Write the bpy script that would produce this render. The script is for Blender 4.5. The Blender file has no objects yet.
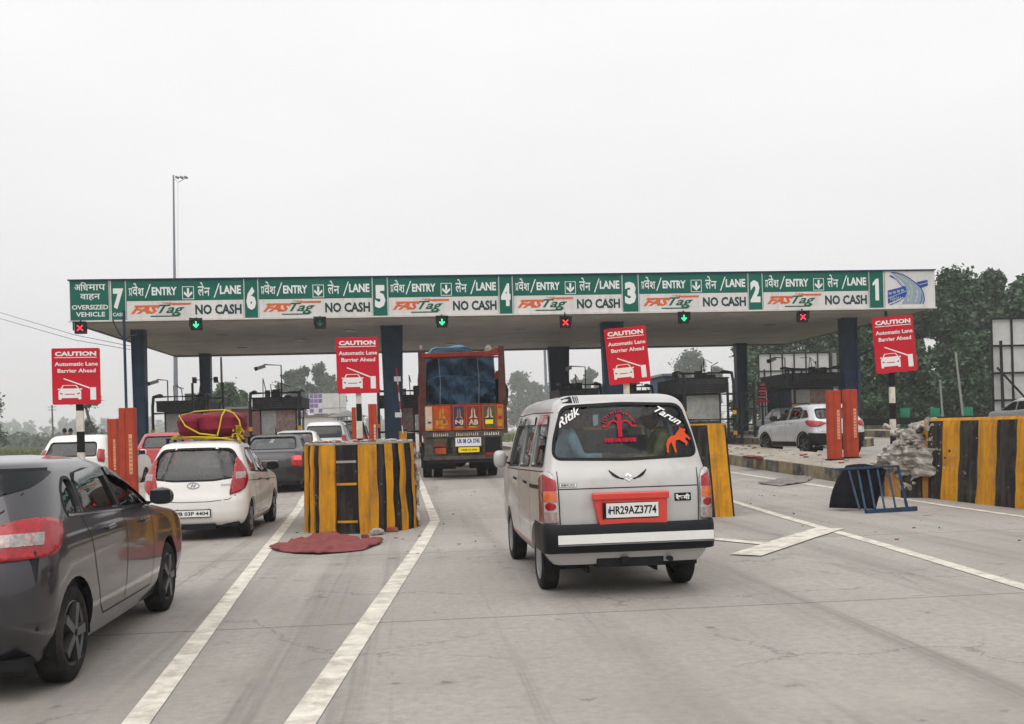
import bpy, bmesh, math, random
import numpy as np
from mathutils import Vector, Matrix
from mathutils.bvhtree import BVHTree
R = math.radians
rnd = random.Random(7)
scn = bpy.context.scene
col = scn.collection
EYE = 1.5
YAW = math.atan(0.10)
ROLL = R(1.58)
FOC = 1000.0

# ------------------------------------------------------------------ camera
cam_d = bpy.data.cameras.new('camera'); cam = bpy.data.objects.new('camera', cam_d); col.objects.link(cam)
cam_d.sensor_width = 36; cam_d.lens = 36 * FOC / 1024; cam_d.shift_y = 68 / 1024
cam_d.clip_start = 0.05; cam_d.clip_end = 6000
cam.matrix_world = Matrix.Translation((0, 0, EYE)) @ Matrix.Rotation(-YAW, 4, 'Z') @ Matrix.Rotation(R(90), 4, 'X') @ Matrix.Rotation(-ROLL, 4, 'Z')
scn.camera = cam
FW = Vector((math.sin(YAW), math.cos(YAW), 0)); RT = Vector((math.cos(YAW), -math.sin(YAW), 0))

def ray(px, py):
    dx, dy = px - 512, 430 - py
    u = dx * math.cos(ROLL) + dy * math.sin(ROLL); v = -dx * math.sin(ROLL) + dy * math.cos(ROLL)
    return FW + RT * (u / FOC) + Vector((0, 0, 1)) * (v / FOC)
def P(px, py, Y):                       # the place in the world at distance Y up the road seen at that pixel
    d = ray(px, py); return Vector((0, 0, EYE)) + d * (Y / d.y)
def sstep(t):
    t = min(1, max(0, t)); return t * t * (3 - 2 * t)
def gz(x, y):
    return 0.34 * sstep((y - 14) / 28) + 0.04 * min(11, max(0, x - 9)) * sstep((y - 14) / 14)
def G(px, py):                          # the spot on the ground seen at that pixel
    Y = 10
    for i in range(40):
        d = ray(px, py); p = Vector((0, 0, EYE)) + d * (Y / d.y)
        h = gz(p.x, Y); Y2 = (h - EYE) / d.z * d.y; Y = Y * .5 + Y2 * .5
    return Vector((p.x, Y, gz(p.x, Y)))

# ------------------------------------------------------------------ materials
MATS = {}
def nodes_of(name):
    m = bpy.data.materials.new(name); m.use_nodes = True; MATS[name] = m
    nt = m.node_tree; b = nt.nodes['Principled BSDF']; return m, nt, b
def nmath(nt, op, a, b=None):
    n = nt.nodes.new('ShaderNodeMath'); n.operation = op
    for i, v in enumerate((a, b)):
        if v is None: continue
        if isinstance(v, (int, float)): n.inputs[i].default_value = v
        else: nt.links.new(v, n.inputs[i])
    return n.outputs[0]
def noise(nt, scale, detail=4, rough=.6, vec=None, stretch=None):
    n = nt.nodes.new('ShaderNodeTexNoise'); n.inputs['Scale'].default_value = scale; n.inputs['Detail'].default_value = detail; n.inputs['Roughness'].default_value = rough
    tc = nt.nodes.new('ShaderNodeTexCoord'); src = tc.outputs['Object'] if vec is None else vec
    if stretch:
        mp = nt.nodes.new('ShaderNodeMapping'); mp.inputs['Scale'].default_value = stretch; nt.links.new(src, mp.inputs[0]); src = mp.outputs[0]
    nt.links.new(src, n.inputs['Vector']); return n.outputs['Fac']
def ramp(nt, fac, lo, hi):
    n = nt.nodes.new('ShaderNodeMapRange'); n.inputs[1].default_value = lo; n.inputs[2].default_value = hi
    nt.links.new(fac, n.inputs[0]); return n.outputs[0]
def mix(nt, fac, a, b):
    n = nt.nodes.new('ShaderNodeMix'); n.data_type = 'RGBA'
    if isinstance(fac, (int, float)): n.inputs[0].default_value = fac
    else: nt.links.new(fac, n.inputs[0])
    for i, v in ((6, a), (7, b)):
        if isinstance(v, tuple): n.inputs[i].default_value = (*v[:3], 1)
        else: nt.links.new(v, n.inputs[i])
    return n.outputs[2]
def bump(nt, b, fac, s=.2, d=.02):
    n = nt.nodes.new('ShaderNodeBump'); n.inputs['Strength'].default_value = s; n.inputs['Distance'].default_value = d
    nt.links.new(fac, n.inputs['Height']); nt.links.new(n.outputs[0], b.inputs['Normal'])
def mat(name, c, rough=.6, metal=0, var=.12, scale=6, coat=0, dirt=None, bmp=0, dscale=2.2, dlo=.55, dhi=.8):
    m, nt, b = nodes_of(name)
    b.inputs['Roughness'].default_value = rough; b.inputs['Metallic'].default_value = metal; b.inputs['Coat Weight'].default_value = coat
    b.inputs['Coat Roughness'].default_value = .06
    if rough >= .45 and not coat: b.inputs['Specular IOR Level'].default_value = .12
    out = None
    if var:
        dk = tuple(x * (1 - var * 1.6) for x in c); lt = tuple(min(1, x * (1 + var * .7)) for x in c)
        out = mix(nt, ramp(nt, noise(nt, scale, 5, .65), .3, .7), dk, lt)
    if dirt:
        out = mix(nt, ramp(nt, noise(nt, dscale, 7, .7), dlo, dhi), out if out else c, dirt)
    if out: nt.links.new(out, b.inputs['Base Color'])
    else: b.inputs['Base Color'].default_value = (*c, 1)
    if bmp: bump(nt, b, noise(nt, scale * 4, 5, .7), bmp, .01)
    return m
def glow(name, c, s):
    m, nt, b = nodes_of(name); b.inputs['Base Color'].default_value = (*c, 1); b.inputs['Emission Color'].default_value = (*c, 1); b.inputs['Emission Strength'].default_value = s; return m
def glass(name, tint, refl=1.0, rough=.02):
    m, nt, b = nodes_of(name); nt.nodes.remove(b)
    t = nt.nodes.new('ShaderNodeBsdfTransparent'); t.inputs[0].default_value = (*tint, 1)
    g = nt.nodes.new('ShaderNodeBsdfGlossy'); g.inputs['Roughness'].default_value = rough; g.inputs[0].default_value = (1, 1, 1, 1)
    f = nt.nodes.new('ShaderNodeFresnel'); ge = nt.nodes.new('ShaderNodeNewGeometry'); mr = nt.nodes.new('ShaderNodeMapRange'); mr.inputs[3].default_value = 1.5; mr.inputs[4].default_value = 1 / 1.5
    nt.links.new(ge.outputs['Backfacing'], mr.inputs[0]); nt.links.new(mr.outputs[0], f.inputs[0])
    mx = nt.nodes.new('ShaderNodeMixShader')
    nt.links.new(nmath(nt, 'MULTIPLY', f.outputs[0], refl), mx.inputs[0]); nt.links.new(t.outputs[0], mx.inputs[1]); nt.links.new(g.outputs[0], mx.inputs[2])
    nt.links.new(mx.outputs[0], nt.nodes['Material Output'].inputs[0]); return m

mat('sign_letter_white', (.72, .73, .72), .5, var=0)
mat('sign_letter_dark', (.012, .05, .05), .5, var=0)
mat('tag_orange', (.62, .13, .045), .5, var=.1, scale=2)
mat('tag_green', (.008, .10, .055), .5, var=.05)
mat('logo_blue', (.015, .06, .30), .5, var=.05)
mat('logo_road', (.26, .33, .40), .5, var=.05)
mat('logo_lime', (.45, .50, .18), .5, var=.05)
mat('aluminium_back', (.25, .25, .25), .5, .5)
mat('soffit_panel', (.58, .545, .52), .6, var=.12, scale=.7, dirt=(.42, .38, .35), dscale=.5, dlo=.5, dhi=.8)
mat('soffit_rib', (.27, .25, .24), .6)
mat('column_paint', (.016, .038, .075), .45, var=.25, scale=1.5, dirt=(.09, .09, .085), dlo=.62, dhi=.85)
mat('dark_steel', (.018, .019, .022), .5, var=.3, scale=4, dirt=(.05, .035, .025), dlo=.6, dhi=.9)
mat('black_paint', (.013, .013, .014), .55, var=.3, scale=5, dirt=(.07, .065, .06), dscale=3, dlo=.58, dhi=.9)
mat('black_plastic', (.014, .014, .016), .45, var=.15)
mat('rubber', (.016, .016, .016), .85, var=.2, dirt=(.07, .06, .055), dlo=.5, dhi=.8)
mat('rim_steel', (.32, .32, .33), .4, .7, var=.15, dirt=(.1, .09, .08))
mat('rim_dark', (.10, .10, .105), .4, .6, var=.15)
mat('chrome', (.75, .75, .77), .15, 1, var=0)
def streaked(name, c, dirt, amt, rough=.5, fade=.1):
    m, nt, b = nodes_of(name); b.inputs['Roughness'].default_value = rough; b.inputs['Specular IOR Level'].default_value = .12
    k = mix(nt, ramp(nt, noise(nt, .45, 5, .6), .35, .65), tuple(x * (1 - fade) for x in c), tuple(x * (1 + fade * .6) + .004 for x in c))
    k = mix(nt, nmath(nt, 'MULTIPLY', ramp(nt, noise(nt, 1, 6, .7, stretch=(3.2, 3.2, .35)), .5, .75), amt), k, dirt)
    k = mix(nt, nmath(nt, 'MULTIPLY', ramp(nt, noise(nt, 2.6, 6, .7), .6, .75), amt * .7), k, dirt)
    nt.links.new(k, b.inputs['Base Color'])
streaked('green_sign', (.002, .110, .078), (.03, .10, .075), .5); streaked('white_sign', (.64, .62, .60), (.36, .33, .30), .55); streaked('red_sign', (.50, .012, .028), (.34, .04, .045), .45)
mat('yellow_plain', (.62, .28, .012), .55, var=.12, scale=5, dirt=(.30, .13, .03), dscale=4, dlo=.55, dhi=.85, bmp=.25)
mat('black_plain', (.014, .014, .015), .55, var=.35, scale=6, dirt=(.14, .13, .12), dscale=6, dlo=.64, dhi=.8, bmp=.25)
def worn_paint(name, c, streak, chip):
    m, nt, b = nodes_of(name); b.inputs['Roughness'].default_value = .7; b.inputs['Specular IOR Level'].default_value = .15
    k = mix(nt, ramp(nt, noise(nt, 3, 6, .7), .3, .7), tuple(x * .82 for x in c), tuple(x * 1.08 for x in c))
    k = mix(nt, nmath(nt, 'MULTIPLY', ramp(nt, noise(nt, 1, 5, .65, stretch=(9, 9, .9)), .46, .70), .85), k, streak)
    k = mix(nt, nmath(nt, 'MULTIPLY', ramp(nt, noise(nt, 2.3, 6, .75), .52, .68), .6), k, streak)
    k = mix(nt, ramp(nt, noise(nt, 9, 7, .8), .635, .65), k, chip)
    nt.links.new(k, b.inputs['Base Color']); bump(nt, b, noise(nt, 7, 8, .75), .6, .03)
worn_paint('yellow_paint', (.60, .27, .012), (.23, .11, .035), (.30, .26, .20)); worn_paint('barrier_black', (.016, .015, .015), (.07, .06, .05), (.30, .27, .22))
mat('bare_concrete', (.36, .33, .29), .85, var=.25, scale=5, dirt=(.20, .18, .15), bmp=.5)
mat('broken_concrete', (.42, .385, .345), .9, var=.4, scale=9, dirt=(.16, .135, .11), dscale=7, bmp=.8)
mat('brick', (.27, .08, .05), .85, var=.3, dirt=(.3, .25, .2))
mat('white_paint', (.66, .62, .54), .7, var=.15, scale=6, dirt=(.36, .32, .27), dscale=4, dlo=.46, dhi=.68)
mat('cabinet_red', (.40, .055, .026), .45, var=.18, scale=3, dirt=(.22, .07, .04), dscale=3, dlo=.55, dhi=.85)
mat('cabinet_stripe', (.72, .36, .20), .5, var=.2, scale=12)
mat('van_silver', (.46, .452, .44), .33, .12, var=.05, scale=2, coat=.5, dirt=(.33, .30, .26), dscale=2.2, dlo=.52, dhi=.85)
mat('car_white', (.76, .745, .70), .32, 0, var=.05, scale=2, coat=.6, dirt=(.58, .54, .47), dscale=1.4, dlo=.55, dhi=.9)
mat('car_charcoal', (.022, .019, .025), .30, .25, var=.1, scale=2, coat=1, dirt=(.045, .04, .038), dscale=1.4, dlo=.6, dhi=.95)
mat('car_black_brown', (.022, .019, .022), .32, .2, var=.1, coat=.6, dirt=(.035, .03, .028))
mat('car_red', (.42, .014, .022), .3, 0, var=.06, coat=1, dirt=(.25, .04, .04))
mat('car_silver', (.50, .51, .52), .3, .35, var=.05, coat=.7, dirt=(.40, .37, .33))
mat('car_grey', (.25, .26, .27), .3, .35, var=.05, coat=.7)
mat('lamp_red', (.36, .004, .010), .22, var=.3, scale=18, coat=.35)
mat('lamp_dark_red', (.17, .004, .008), .2, var=.3, scale=30, coat=1)
mat('lamp_clear', (.40, .30, .29), .25, .2, var=.35, scale=40, coat=.4)
mat('lamp_amber', (.62, .12, .015), .25, var=.2, scale=30, coat=1)
glow('brake_glow', (1, .035, .03), 2.0)
mat('plate_white', (.72, .72, .69), .45, var=.04)
mat('plate_yellow', (.80, .62, .02), .45, var=.05)
mat('ink_black', (.012, .012, .013), .6, var=0)
mat('garnish_red', (.60, .035, .020), .35, var=.08, coat=.6)
mat('badge_grey', (.20, .20, .20), .35, .5, var=0)
mat('sticker_white', (.80, .80, .78), .5, var=0)
mat('sticker_red', (.42, .012, .035), .5, var=.1)
mat('sticker_orange', (.60, .075, .02), .5, var=.1)
mat('seat_fabric', (.045, .05, .055), .9, var=.2)
mat('seat_grey', (.16, .16, .16), .9, var=.2)
mat('car_interior', (.03, .031, .034), .8, var=.2)
glass('car_glass', (.32, .345, .35), 1.2)
glass('van_glass', (.42, .48, .50), .6)
glass('dark_glass', (.16, .18, .19), 1.1)
mat('visor_smoke', (.05, .045, .045), .12, var=.1, coat=1)
mat('shirt_blue', (.44, .60, .68), .85, var=.2, scale=14)
mat('shirt_check', (.24, .29, .33), .85, var=.4, scale=30)
mat('cloth_olive', (.34, .31, .10), .9, var=.3, scale=9)
mat('skin', (.24, .12, .075), .6, var=.1)
mat('hair_black', (.01, .009, .009), .6, var=0)
mat('trousers', (.10, .14, .19), .85, var=.2)
mat('truck_red', (.085, .028, .024), .6, var=.25, scale=3, dirt=(.09, .055, .045), dlo=.45, dhi=.75)
mat('truck_orange', (.46, .075, .014), .6, var=.25, scale=7, dirt=(.16, .06, .03), dscale=6, dlo=.48, dhi=.72)
mat('truck_yellow', (.48, .24, .03), .6, var=.25, scale=7, dirt=(.20, .10, .04), dscale=6, dlo=.48, dhi=.72)
mat('truck_maroon', (.19, .028, .018), .55, var=.2, scale=5)
mat('truck_green', (.08, .085, .035), .55, var=.2, scale=5)
mat('truck_navy', (.035, .04, .09), .55, var=.2)
mat('truck_grime', (.085, .075, .068), .8, var=.4, scale=5)
mat('truck_letter', (.55, .42, .34), .6, var=.2)
mat('tarpaulin_blue', (.020, .046, .080), .55, var=.15, scale=3, dirt=(.045, .075, .10), dscale=5, dlo=.5, dhi=.9, bmp=.5)
mat('tarpaulin_light', (.09, .19, .29), .45, var=.2, scale=1.5, bmp=.3)
mat('bag_maroon', (.18, .013, .028), .6, var=.25, scale=5, bmp=.4)
mat('rope_yellow', (.58, .42, .03), .6, var=.1)
mat('blue_metal', (.026, .075, .16), .5, var=.3, scale=6, dirt=(.035, .037, .045), dscale=5, dlo=.40, dhi=.62)
mat('black_cloth', (.008, .007, .010), .9, var=.2, bmp=.4)
mat('red_cloth', (.22, .065, .062), .9, var=.15, scale=7, bmp=.5)
mat('grey_rag', (.22, .20, .185), .9, var=.25, scale=6)
mat('hoarding_white', (.54, .53, .52), .6, var=.12, scale=1.0, dirt=(.36, .35, .33), dscale=.7)
mat('hoarding_purple', (.22, .16, .34), .6, var=.3, scale=2)
mat('wall_cream', (.55, .52, .45), .8, var=.1)
mat('wall_maroon', (.16, .05, .045), .7, var=.2, dirt=(.2, .15, .13))
mat('wall_blue', (.05, .09, .15), .6, var=.2)
mat('booth_panel', (.045, .047, .05), .6, var=.3, scale=3, dirt=(.12, .11, .10))
mat('booth_light', (.36, .36, .34), .6, var=.2, scale=3, dirt=(.2, .18, .16))
mat('booth_curtain', (.30, .21, .18), .8, var=.3, scale=5)
mat('pole_grey', (.23, .25, .28), .5, .3, var=.1)
mat('pole_pale', (.30, .30, .28), .7, var=.15)
mat('guard_net_green', (.01, .17, .10), .8, var=.25)
mat('bark', (.12, .095, .07), .9, var=.35, scale=8, bmp=.6)
mat('bark_pale', (.30, .27, .23), .9, var=.3, scale=6)
mat('cable_black', (.02, .02, .02), .7, var=0)
glow('signal_green', (.02, 1, .30), 1.2)
glow('signal_red', (1, .03, .06), 1.2)
mat('signal_dim', (.02, .12, .07), .5, var=0)

def leafmat(name, c, c2):
    m, nt, b = nodes_of(name); b.inputs['Roughness'].default_value = .55
    f = ramp(nt, noise(nt, .8, 3, .6), .35, .65); f2 = ramp(nt, noise(nt, 5, 2, .5), .3, .7)
    nt.links.new(mix(nt, f2, mix(nt, f, c, c2), tuple(x * .7 for x in c)), b.inputs['Base Color']); return m
leafmat('leaf_deep', (.028, .070, .030), (.080, .150, .055))
leafmat('leaf_mid', (.045, .10, .035), (.10, .17, .06))
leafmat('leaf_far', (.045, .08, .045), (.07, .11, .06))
leafmat('grass_blade', (.09, .12, .03), (.14, .15, .045))

def road_material():
    m, nt, b = nodes_of('road_concrete'); b.inputs['Roughness'].default_value = .85
    c = mix(nt, ramp(nt, noise(nt, .35, 6, .6), .35, .65), (.30, .275, .25), (.39, .36, .33))
    c = mix(nt, ramp(nt, noise(nt, 14, 6, .75), .35, .75), c, (.24, .22, .195))
    st = ramp(nt, noise(nt, 1, 4, .6, stretch=(1.1, .05, 1)), .50, .72)
    c = mix(nt, nmath(nt, 'MULTIPLY', st, .62), c, (.15, .135, .12))
    sp = ramp(nt, noise(nt, 1.3, 5, .6), .62, .74)
    c = mix(nt, nmath(nt, 'MULTIPLY', sp, .55), c, (.12, .105, .095))
    cr = ramp(nt, noise(nt, 3.1, 3, .5, stretch=(.5, 2.6, 1)), .72, .78)
    c = mix(nt, nmath(nt, 'MULTIPLY', cr, .7), c, (.07, .062, .055))
    vo = nt.nodes.new('ShaderNodeTexVoronoi'); vo.feature = 'DISTANCE_TO_EDGE'; vo.inputs['Scale'].default_value = .42
    tc = nt.nodes.new('ShaderNodeTexCoord'); ad = nt.nodes.new('ShaderNodeVectorMath'); ad.operation = 'ADD'; nz = nt.nodes.new('ShaderNodeTexNoise'); nz.inputs['Scale'].default_value = 1.6; nz.inputs['Detail'].default_value = 7; nz.inputs['Roughness'].default_value = .7
    sc_ = nt.nodes.new('ShaderNodeVectorMath'); sc_.operation = 'SCALE'; sc_.inputs[3].default_value = .7; nt.links.new(tc.outputs['Object'], nz.inputs['Vector']); nt.links.new(nz.outputs['Color'], sc_.inputs[0]); nt.links.new(tc.outputs['Object'], ad.inputs[0]); nt.links.new(sc_.outputs[0], ad.inputs[1]); nt.links.new(ad.outputs[0], vo.inputs['Vector'])
    ck = nmath(nt, 'MULTIPLY', nmath(nt, 'LESS_THAN', vo.outputs['Distance'], .0045), ramp(nt, noise(nt, .5, 3, .5), .47, .53))
    c = mix(nt, nmath(nt, 'MULTIPLY', ck, .42), c, (.05, .045, .04))
    oil = ramp(nt, noise(nt, 2.6, 4, .55), .68, .72); c = mix(nt, nmath(nt, 'MULTIPLY', oil, .6), c, (.07, .06, .055))
    tr = ramp(nt, noise(nt, 1, 5, .7, stretch=(2.6, .035, 1)), .56, .66); c = mix(nt, nmath(nt, 'MULTIPLY', tr, .45), c, (.12, .105, .09))
    du = ramp(nt, noise(nt, .6, 5, .6), .55, .75)
    c = mix(nt, nmath(nt, 'MULTIPLY', du, .5), c, (.42, .385, .33))
    geo = nt.nodes.new('ShaderNodeNewGeometry'); sx = nt.nodes.new('ShaderNodeSeparateXYZ'); nt.links.new(geo.outputs['Position'], sx.inputs[0])
    j = nmath(nt, 'LESS_THAN', nmath(nt, 'MODULO', nmath(nt, 'ADD', sx.outputs[1], 100), 4.5), .03)
    c = mix(nt, nmath(nt, 'MULTIPLY', j, .6), c, (.05, .045, .04))
    nt.links.new(c, b.inputs['Base Color']); bump(nt, b, noise(nt, 30, 6, .8), .35, .01)
road_material()
def soil_material():
    m, nt, b = nodes_of('verge_ground'); b.inputs['Roughness'].default_value = .95
    c = mix(nt, ramp(nt, noise(nt, .15, 6, .65), .4, .62), (.06, .085, .028), (.15, .13, .075))
    c = mix(nt, ramp(nt, noise(nt, 3, 6, .7), .35, .7), c, (.05, .07, .022))
    nt.links.new(c, b.inputs['Base Color']); bump(nt, b, noise(nt, 6, 6, .8), .6, .08)
soil_material()

# ------------------------------------------------------------------ mesh builder
TXT = {}
def text_data(s, bold, shear):
    k = (s, bold, shear)
    if k not in TXT:
        cu = bpy.data.curves.new('t', 'FONT'); cu.body = s; cu.size = 1; cu.offset = bold; cu.shear = shear; cu.resolution_u = 2; cu.fill_mode = 'FRONT'
        o = bpy.data.objects.new('t', cu); col.objects.link(o)
        dg = bpy.context.evaluated_depsgraph_get(); me = bpy.data.meshes.new_from_object(o.evaluated_get(dg))
        v = [(p.co.x, p.co.y) for p in me.vertices]; f = [tuple(p.vertices) for p in me.polygons]
        bpy.data.objects.remove(o); bpy.data.curves.remove(cu); bpy.data.meshes.remove(me)
        xs = [a[0] for a in v] or [0]; ys = [a[1] for a in v] or [0]
        x0, x1, y0, y1 = min(xs), max(xs), min(ys), max(ys)
        TXT[k] = ([((a - x0) / max(1e-6, x1 - x0), (b - y0) / max(1e-6, y1 - y0)) for a, b in v], f)
    return TXT[k]
class MB:
    def __init__(s): s.v = []; s.f = []; s.m = []; s.names = []
    def mi(s, m):
        if m not in s.names: s.names.append(m)
        return s.names.index(m)
    def add(s, vs, fs, m):
        n = len(s.v); s.v += [tuple(v) for v in vs]; k = s.mi(m)
        for f in fs: s.f.append(tuple(i + n for i in f)); s.m.append(k)
        return s
    def box(s, x0, x1, y0, y1, z0, z1, m):
        vs = [(x, y, z) for z in (z0, z1) for y in (y0, y1) for x in (x0, x1)]
        return s.add(vs, [(0, 2, 3, 1), (4, 5, 7, 6), (0, 1, 5, 4), (2, 6, 7, 3), (0, 4, 6, 2), (1, 3, 7, 5)], m)
    def frame(s, p0, p1):
        d = (Vector(p1) - Vector(p0)).normalized(); up = Vector((0, 0, 1)) if abs(d.z) < .95 else Vector((0, 1, 0))
        a = d.cross(up).normalized(); return a, a.cross(d).normalized()
    def beam(s, p0, p1, w, h, m, w1=None, h1=None):
        a, b = s.frame(p0, p1); vs = []
        for p, ww, hh in ((p0, w, h), (p1, w1 or w, h1 or h)):
            for i, j in ((-1, -1), (1, -1), (1, 1), (-1, 1)): vs.append(Vector(p) + a * i * ww / 2 + b * j * hh / 2)
        return s.add(vs, [(0, 1, 2, 3), (7, 6, 5, 4), (0, 4, 5, 1), (1, 5, 6, 2), (2, 6, 7, 3), (3, 7, 4, 0)], m)
    def path(s, pts, r, m, n=8, closed=False):
        pts = [Vector(p) for p in pts]; rr = r if isinstance(r, (list, tuple)) else [r] * len(pts); vs = []; pa = None
        for i, p in enumerate(pts):
            d = (pts[min(i + 1, len(pts) - 1)] - pts[max(i - 1, 0)]).normalized()
            if pa is None:
                a, b = s.frame((0, 0, 0), d)
            else:
                a = (pa - d * pa.dot(d)).normalized(); b = d.cross(a)
            pa = a
            for k in range(n): t = 2 * math.pi * k / n; vs.append(p + (a * math.cos(t) + b * math.sin(t)) * rr[i])
        fs = [(i * n + k, i * n + (k + 1) % n, (i + 1) * n + (k + 1) % n, (i + 1) * n + k) for i in range(len(pts) - 1) for k in range(n)]
        fs += [tuple(range(n))[::-1], tuple(range((len(pts) - 1) * n, len(pts) * n))]
        return s.add(vs, fs, m)
    def tube(s, p0, p1, r0, m, r1=None, n=10): return s.path([p0, p1], [r0, r0 if r1 is None else r1], m, n)
    def plate(s, pts, nrm, t, m):       # polygon in space given a thickness along nrm
        n = len(pts); nv = Vector(nrm) * t
        vs = [Vector(p) for p in pts] + [Vector(p) + nv for p in pts]
        return s.add(vs, [tuple(range(n))[::-1], tuple(range(n, 2 * n))] + [(i, (i + 1) % n, n + (i + 1) % n, n + i) for i in range(n)], m)
    def flat(s, pts2, y, m, t=0):       # polygon in an x-z plane facing -y
        if t: return s.plate([(a, y, b) for a, b in pts2], (0, -1, 0), t, m)
        return s.add([(a, y, b) for a, b in pts2], [tuple(range(len(pts2)))], m)
    def rect(s, x0, x1, z0, z1, y, m, t=0): return s.flat([(x0, z0), (x1, z0), (x1, z1), (x0, z1)], y, m, t)
    def text(s, t, x0, x1, z0, z1, y, m, bold=.02, shear=0, fn=None):
        v, f = text_data(t, bold, shear)
        vs = [(x0 + a * (x1 - x0), y, z0 + b * (z1 - z0)) for a, b in v]
        if fn: vs = [fn(p) for p in vs]
        return s.add(vs, f, m)
    def blob(s, c, r, m, n=10, seed=0, amp=.15, sq=1.0):
        q = random.Random(seed); ph = [q.uniform(0, 6.3) for _ in range(9)]; vs = []; fs = []
        for i in range(n + 1):
            th = math.pi * i / n
            for j in range(2 * n):
                a = math.pi * j / n; x, y, z = math.sin(th) * math.cos(a), math.sin(th) * math.sin(a), math.cos(th)
                if sq != 1: x, y, z = [math.copysign(abs(t) ** sq, t) for t in (x, y, z)]
                k = 1 + amp * (math.sin(3 * x + ph[0] + 2 * z) * .5 + math.sin(5 * y + ph[1] + 3 * x) * .3 + math.sin(7 * z + ph[2] + 4 * y) * .3)
                vs.append((c[0] + x * r[0] * k, c[1] + y * r[1] * k, c[2] + z * r[2] * k))
        for i in range(n):
            for j in range(2 * n): fs.append((i * 2 * n + j, (i + 1) * 2 * n + j, (i + 1) * 2 * n + (j + 1) % (2 * n), i * 2 * n + (j + 1) % (2 * n)))
        return s.add(vs, fs, m)
    def lathe_x(s, prof, c, m, n=32):   # profile of (x, r) turned about the x axis through c
        vs = [(c[0] + x, c[1] + r * math.cos(2 * math.pi * k / n), c[2] + r * math.sin(2 * math.pi * k / n)) for x, r in prof for k in range(n)]
        return s.add(vs, [(i * n + k, i * n + (k + 1) % n, (i + 1) * n + (k + 1) % n, (i + 1) * n + k) for i in range(len(prof) - 1) for k in range(n)], m)
    def build(s, name, parent=None, smooth=False, bevel=0, sub=0):
        me = bpy.data.meshes.new(name); me.from_pydata(s.v, [], s.f)
        for n in s.names: me.materials.append(MATS[n])
        me.polygons.foreach_set('material_index', s.m)
        bm = bmesh.new(); bm.from_mesh(me); bmesh.ops.remove_doubles(bm, verts=bm.verts, dist=1e-5)
        bmesh.ops.recalc_face_normals(bm, faces=bm.faces) if smooth or bevel else None
        bm.to_mesh(me); bm.free()
        if smooth:
            me.polygons.foreach_set('use_smooth', [True] * len(me.polygons)); me.set_sharp_from_angle(angle=R(38))
        o = bpy.data.objects.new(name, me); col.objects.link(o); o.parent = parent
        if bevel:
            b = o.modifiers.new('bevel', 'BEVEL'); b.width = bevel; b.segments = 2; b.limit_method = 'ANGLE'; b.angle_limit = R(40); b.use_clamp_overlap = True
        if sub:
            b = o.modifiers.new('subdivision', 'SUBSURF'); b.levels = b.render_levels = sub
        return o
def tag(o, label=None, cat=None, group=None, kind=None):
    for k, v in (('label', label), ('category', cat), ('group', group), ('kind', kind)):
        if v: o[k] = v
    return o
def thing(name, label, cat, loc=(0, 0, 0), rz=0, group=None):
    o = bpy.data.objects.new(name, None); col.objects.link(o); o.location = loc; o.rotation_euler = (0, 0, rz); o.empty_display_size = .2
    return tag(o, label, cat, group)
def part(name, parent, loc=(0, 0, 0)):
    o = bpy.data.objects.new(name, None); col.objects.link(o); o.location = loc; o.parent = parent; o.empty_display_size = .1; return o
def copy_tree(o, parent=None):
    c = o.copy(); col.objects.link(c); c.parent = parent
    for ch in list(o.children): copy_tree(ch, c)
    return c
def round_poly(pts, r, n=4):
    out = []; N = len(pts)
    for i in range(N):
        p = Vector(pts[i]).to_2d(); a = Vector(pts[i - 1]).to_2d() - p; b = Vector(pts[(i + 1) % N]).to_2d() - p
        k = min(r, a.length * .45, b.length * .45); a = p + a.normalized() * k; b = p + b.normalized() * k
        for j in range(n + 1):
            t = j / n; q = a * (1 - t) ** 2 + p * 2 * t * (1 - t) + b * t * t; out.append((q.x, q.y))
    return out
def rrect(x0, x1, z0, z1, r=.02, n=3): return round_poly([(x0, z0), (x1, z0), (x1, z1), (x0, z1)], r, n)
def grow(pts, d):
    c = sum((Vector(p) for p in pts), Vector((0, 0))) / len(pts); N = len(pts); out = []
    for i in range(N):
        t = (Vector(pts[(i + 1) % N]) - Vector(pts[i - 1])); 
        if t.length < 1e-9: t = Vector((1, 0))
        n = Vector((t.y, -t.x)).normalized(); p = Vector(pts[i])
        if n.dot(p - c) < 0: n = -n
        out.append(tuple(p + n * d))
    return out
# ------------------------------------------------------------------ light
w = bpy.data.worlds.new('World'); scn.world = w; w.use_nodes = True
nt = w.node_tree; bg = nt.nodes['Background']
sky = nt.nodes.new('ShaderNodeTexSky'); sky.sky_type = 'NISHITA'; sky.sun_disc = False
SUN_EL, SUN_ROT = R(58), R(200)
sky.sun_elevation = SUN_EL; sky.sun_rotation = SUN_ROT; sky.dust_density = 6; sky.air_density = 1.2; sky.ozone_density = 1
hs = nt.nodes.new('ShaderNodeHueSaturation'); hs.inputs['Saturation'].default_value = .12
nt.links.new(sky.outputs[0], hs.inputs['Color'])
mx = nt.nodes.new('ShaderNodeMix'); mx.data_type = 'RGBA'; mx.inputs[0].default_value = .8     # the closed overcast deck over the clear sky
nt.links.new(hs.outputs[0], mx.inputs[6])
tc = nt.nodes.new('ShaderNodeTexCoord'); sp = nt.nodes.new('ShaderNodeSeparateXYZ'); nt.links.new(tc.outputs['Generated'], sp.inputs[0])
mr = nt.nodes.new('ShaderNodeMapRange'); mr.inputs[1].default_value = 0; mr.inputs[2].default_value = .5
nt.links.new(sp.outputs[2], mr.inputs[0])
cl = nt.nodes.new('ShaderNodeMix'); cl.data_type = 'RGBA'; cl.inputs[6].default_value = (7.2, 7.02, 7.1, 1); cl.inputs[7].default_value = (10.0, 9.98, 10.1, 1)
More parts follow.
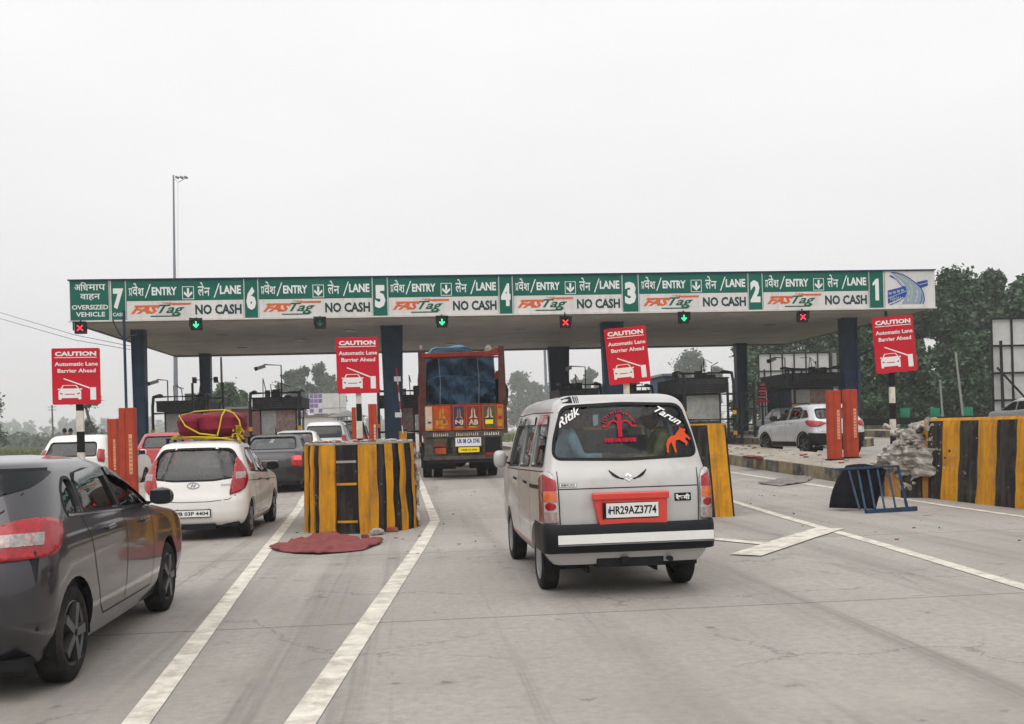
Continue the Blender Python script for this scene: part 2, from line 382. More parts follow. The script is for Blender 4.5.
nt.links.new(mr.outputs[0], cl.inputs[0]); nt.links.new(cl.outputs[2], mx.inputs[7])
cn = nt.nodes.new('ShaderNodeTexNoise'); cn.inputs['Scale'].default_value = 1.6; cn.inputs['Detail'].default_value = 4; mp = nt.nodes.new('ShaderNodeMapping'); mp.inputs['Scale'].default_value = (1, 1, 3.5)
nt.links.new(tc.outputs['Generated'], mp.inputs[0]); nt.links.new(mp.outputs[0], cn.inputs['Vector']); cm = nt.nodes.new('ShaderNodeMapRange'); cm.inputs[1].default_value = .3; cm.inputs[2].default_value = .7; cm.inputs[3].default_value = .955; cm.inputs[4].default_value = 1.03; nt.links.new(cn.outputs['Fac'], cm.inputs[0])
vm = nt.nodes.new('ShaderNodeVectorMath'); vm.operation = 'SCALE'; nt.links.new(mx.outputs[2], vm.inputs[0]); nt.links.new(cm.outputs[0], vm.inputs[3])
nt.links.new(vm.outputs[0], bg.inputs[0]); bg.inputs[1].default_value = .10
sd = bpy.data.lights.new('sun', 'SUN'); sd.energy = 1.2; sd.angle = R(70); sd.color = (1, .965, .92)
so = bpy.data.objects.new('sun', sd); col.objects.link(so)
so.rotation_euler = (R(90) - SUN_EL, 0, -SUN_ROT + R(180))
scn.view_settings.view_transform = 'Standard'; scn.view_settings.look = 'None'; scn.view_settings.exposure = 0.3; scn.view_settings.gamma = 1
scn.cycles.max_bounces = 8; scn.cycles.transparent_max_bounces = 12; scn.cycles.caustics_reflective = False; scn.cycles.caustics_refractive = False
scn.cycles.use_denoising = True; scn.cycles.volume_bounces = 2

# ------------------------------------------------------------------ the air
hm = bpy.data.materials.new('haze_air'); hm.use_nodes = True; nt = hm.node_tree; nt.nodes.remove(nt.nodes['Principled BSDF'])
pv = nt.nodes.new('ShaderNodeVolumePrincipled'); pv.inputs['Color'].default_value = (.96, .975, .98, 1); pv.inputs['Density'].default_value = .0007; pv.inputs['Anisotropy'].default_value = .0
nt.links.new(pv.outputs[0], nt.nodes['Material Output'].inputs['Volume']); MATS['haze_air'] = hm
hb = MB(); hb.box(-700, 900, -80, 1250, -1.1, 42, 'haze_air'); tag(hb.build('haze'), 'thin pale haze over the whole toll plaza', 'haze', kind='stuff')

# ------------------------------------------------------------------ ground, road, islands
def sheet(xs, ys, dz, m, name):
    b = MB(); nx = len(xs)
    vs = [(x, y, gz(x, y) + dz) for y in ys for x in xs]
    b.add(vs, [(j * nx + i, j * nx + i + 1, (j + 1) * nx + i + 1, (j + 1) * nx + i) for j in range(len(ys) - 1) for i in range(nx - 1)], m)
    return tag(b.build(name), kind='structure')
sheet([-690, -200, -60, -30, -16] + list(range(-14, 26, 2)) + [40, 80, 200, 890], [-70, -20, 0] + list(range(12, 46, 2)) + [60, 100, 200, 500, 1240], -.035, 'verge_ground', 'ground')
sheet([-15 + i for i in range(39)], [-30, -15, 0, 8] + list(range(12, 48)) + [60, 90, 140], 0, 'road_concrete', 'road')
sheet([-8, -3, 2, 6, 9.5], [140, 250, 500, 1200], 0, 'road_concrete', 'road')

def ribbon(name, pts, w0, m='white_paint', dz=.006, w1=None):
    w1 = w1 or w0; q = []
    for a, b in zip(pts[:-1], pts[1:]):
        n = max(1, int((b - a).length / .5))
        q += [a.lerp(b, i / n) for i in range(n)]
    q.append(pts[-1]); vs = []; tot = len(q) - 1
    for i, p in enumerate(q):
        d = (q[min(i + 1, tot)] - q[max(i - 1, 0)]).normalized(); s_ = Vector((d.y, -d.x, 0)) * (w0 + (w1 - w0) * i / tot) / 2
        for e in (-1, 1): v = p + s_ * e; vs.append((v.x, v.y, gz(v.x, v.y) + dz))
    b = MB(); b.add(vs, [(2 * i, 2 * i + 1, 2 * i + 3, 2 * i + 2) for i in range(tot)], m)
    return tag(b.build(name), kind='structure')
ribbon('lane_marking', [G(90, 785), G(190, 652), G(268, 548), G(299, 508), G(303, 500), G(322, 470)], .15)
ribbon('lane_marking', [G(255, 791), G(330, 680), G(419, 548), G(435, 521)], .17)
ribbon('lane_marking', [G(435, 521), G(424, 492), G(413, 464), G(409, 452)], .16, w1=.14, dz=.010)
ribbon('lane_marking', [G(725, 499), G(886, 546), G(1060, 598)], .16)
ribbon('lane_marking', [G(700, 467.5), G(732, 472.5), G(833, 488), G(1024, 517), G(1100, 530)], .14)
ribbon('lane_marking', [G(700, 538), G(782, 546)], .2, dz=.010)
ribbon('lane_marking', [G(830, 529), G(800, 538), G(776, 546), G(745, 556)], .38, dz=.014)

def island(x0, x1, y0, y1, h, nose=True, label=None):
    r = (x1 - x0) / 2; cx = (x0 + x1) / 2; out = []
    n = 10
    if nose:
        for i in range(n + 1): t = math.pi + math.pi * i / n; out.append((cx + r * math.cos(t), y0 + r + r * math.sin(t)))
    else: out += [(x0, y0), (x1, y0)]
    k = int((y1 - y0 - r))
    for i in range(1, k): out.append((x1, y0 + r + i))
    out.append((x1, y1)); out.append((x0, y1))
    for i in range(k - 1, 0, -1): out.append((x0, y0 + r + i))
    b = MB(); N = len(out)
    for i in range(N):
        a, c = out[i], out[(i + 1) % N]
        m = 'kerb_black' if (i // 1) % 2 else 'kerb_yellow'
        za, zc = gz(*a), gz(*c)
        b.add([(a[0], a[1], za - .1), (c[0], c[1], zc - .1), (c[0], c[1], zc + h - .02), (a[0], a[1], za + h - .02)], [(0, 1, 2, 3)], m)
        ia = (cx + (a[0] - cx) * .98, a[1] + .012 * (1 if a[1] < y0 + r else 0)); ic = (cx + (c[0] - cx) * .98, c[1] + .012 * (1 if c[1] < y0 + r else 0))
        b.add([(a[0], a[1], za + h - .02), (c[0], c[1], zc + h - .02), (ic[0], ic[1], zc + h), (ia[0], ia[1], za + h)], [(0, 1, 2, 3)], 'bare_concrete')
    # top in rows
    rows = {}
    for a in out: rows.setdefault(round(a[1], 4), []).append(a[0])
    ys = sorted(rows); prev = None
    for y in ys:
        xa, xb = min(rows[y]), max(rows[y]); xa = cx + (xa - cx) * .98; xb = cx + (xb - cx) * .98
        if prev: 
            py_, pa, pb = prev
            b.add([(pa, py_, gz(pa, py_) + h), (pb, py_, gz(pb, py_) + h), (xb, y, gz(xb, y) + h), (xa, y, gz(xa, y) + h)], [(0, 1, 2, 3)], 'island_top')
        prev = (y, xa, xb)
    return tag(b.build('traffic_island'), kind='structure')
mat('kerb_black', (.07, .064, .058), .85, var=.35, scale=4, dirt=(.24, .21, .17), dscale=3, dlo=.42, dhi=.7, bmp=.5)
mat('kerb_yellow', (.24, .18, .09), .85, var=.35, scale=4, dirt=(.26, .225, .18), dscale=3, dlo=.4, dhi=.65, bmp=.5)
mat('island_top', (.36, .32, .27), .9, var=.25, scale=2, dirt=(.24, .20, .155), dscale=3, bmp=.6)
island(-13.1, -11.2, 21, 62, .22); island(-7.2, -5.3, 16.2, 62, .22); island(-1.55, -.15, 17.0, 62, .28, False)
island(3.4, 5.1, 18.0, 62, .28, False); island(9.75, 11.7, 21.0, 62, .33, False); island(14.9, 16.6, 34, 62, .3); island(19.6, 21.3, 34, 62, .3)
# ------------------------------------------------------------------ toll canopy
CY = 41.6
canopy = thing('toll_canopy', 'long green and white toll plaza canopy on navy steel columns', 'canopy', (0, CY, 0))
def cx(px, py=295): return P(px, py, CY).x
XL, XR = cx(68), cx(936)
ZB, ZT = 6.37, 7.95
b = MB(); b.box(XL + .02, XR - .02, .06, .5, ZB - .02, ZT + .03, 'white_sign'); b.build('fascia', canopy, bevel=.02)
b = MB(); b.box(XL, XR, -.05, .055, ZB - .07, ZB - .012, 'white_sign'); b.box(XL, XR, -.05, .055, ZT + .012, ZT + .06, 'column_paint'); b.build('fascia_trim', canopy)
b = MB(); b.box(XL + .1, XR - .1, .5, 17.4, 6.45, 7.2, 'white_sign'); b.build('roof_slab', canopy)
b = MB()
y = .55
while y < 17.2:
    b.box(XL + .15, XR - .15, y, min(y + .6, 17.25), 6.3, 6.40, 'soffit_panel'); y += .62
b.box(XL + .15, XR - .15, .55, 17.25, 6.41, 6.44, 'soffit_rib')
b.box(XL + .12, XR - .12, 17.26, 17.42, 6.2, 6.9, 'soffit_rib'); b.box(XL + .05, XL + .14, .5, 17.4, 6.25, 6.9, 'soffit_rib'); b.box(XR - .14, XR - .05, .5, 17.4, 6.25, 6.9, 'soffit_rib')
b.build('soffit', canopy)
for px, yy in ((222, 6), (300, 9), (242, 13), (450, 13), (520, 6), (640, 11.5), (716, 9), (770, 6), (842, 3.5), (350, 5), (580, 13)):
    b = MB(); p = P(px, 330, CY + yy); vs = [(p.x + .28 * math.cos(t * math.pi / 8), yy + .28 * math.sin(t * math.pi / 8), 6.297) for t in range(16)]
    b.plate(vs, (0, 0, -1), .03, 'badge_grey'); b.build('downlight', canopy)
# columns: tapered welded steel sections
for px, yy, wt, wb, zt in ((140, 3.4, .56, .46, 6.35), (393, 3.4, .98, .72, 6.35), (613, 3.4, 1.0, .76, 6.35), (849, 3.4, .72, .6, 6.35),
                       (206, 16.6, .62, .52, 6.4), (559, 16.6, 1.25, .9, 6.4), (741, 16.6, .66, .6, 6.4)):
    x = P(px, 380, CY + yy).x; g = gz(x, CY + yy) + .2; b = MB()
    for s_ in (-1, 1):              # flanges
        b.beam((x + s_ * (wb / 2 - .03), yy, g), (x + s_ * (wt / 2 - .03), yy, zt), .06, .55, 'column_paint')
    b.beam((x, yy - .2, g), (x, yy - .2, zt), wb - .1, .03, 'column_paint', wt - .1, .03)
    b.beam((x, yy + .2, g), (x, yy + .2, zt), wb - .1, .03, 'column_paint', wt - .1, .03)
    b.box(x - wb / 2 - .12, x + wb / 2 + .12, yy - .4, yy + .4, g - .02, g + .06, 'column_paint')
    if 380 < px < 400:
        for zz in (3.8, 2.2): b.box(x + .05, x + .35, yy - .30, yy - .285, zz, zz + .22, 'sign_letter_white')
    b.build('column', canopy, bevel=.008)
# rain pipes beside the right column
for px in (858, 128):
    b = MB(); x = P(px, 380, CY + 3).x; sgn = 1 if px > 500 else -1; zt = 6.3
    if px > 500: b.path([(x + .35, .8, 6.4), (x + .35, .9, 4.9), (x - .1, 2.6, 4.5), (x - .1, 2.9, .5)], .07, 'blue_metal'); b.build('rain_pipe', canopy, smooth=True)
# thin conduit mast in front of the left column
x = P(125, 360, 40.5).x
b = MB(); b.tube((0, 0, 0), (0, 0, 6.05), .055, 'column_paint'); b.path([(0, 0, 4.9), (-.22, 0, 5.2), (-.42, 0, 5.7)], .03, 'column_paint', 6); b.path([(0, 0, 4.9), (.2, 0, 5.05), (.45, 0, 5.1)], .03, 'column_paint', 6)
o = b.build('conduit_pole', None, smooth=True); o.location = (x, 40.5, gz(x, 40.5) + .2); tag(o, 'thin dark conduit pole with hooked brackets beside the leftmost canopy column', 'pole')

def X(px): return cx(px)
def Zc(py, px):                       # height on the sign face
    return P(px, py, CY).z
FY = 0.04
def panel(name, x0, x1, z0, z1, m, border=None):
    b = MB(); b.rect(x0 + .012, x1 - .012, z0, z1, FY, m, .03)
    if border:
        t = .02
        for r in ((x0 + .012, x0 + .012 + t, z0, z1), (x1 - .012 - t, x1 - .012, z0, z1)): b.rect(*r, FY - .032, border, .002)
    return b.build(name, canopy)
H = ZT - ZB
def zz(f): return ZB + H * f         # fraction of the face height
# oversized vehicle panel
p = panel('oversized_vehicle_panel', X(69), X(109.5), ZB, ZT, 'green_sign', 'sign_letter_white')
L = FY - .034
b = MB()
def dn(s, x0, x1, z0, z1, bold=.012): b.text(s, x0, x1, z0, z1, L, 'sign_letter_white', bold)
# 'adhimap vahan', vowel sign i set before its consonant
dn('\u0905', X(74.5), X(81), zz(.76), zz(.91)); dn('\u093f\u0927', X(80.5), X(88.5), zz(.75), zz(.97)); dn('\u092e\u093e\u092a', X(88.5), X(105.5), zz(.76), zz(.91))
dn('\u0935\u093e\u0939\u0928', X(80), X(100), zz(.50), zz(.67))
dn('OVERSIZED', X(71.5), X(107.8), zz(.27), zz(.39), .02); dn('VEHICLE', X(75.5), X(104.5), zz(.09), zz(.21), .02)
o = b.build('lettering', p)
# lane number panels
for n, x0, x1 in (('7', 110.3, 126), ('6', 243.6, 258.4), ('5', 372, 388), ('4', 498.6, 513), ('3', 622, 639), ('2', 748, 763), ('1', 869, 884.3)):
    p = panel('number_panel', X(x0), X(x1), ZB, ZT, 'green_sign', 'sign_letter_white'); b = MB(); w_ = x1 - x0
    k = .28 if n == '1' else .17
    if n == '1': b.flat([(X(x0 + w_ * u), zz(v)) for u, v in ((.42, .2), (.66, .2), (.66, .8), (.50, .8), (.26, .68), (.26, .60), (.42, .65))], L, 'sign_letter_white')
    else: b.text(n, X(x0 + w_ * k), X(x1 - w_ * k), zz(.27 if n == '7' else .2), zz(.8), L, 'sign_letter_white', .06)
    if n == '7': b.text('CASH', X(x0 + w_ * .12), X(x1 - w_ * .12), zz(.09), zz(.18), L, 'sign_letter_white', .02)
    b.build('lettering', p)
segs = [(126.2, 243.4), (258.6, 371.8), (388.2, 498.4), (513.2, 621.8), (639.2, 747.8), (763.2, 868.8)]
for x0, x1 in segs:
    w_ = x1 - x0
    def U(f): return X(x0 + w_ * f)
    zs = .47
    p = panel('entry_lane_panel', U(0), U(1), zz(zs) + .004, ZT, 'green_sign'); b = MB()
    W_ = 'sign_letter_white'
    # 'pravesh' : the subjoined ra is a stroke under pa
    b.text('\u092a', U(.022), U(.052), zz(.60), zz(.80), L, W_, .012); b.text('\u0935\u0947', U(.052), U(.10), zz(.60), zz(.93), L, W_, .012); b.text('\u0936', U(.10), U(.152), zz(.60), zz(.80), L, W_, .012)
    b.flat([(U(.024), zz(.605)), (U(.043), zz(.655)), (U(.043), zz(.68)), (U(.024), zz(.635))], L, W_)
    b.flat([(U(.158), zz(.55)), (U(.168), zz(.55)), (U(.212), zz(.90)), (U(.202), zz(.90))], L, W_)
    b.text('ENTRY', U(.218), U(.432), zz(.61), zz(.82), L, W_, .035)
    b.text('\u0932\u0947', U(.612), U(.665), zz(.58), zz(.93), L, W_, .012); b.text('\u0928', U(.665), U(.715), zz(.58), zz(.79), L, W_, .012)
    b.flat([(U(.745), zz(.53)), (U(.755), zz(.53)), (U(.80), zz(.90)), (U(.79), zz(.90))], L, W_)
    b.text('LANE', U(.80), U(.98), zz(.62), zz(.84), L, W_, .035)
    # arrow in its box
    a0, a1 = U(.478), U(.578); z0, z1 = zz(.50), zz(.83); t = .025
    for r in ((a0, a0 + t, z0, z1), (a1 - t, a1, z0, z1), (a0 + t, a1 - t, z0, z0 + t), (a0 + t, a1 - t, z1 - t, z1)): b.rect(*r, L, W_)
    m_ = (a0 + a1) / 2; hh = z1 - z0; q = (a1 - a0)
    b.rect(m_ - q * .09, m_ + q * .09, z0 + hh * .4, z0 + hh * .86, L, W_)
    b.flat([(m_, z0 + hh * .12), (m_ + q * .36, z0 + hh * .42), (m_ + q * .34, z0 + hh * .62), (m_, z0 + hh * .34), (m_ - q * .34, z0 + hh * .62), (m_ - q * .36, z0 + hh * .42)], L - .002, W_)
    b.build('lettering', p)
    p = panel('payment_panel', U(0), U(1), ZB, zz(zs) - .004, 'white_sign'); b = MB()
    b.text('NO CASH', U(.585), U(.982), zz(.10), zz(.36), L, 'sign_letter_dark', .04)
    b.text('FAS', U(.035), U(.285), zz(.14), zz(.35), L, 'tag_orange', .055, .55)
    b.flat([(U(.06), zz(.31)), (U(.285), zz(.31)), (U(.29), zz(.36)), (U(.075), zz(.36))], L - .002, 'tag_orange')
    b.text('Tag', U(.27), U(.495), zz(.08), zz(.37), L - .003, 'tag_green', .02, .45)
    b.flat([(U(.40), zz(.36)), (U(.545), zz(.36)), (U(.555), zz(.41)), (U(.30), zz(.41))], L - .005, 'tag_orange')
    b.flat([(U(.20), zz(.06)), (U(.44), zz(.06)), (U(.47), zz(.13)), (U(.46), zz(.13)), (U(.435), zz(.09)), (U(.205), zz(.09))], L - .006, 'tag_green')
    for i in range(3): b.flat([(U(.30 + .03 * i), zz(.42)), (U(.318 + .03 * i), zz(.42)), (U(.325 + .03 * i), zz(.435)), (U(.31 + .03 * i), zz(.435))], L, 'tag_orange')
    b.build('lettering', p)
# highway authority panel: road sweeping over a blue bar
p = panel('road_emblem_panel', X(885), X(935.5), ZB, ZT, 'white_sign'); b = MB()
def E(x, y): return (X(870 + x / 12.07), ZT - (y - 108) / 445 * (ZT - ZB))
ROAD = [(265, 125), (330, 130), (400, 150), (470, 190), (560, 260), (620, 320), (650, 400), (655, 470), (620, 515), (380, 515), (420, 440), (445, 370), (430, 290), (370, 220), (300, 165)]
b.flat([E(*q) for q in ROAD[::-1]], L, 'logo_road')
def stroke(pts, wd, m, l=L):
    q = [Vector(E(*a)) for a in pts]
    for a, c in zip(q[:-1], q[1:]):
        d = (c - a).normalized(); s_ = Vector((-d.y, d.x)) * wd / 2; e = d * wd * .3
        b.flat([tuple(a - s_ - e), tuple(c - s_ + e), tuple(c + s_ + e), tuple(a + s_ - e)], l, m)
stroke([(265, 125), (330, 130), (400, 150), (470, 190), (560, 260), (620, 320), (650, 400), (655, 470), (635, 515)], .045, 'logo_blue', L - .003)
stroke([(600, 515), (625, 460), (625, 400)], .03, 'logo_blue', L - .004)
stroke([(250, 165), (320, 205), (370, 260), (410, 310)], .075, 'logo_blue', L - .004)
stroke([(300, 190), (350, 235), (400, 290)], .025, 'white_sign', L - .006)
b.flat([E(*q) for q in [(215, 345), (400, 300), (430, 290), (447, 370), (420, 430), (215, 505)]][::-1], L - .007, 'logo_blue')
stroke([(215, 440), (440, 355)], .02, 'white_sign', L - .010); stroke([(240, 520), (330, 485), (420, 425)], .04, 'logo_blue', L - .011); stroke([(280, 500), (400, 430)], .03, 'white_sign', L - .013)
b.flat([E(*q) for q in [(565, 245), (700, 220), (703, 290), (620, 318)]][::-1], L - .009, 'logo_blue'); stroke([(600, 280), (698, 255)], .025, 'white_sign', L - .012)
for i, (q, r) in enumerate((((320, 140), (400, 200)), ((400, 200), (460, 240)), ((480, 260), (510, 310)), ((510, 320), (505, 400)), ((500, 410), (485, 470)))): stroke([q, r], .04, 'logo_lime', L - .003)
for q, r in (((570, 350), (575, 390)), ((570, 410), (565, 440)), ((555, 460), (550, 490)), ((475, 350), (470, 400)), ((462, 440), (455, 480))): stroke([q, r], .03, 'white_sign', L - .003)
for i in range(4): q = E(225 + i * 50, 365 - i * 12); r = E(262 + i * 50, 395 - i * 12); b.rect(q[0], r[0], r[1], q[1], L - .010, 'logo_road')
q = E(240, 480); r = E(370, 415); b.text('NHAI', q[0], r[0], q[1], r[1], L - .012, 'logo_road', .03)
b.build('emblem', p)

# lane signal lights under the canopy
for px, py, kind in ((80, 328, 'x'), (196, 324.5, 'g'), (320, 323, 'd'), (442, 322, 'g'), (565.5, 322.5, 'x'), (684, 318, 'g'), (803, 317, 'x')):
    p0 = P(px, py, CY - .3); nm = {'x': 'red cross', 'g': 'green arrow', 'd': 'unlit dark face'}[kind]
    at = {80: 'under the far left tip of the canopy', 196: 'left of lane number 6', 320: 'between lane numbers 6 and 5', 442: 'above the loaded truck', 565.5: 'between lane numbers 4 and 3', 684: 'between lane numbers 3 and 2', 803: 'between lane numbers 2 and 1'}[px]
    t = thing('lane_signal', 'small black lane signal showing %s %s' % ({'x': 'a red cross', 'g': 'a green arrow', 'd': 'no light'}[kind], at), 'traffic signal', (p0.x, p0.y, p0.z), 0, 'lane signals under the canopy')
    b = MB(); b.box(-.22, .22, 0, .2, -.22, .22, 'black_plastic'); b.box(-.25, .25, -.1, .0, .22, .25, 'black_plastic'); b.box(-.25, -.22, -.1, 0, -.1, .25, 'black_plastic'); b.box(.22, .25, -.1, 0, -.1, .25, 'black_plastic')
    b.tube((0, .1, .22), (0, .1, max(.3, 6.36 - p0.z)), .03, 'black_plastic'); b.build('signal_housing', t, bevel=.01)
    b = MB()
    m = {'x': 'signal_red', 'g': 'signal_green', 'd': 'signal_dim'}[kind]
    if kind == 'x':
        for s_ in (-1, 1): b.beam((-.11, -.01, -.11 * s_), (.11, -.01, .11 * s_), .012, .04, m)
    else:
        b.beam((0, -.01, .13), (0, -.01, -.08), .045, .012, m); b.flat([(0, -.14), (.12, -.01), (.09, .03), (0, -.05), (-.09, .03), (-.12, -.01)], -.012, m, .006)
    b.build('signal_face', t)

# ------------------------------------------------------------------ caution signs
def caution(px0, py0, px1, py1, Y, tilt, foot, label, px_post, lean=0, posttop=None):
    a, c = P(px0, py0, Y), P(px1, py1, Y); w_ = c.x - a.x; h_ = a.z - c.z; mx_ = (a.x + c.x) / 2; mz = (a.z + c.z) / 2
    xp = P(px_post, 410, Y).x; g = gz(mx_, Y) + foot
    t = thing('caution_sign', label, 'road sign', (xp, Y, g), 0, 'red caution signs at the island heads')
    b = MB(); k = .36; z = 0; i = 0; top = mz - g + h_ * .42
    n = int(math.ceil(top / k))
    for i in range(n):
        z1 = min(top, (i + 1) * k); b.box(-.055, .055, -.04, .04, i * k, z1, 'white_paint' if (n - i) % 2 == (0 if px_post > 850 else 0) else 'black_paint')
    b.build('post', t)
    s_ = part('sign_panel', t, (mx_ - xp, -.07, mz - g)); s_.rotation_euler = (0, R(tilt), 0)
    b = MB(); b.flat(rrect(-w_ / 2, w_ / 2, -h_ / 2, h_ / 2, .03), 0, 'red_sign', .02); b.rect(-w_ / 2 + .1, w_ / 2 - .1, h_ * .2, h_ * .25, .022, 'aluminium_back', .02); b.rect(-w_ / 2 + .1, w_ / 2 - .1, -h_ * .25, -h_ * .2, .022, 'aluminium_back', .02)
    b.build('board', s_)
    b = MB(); W_ = 'sign_letter_white'; y_ = -.023
    def q(x): return w_ * (x - .5)
    def r(z): return h_ * (z - .5)
    b.text('CAUTION', q(.07), q(.93), r(.86), r(.94), y_, W_, .045); b.rect(q(.06), q(.94), r(.828), r(.840), y_, W_)
    b.text('Automatic Lane', q(.06), q(.96), r(.685), r(.755), y_, W_, .022); b.text('Barrier Ahead', q(.12), q(.91), r(.565), r(.635), y_, W_, .022)
    b.build('lettering', s_)
    b = MB(); y_ = -.0235
    def pg(pts, m=W_, yy=y_): b.flat([(q(x), r(z)) for x, z in pts], yy, m)
    pg([(.13, .09), (.19, .09), (.19, .115), (.54, .115), (.54, .09), (.60, .09), (.60, .235), (.565, .275), (.17, .275), (.13, .235)])
    pg([(.17, .275), (.565, .275), (.50, .345), (.22, .345)]); pg([(.205, .285), (.53, .285), (.485, .335), (.24, .335)], 'red_sign', y_ - .001)
    pg([(.115, .262), (.16, .262), (.16, .285), (.115, .285)]); pg([(.575, .262), (.62, .262), (.62, .285), (.575, .285)])
    for e in (((.16, .215), (.22, .195), (.215, .18), (.165, .185)), ((.57, .215), (.51, .195), (.515, .18), (.565, .185)), ((.26, .19), (.47, .19), (.47, .175), (.26, .175))): pg(e[::-1], 'red_sign', y_ - .001)
    pg([(.79, .08), (.91, .08), (.91, .30), (.79, .30)]); pg([(.24, .452), (.80, .27), (.80, .295), (.245, .47)])
    b.build('pictogram', s_)
    return t
caution(53, 349, 102.5, 404, 18.0, .3, .22, 'red caution sign on a striped post over the dark hatchback, leftmost of the four', 80)
caution(336, 338, 380, 393, 21.0, -.2, .28, 'upright red caution sign above the round striped barrier, left of the truck', 359)
caution(605, 328, 648, 383, 19.8, -4.5, .28, 'tilted red caution sign rising behind the silver van', 627)
caution(871.5, 317, 914, 372, 20.3 + 1.2, -3.8, .33, 'tilted red caution sign on a black and white post, rightmost, before the trees', 892.5)

# ------------------------------------------------------------------ red gate cabinets
def cabinet(px0, px1, ptop, Y, foot, label, stripe='cabinet_stripe', group='red gate cabinets on the islands'):
    a, c = P(px0, ptop, Y), P(px1, ptop, Y); w_ = c.x - a.x; x = (a.x + c.x) / 2; g = gz(x, Y) + foot; h_ = a.z - g
    t = thing('gate_cabinet', label, 'gate cabinet', (x, Y, g), 0, group)
    b = MB(); b.box(-w_ / 2, w_ / 2, -.02, .2, .03, h_, 'cabinet_red'); b.build('cabinet_body', t, bevel=.012)
    b = MB(); b.box(-w_ / 2 - .04, w_ / 2 + .04, -.06, .24, 0, .03, 'dark_steel'); b.build('base_plate', t)
    b = MB(); b.box(w_ * .12, w_ * .34, -.03, -.021, h_ * .3, h_ * .72, stripe); 
    for i in range(9): b.box(w_ * .15, w_ * .31, -.033, -.031, h_ * (.33 + i * .042), h_ * (.33 + i * .042) + .018, 'cabinet_red')
    b.build('warning_stripe', t)
    b = MB(); b.box(-w_ * .12, -w_ * .10, -.024, -.021, .06, h_ - .03, 'truck_red'); b.build('door_seam', t)
    return t
cabinet(118.5, 134, 408, 20.5, .22, 'tall red gate cabinet against the leftmost canopy column')
cabinet(107, 116.5, 419, 24, .22, 'shorter red gate cabinet left of the tall one beside the striped sign post')
cabinet(828.3, 840.5, 390.5, 24.6, .33, 'left one of two red gate cabinets standing in front of the parked SUV')
cabinet(844.8, 857, 389.5, 24.9, .33, 'right one of two red gate cabinets standing in front of the parked SUV')
cabinet(368, 376.5, 404, 25, .28, 'narrow red gate cabinet with a white stripe beside the navy column', 'white_paint')
a = P(352.5, 404, 23.0); t = thing('striped_bollard', 'worn red and white bollard post behind the round striped barrier', 'bollard', (P(357.5, 430, 23).x, 23, gz(0, 23) + .28))
b = MB(); w_ = .115
for i in range(5):
    b.box(-w_, -.02, -.1, .1, i * .35, i * .35 + .35, 'cabinet_red'); b.box(-.02, w_, -.1, .1, i * .35, i * .35 + .35, ('white_paint', 'cabinet_red', 'black_paint', 'white_paint', 'white_paint')[i])
b.build('post_body', t, bevel=.01)
b = MB(); b.box(-.16, .16, -.14, .14, -.01, .03, 'dark_steel'); b.build('base_plate', t)

# ------------------------------------------------------------------ striped concrete crash barriers
def barrier(name, label, loc, outline, h, stripes, taper, top='bare_concrete', extra=None, rz=0):
    t = thing(name, label, 'crash barrier', loc, rz)
    b = MB(); N = len(outline); rows = [0, .04, .1, .18, .27, .36, .45, .54, .63, .72, .81, .9, .965, 1.0]; from mathutils import noise as mn
    q = random.Random(3)
    for i in range(N - 1):
        a, c = Vector(outline[i]), Vector(outline[i + 1])
        for j in range(len(rows) - 1):
            za, zb = rows[j] * h, rows[j + 1] * h
            def pt(p, f):
                k = 1 + taper * (1 - f) + .028 * mn.noise(Vector((p.x * 3, p.y * 3, f * 3.2))) + .012 * mn.noise(Vector((p.x * 9, p.y * 9, f * 9))); wob = .014 * mn.noise(Vector((p.x * 21, 5, f * 4))); return (p.x * k + wob * (1 if p.y < .5 else 0), p.y * (k if p.y < 1.5 else 1), f * h)
            b.add([pt(a, rows[j]), pt(c, rows[j]), pt(c, rows[j + 1]), pt(a, rows[j + 1])], [(0, 1, 2, 3)], stripes(i))
    b.build('barrier_wall', t, smooth=True)
    b = MB(); n = len(outline); o_ = [(x * 1.0, y) for x, y in outline]
    b.plate([(x, y, h + .001) for x, y in o_], (0, 0, 1), .035, top); b.build('barrier_cap', t, bevel=.006)
    return t
# round one in the middle: a U-shaped nose, stripes given as boundaries across the front
r = .855; out = []
bnd = [0]
degs = []
seq = []
# px across the front -> angle on the nose
def nose_angle(px, pl=299.5, pr=415):
    u = (px - (pl + pr) / 2) / ((pr - pl) / 2); return math.asin(max(-1, min(1, u)))
cuts = [(303, 'barrier_black'), (306, 'yellow_paint'), (310, 'barrier_black'), (314, 'yellow_paint'), (320, 'barrier_black'), (336, 'yellow_paint'), (359, 'RECESS'), (377.5, 'yellow_paint'), (385.5, 'barrier_black'), (392.5, 'yellow_paint'), (399, 'barrier_black'), (405, 'yellow_paint'), (411, 'barrier_black'), (413.5, 'yellow_paint')]
pts = []; mats_ = []
for k in range(8, 0, -1): pts.append((-r, r + k * .35)); mats_.append('barrier_black' if k % 2 else 'yellow_paint')
pa = -math.pi / 2
for px, m in cuts:
    an = nose_angle(px)
    n = max(1, int((an - pa) / .12) + 1); rr_ = r + {'yellow_paint': .014, 'barrier_black': -.014, 'RECESS': -.03}[m]
    for i in range(n + 1):
        t_ = pa + (an - pa) * i / n; pts.append((rr_ * math.sin(t_), r - rr_ * math.cos(t_))); mats_.append(m)
    pa = an
pts.append((r, r)); mats_.append('barrier_black')
for k in range(1, 9): pts.append((r, r + k * .35)); mats_.append('yellow_paint' if k % 2 else 'barrier_black')
c0 = G(358, 534); c1 = P(358, 446, c0.y)
hB = c1.z - c0.z + .02
t = barrier('crash_barrier', 'round-nosed yellow and black concrete barrier between the white hatchback and the truck', (c0.x, c0.y, c0.z), pts, hB, lambda i: 'barrier_black' if mats_[i] == 'RECESS' else mats_[i], .05)
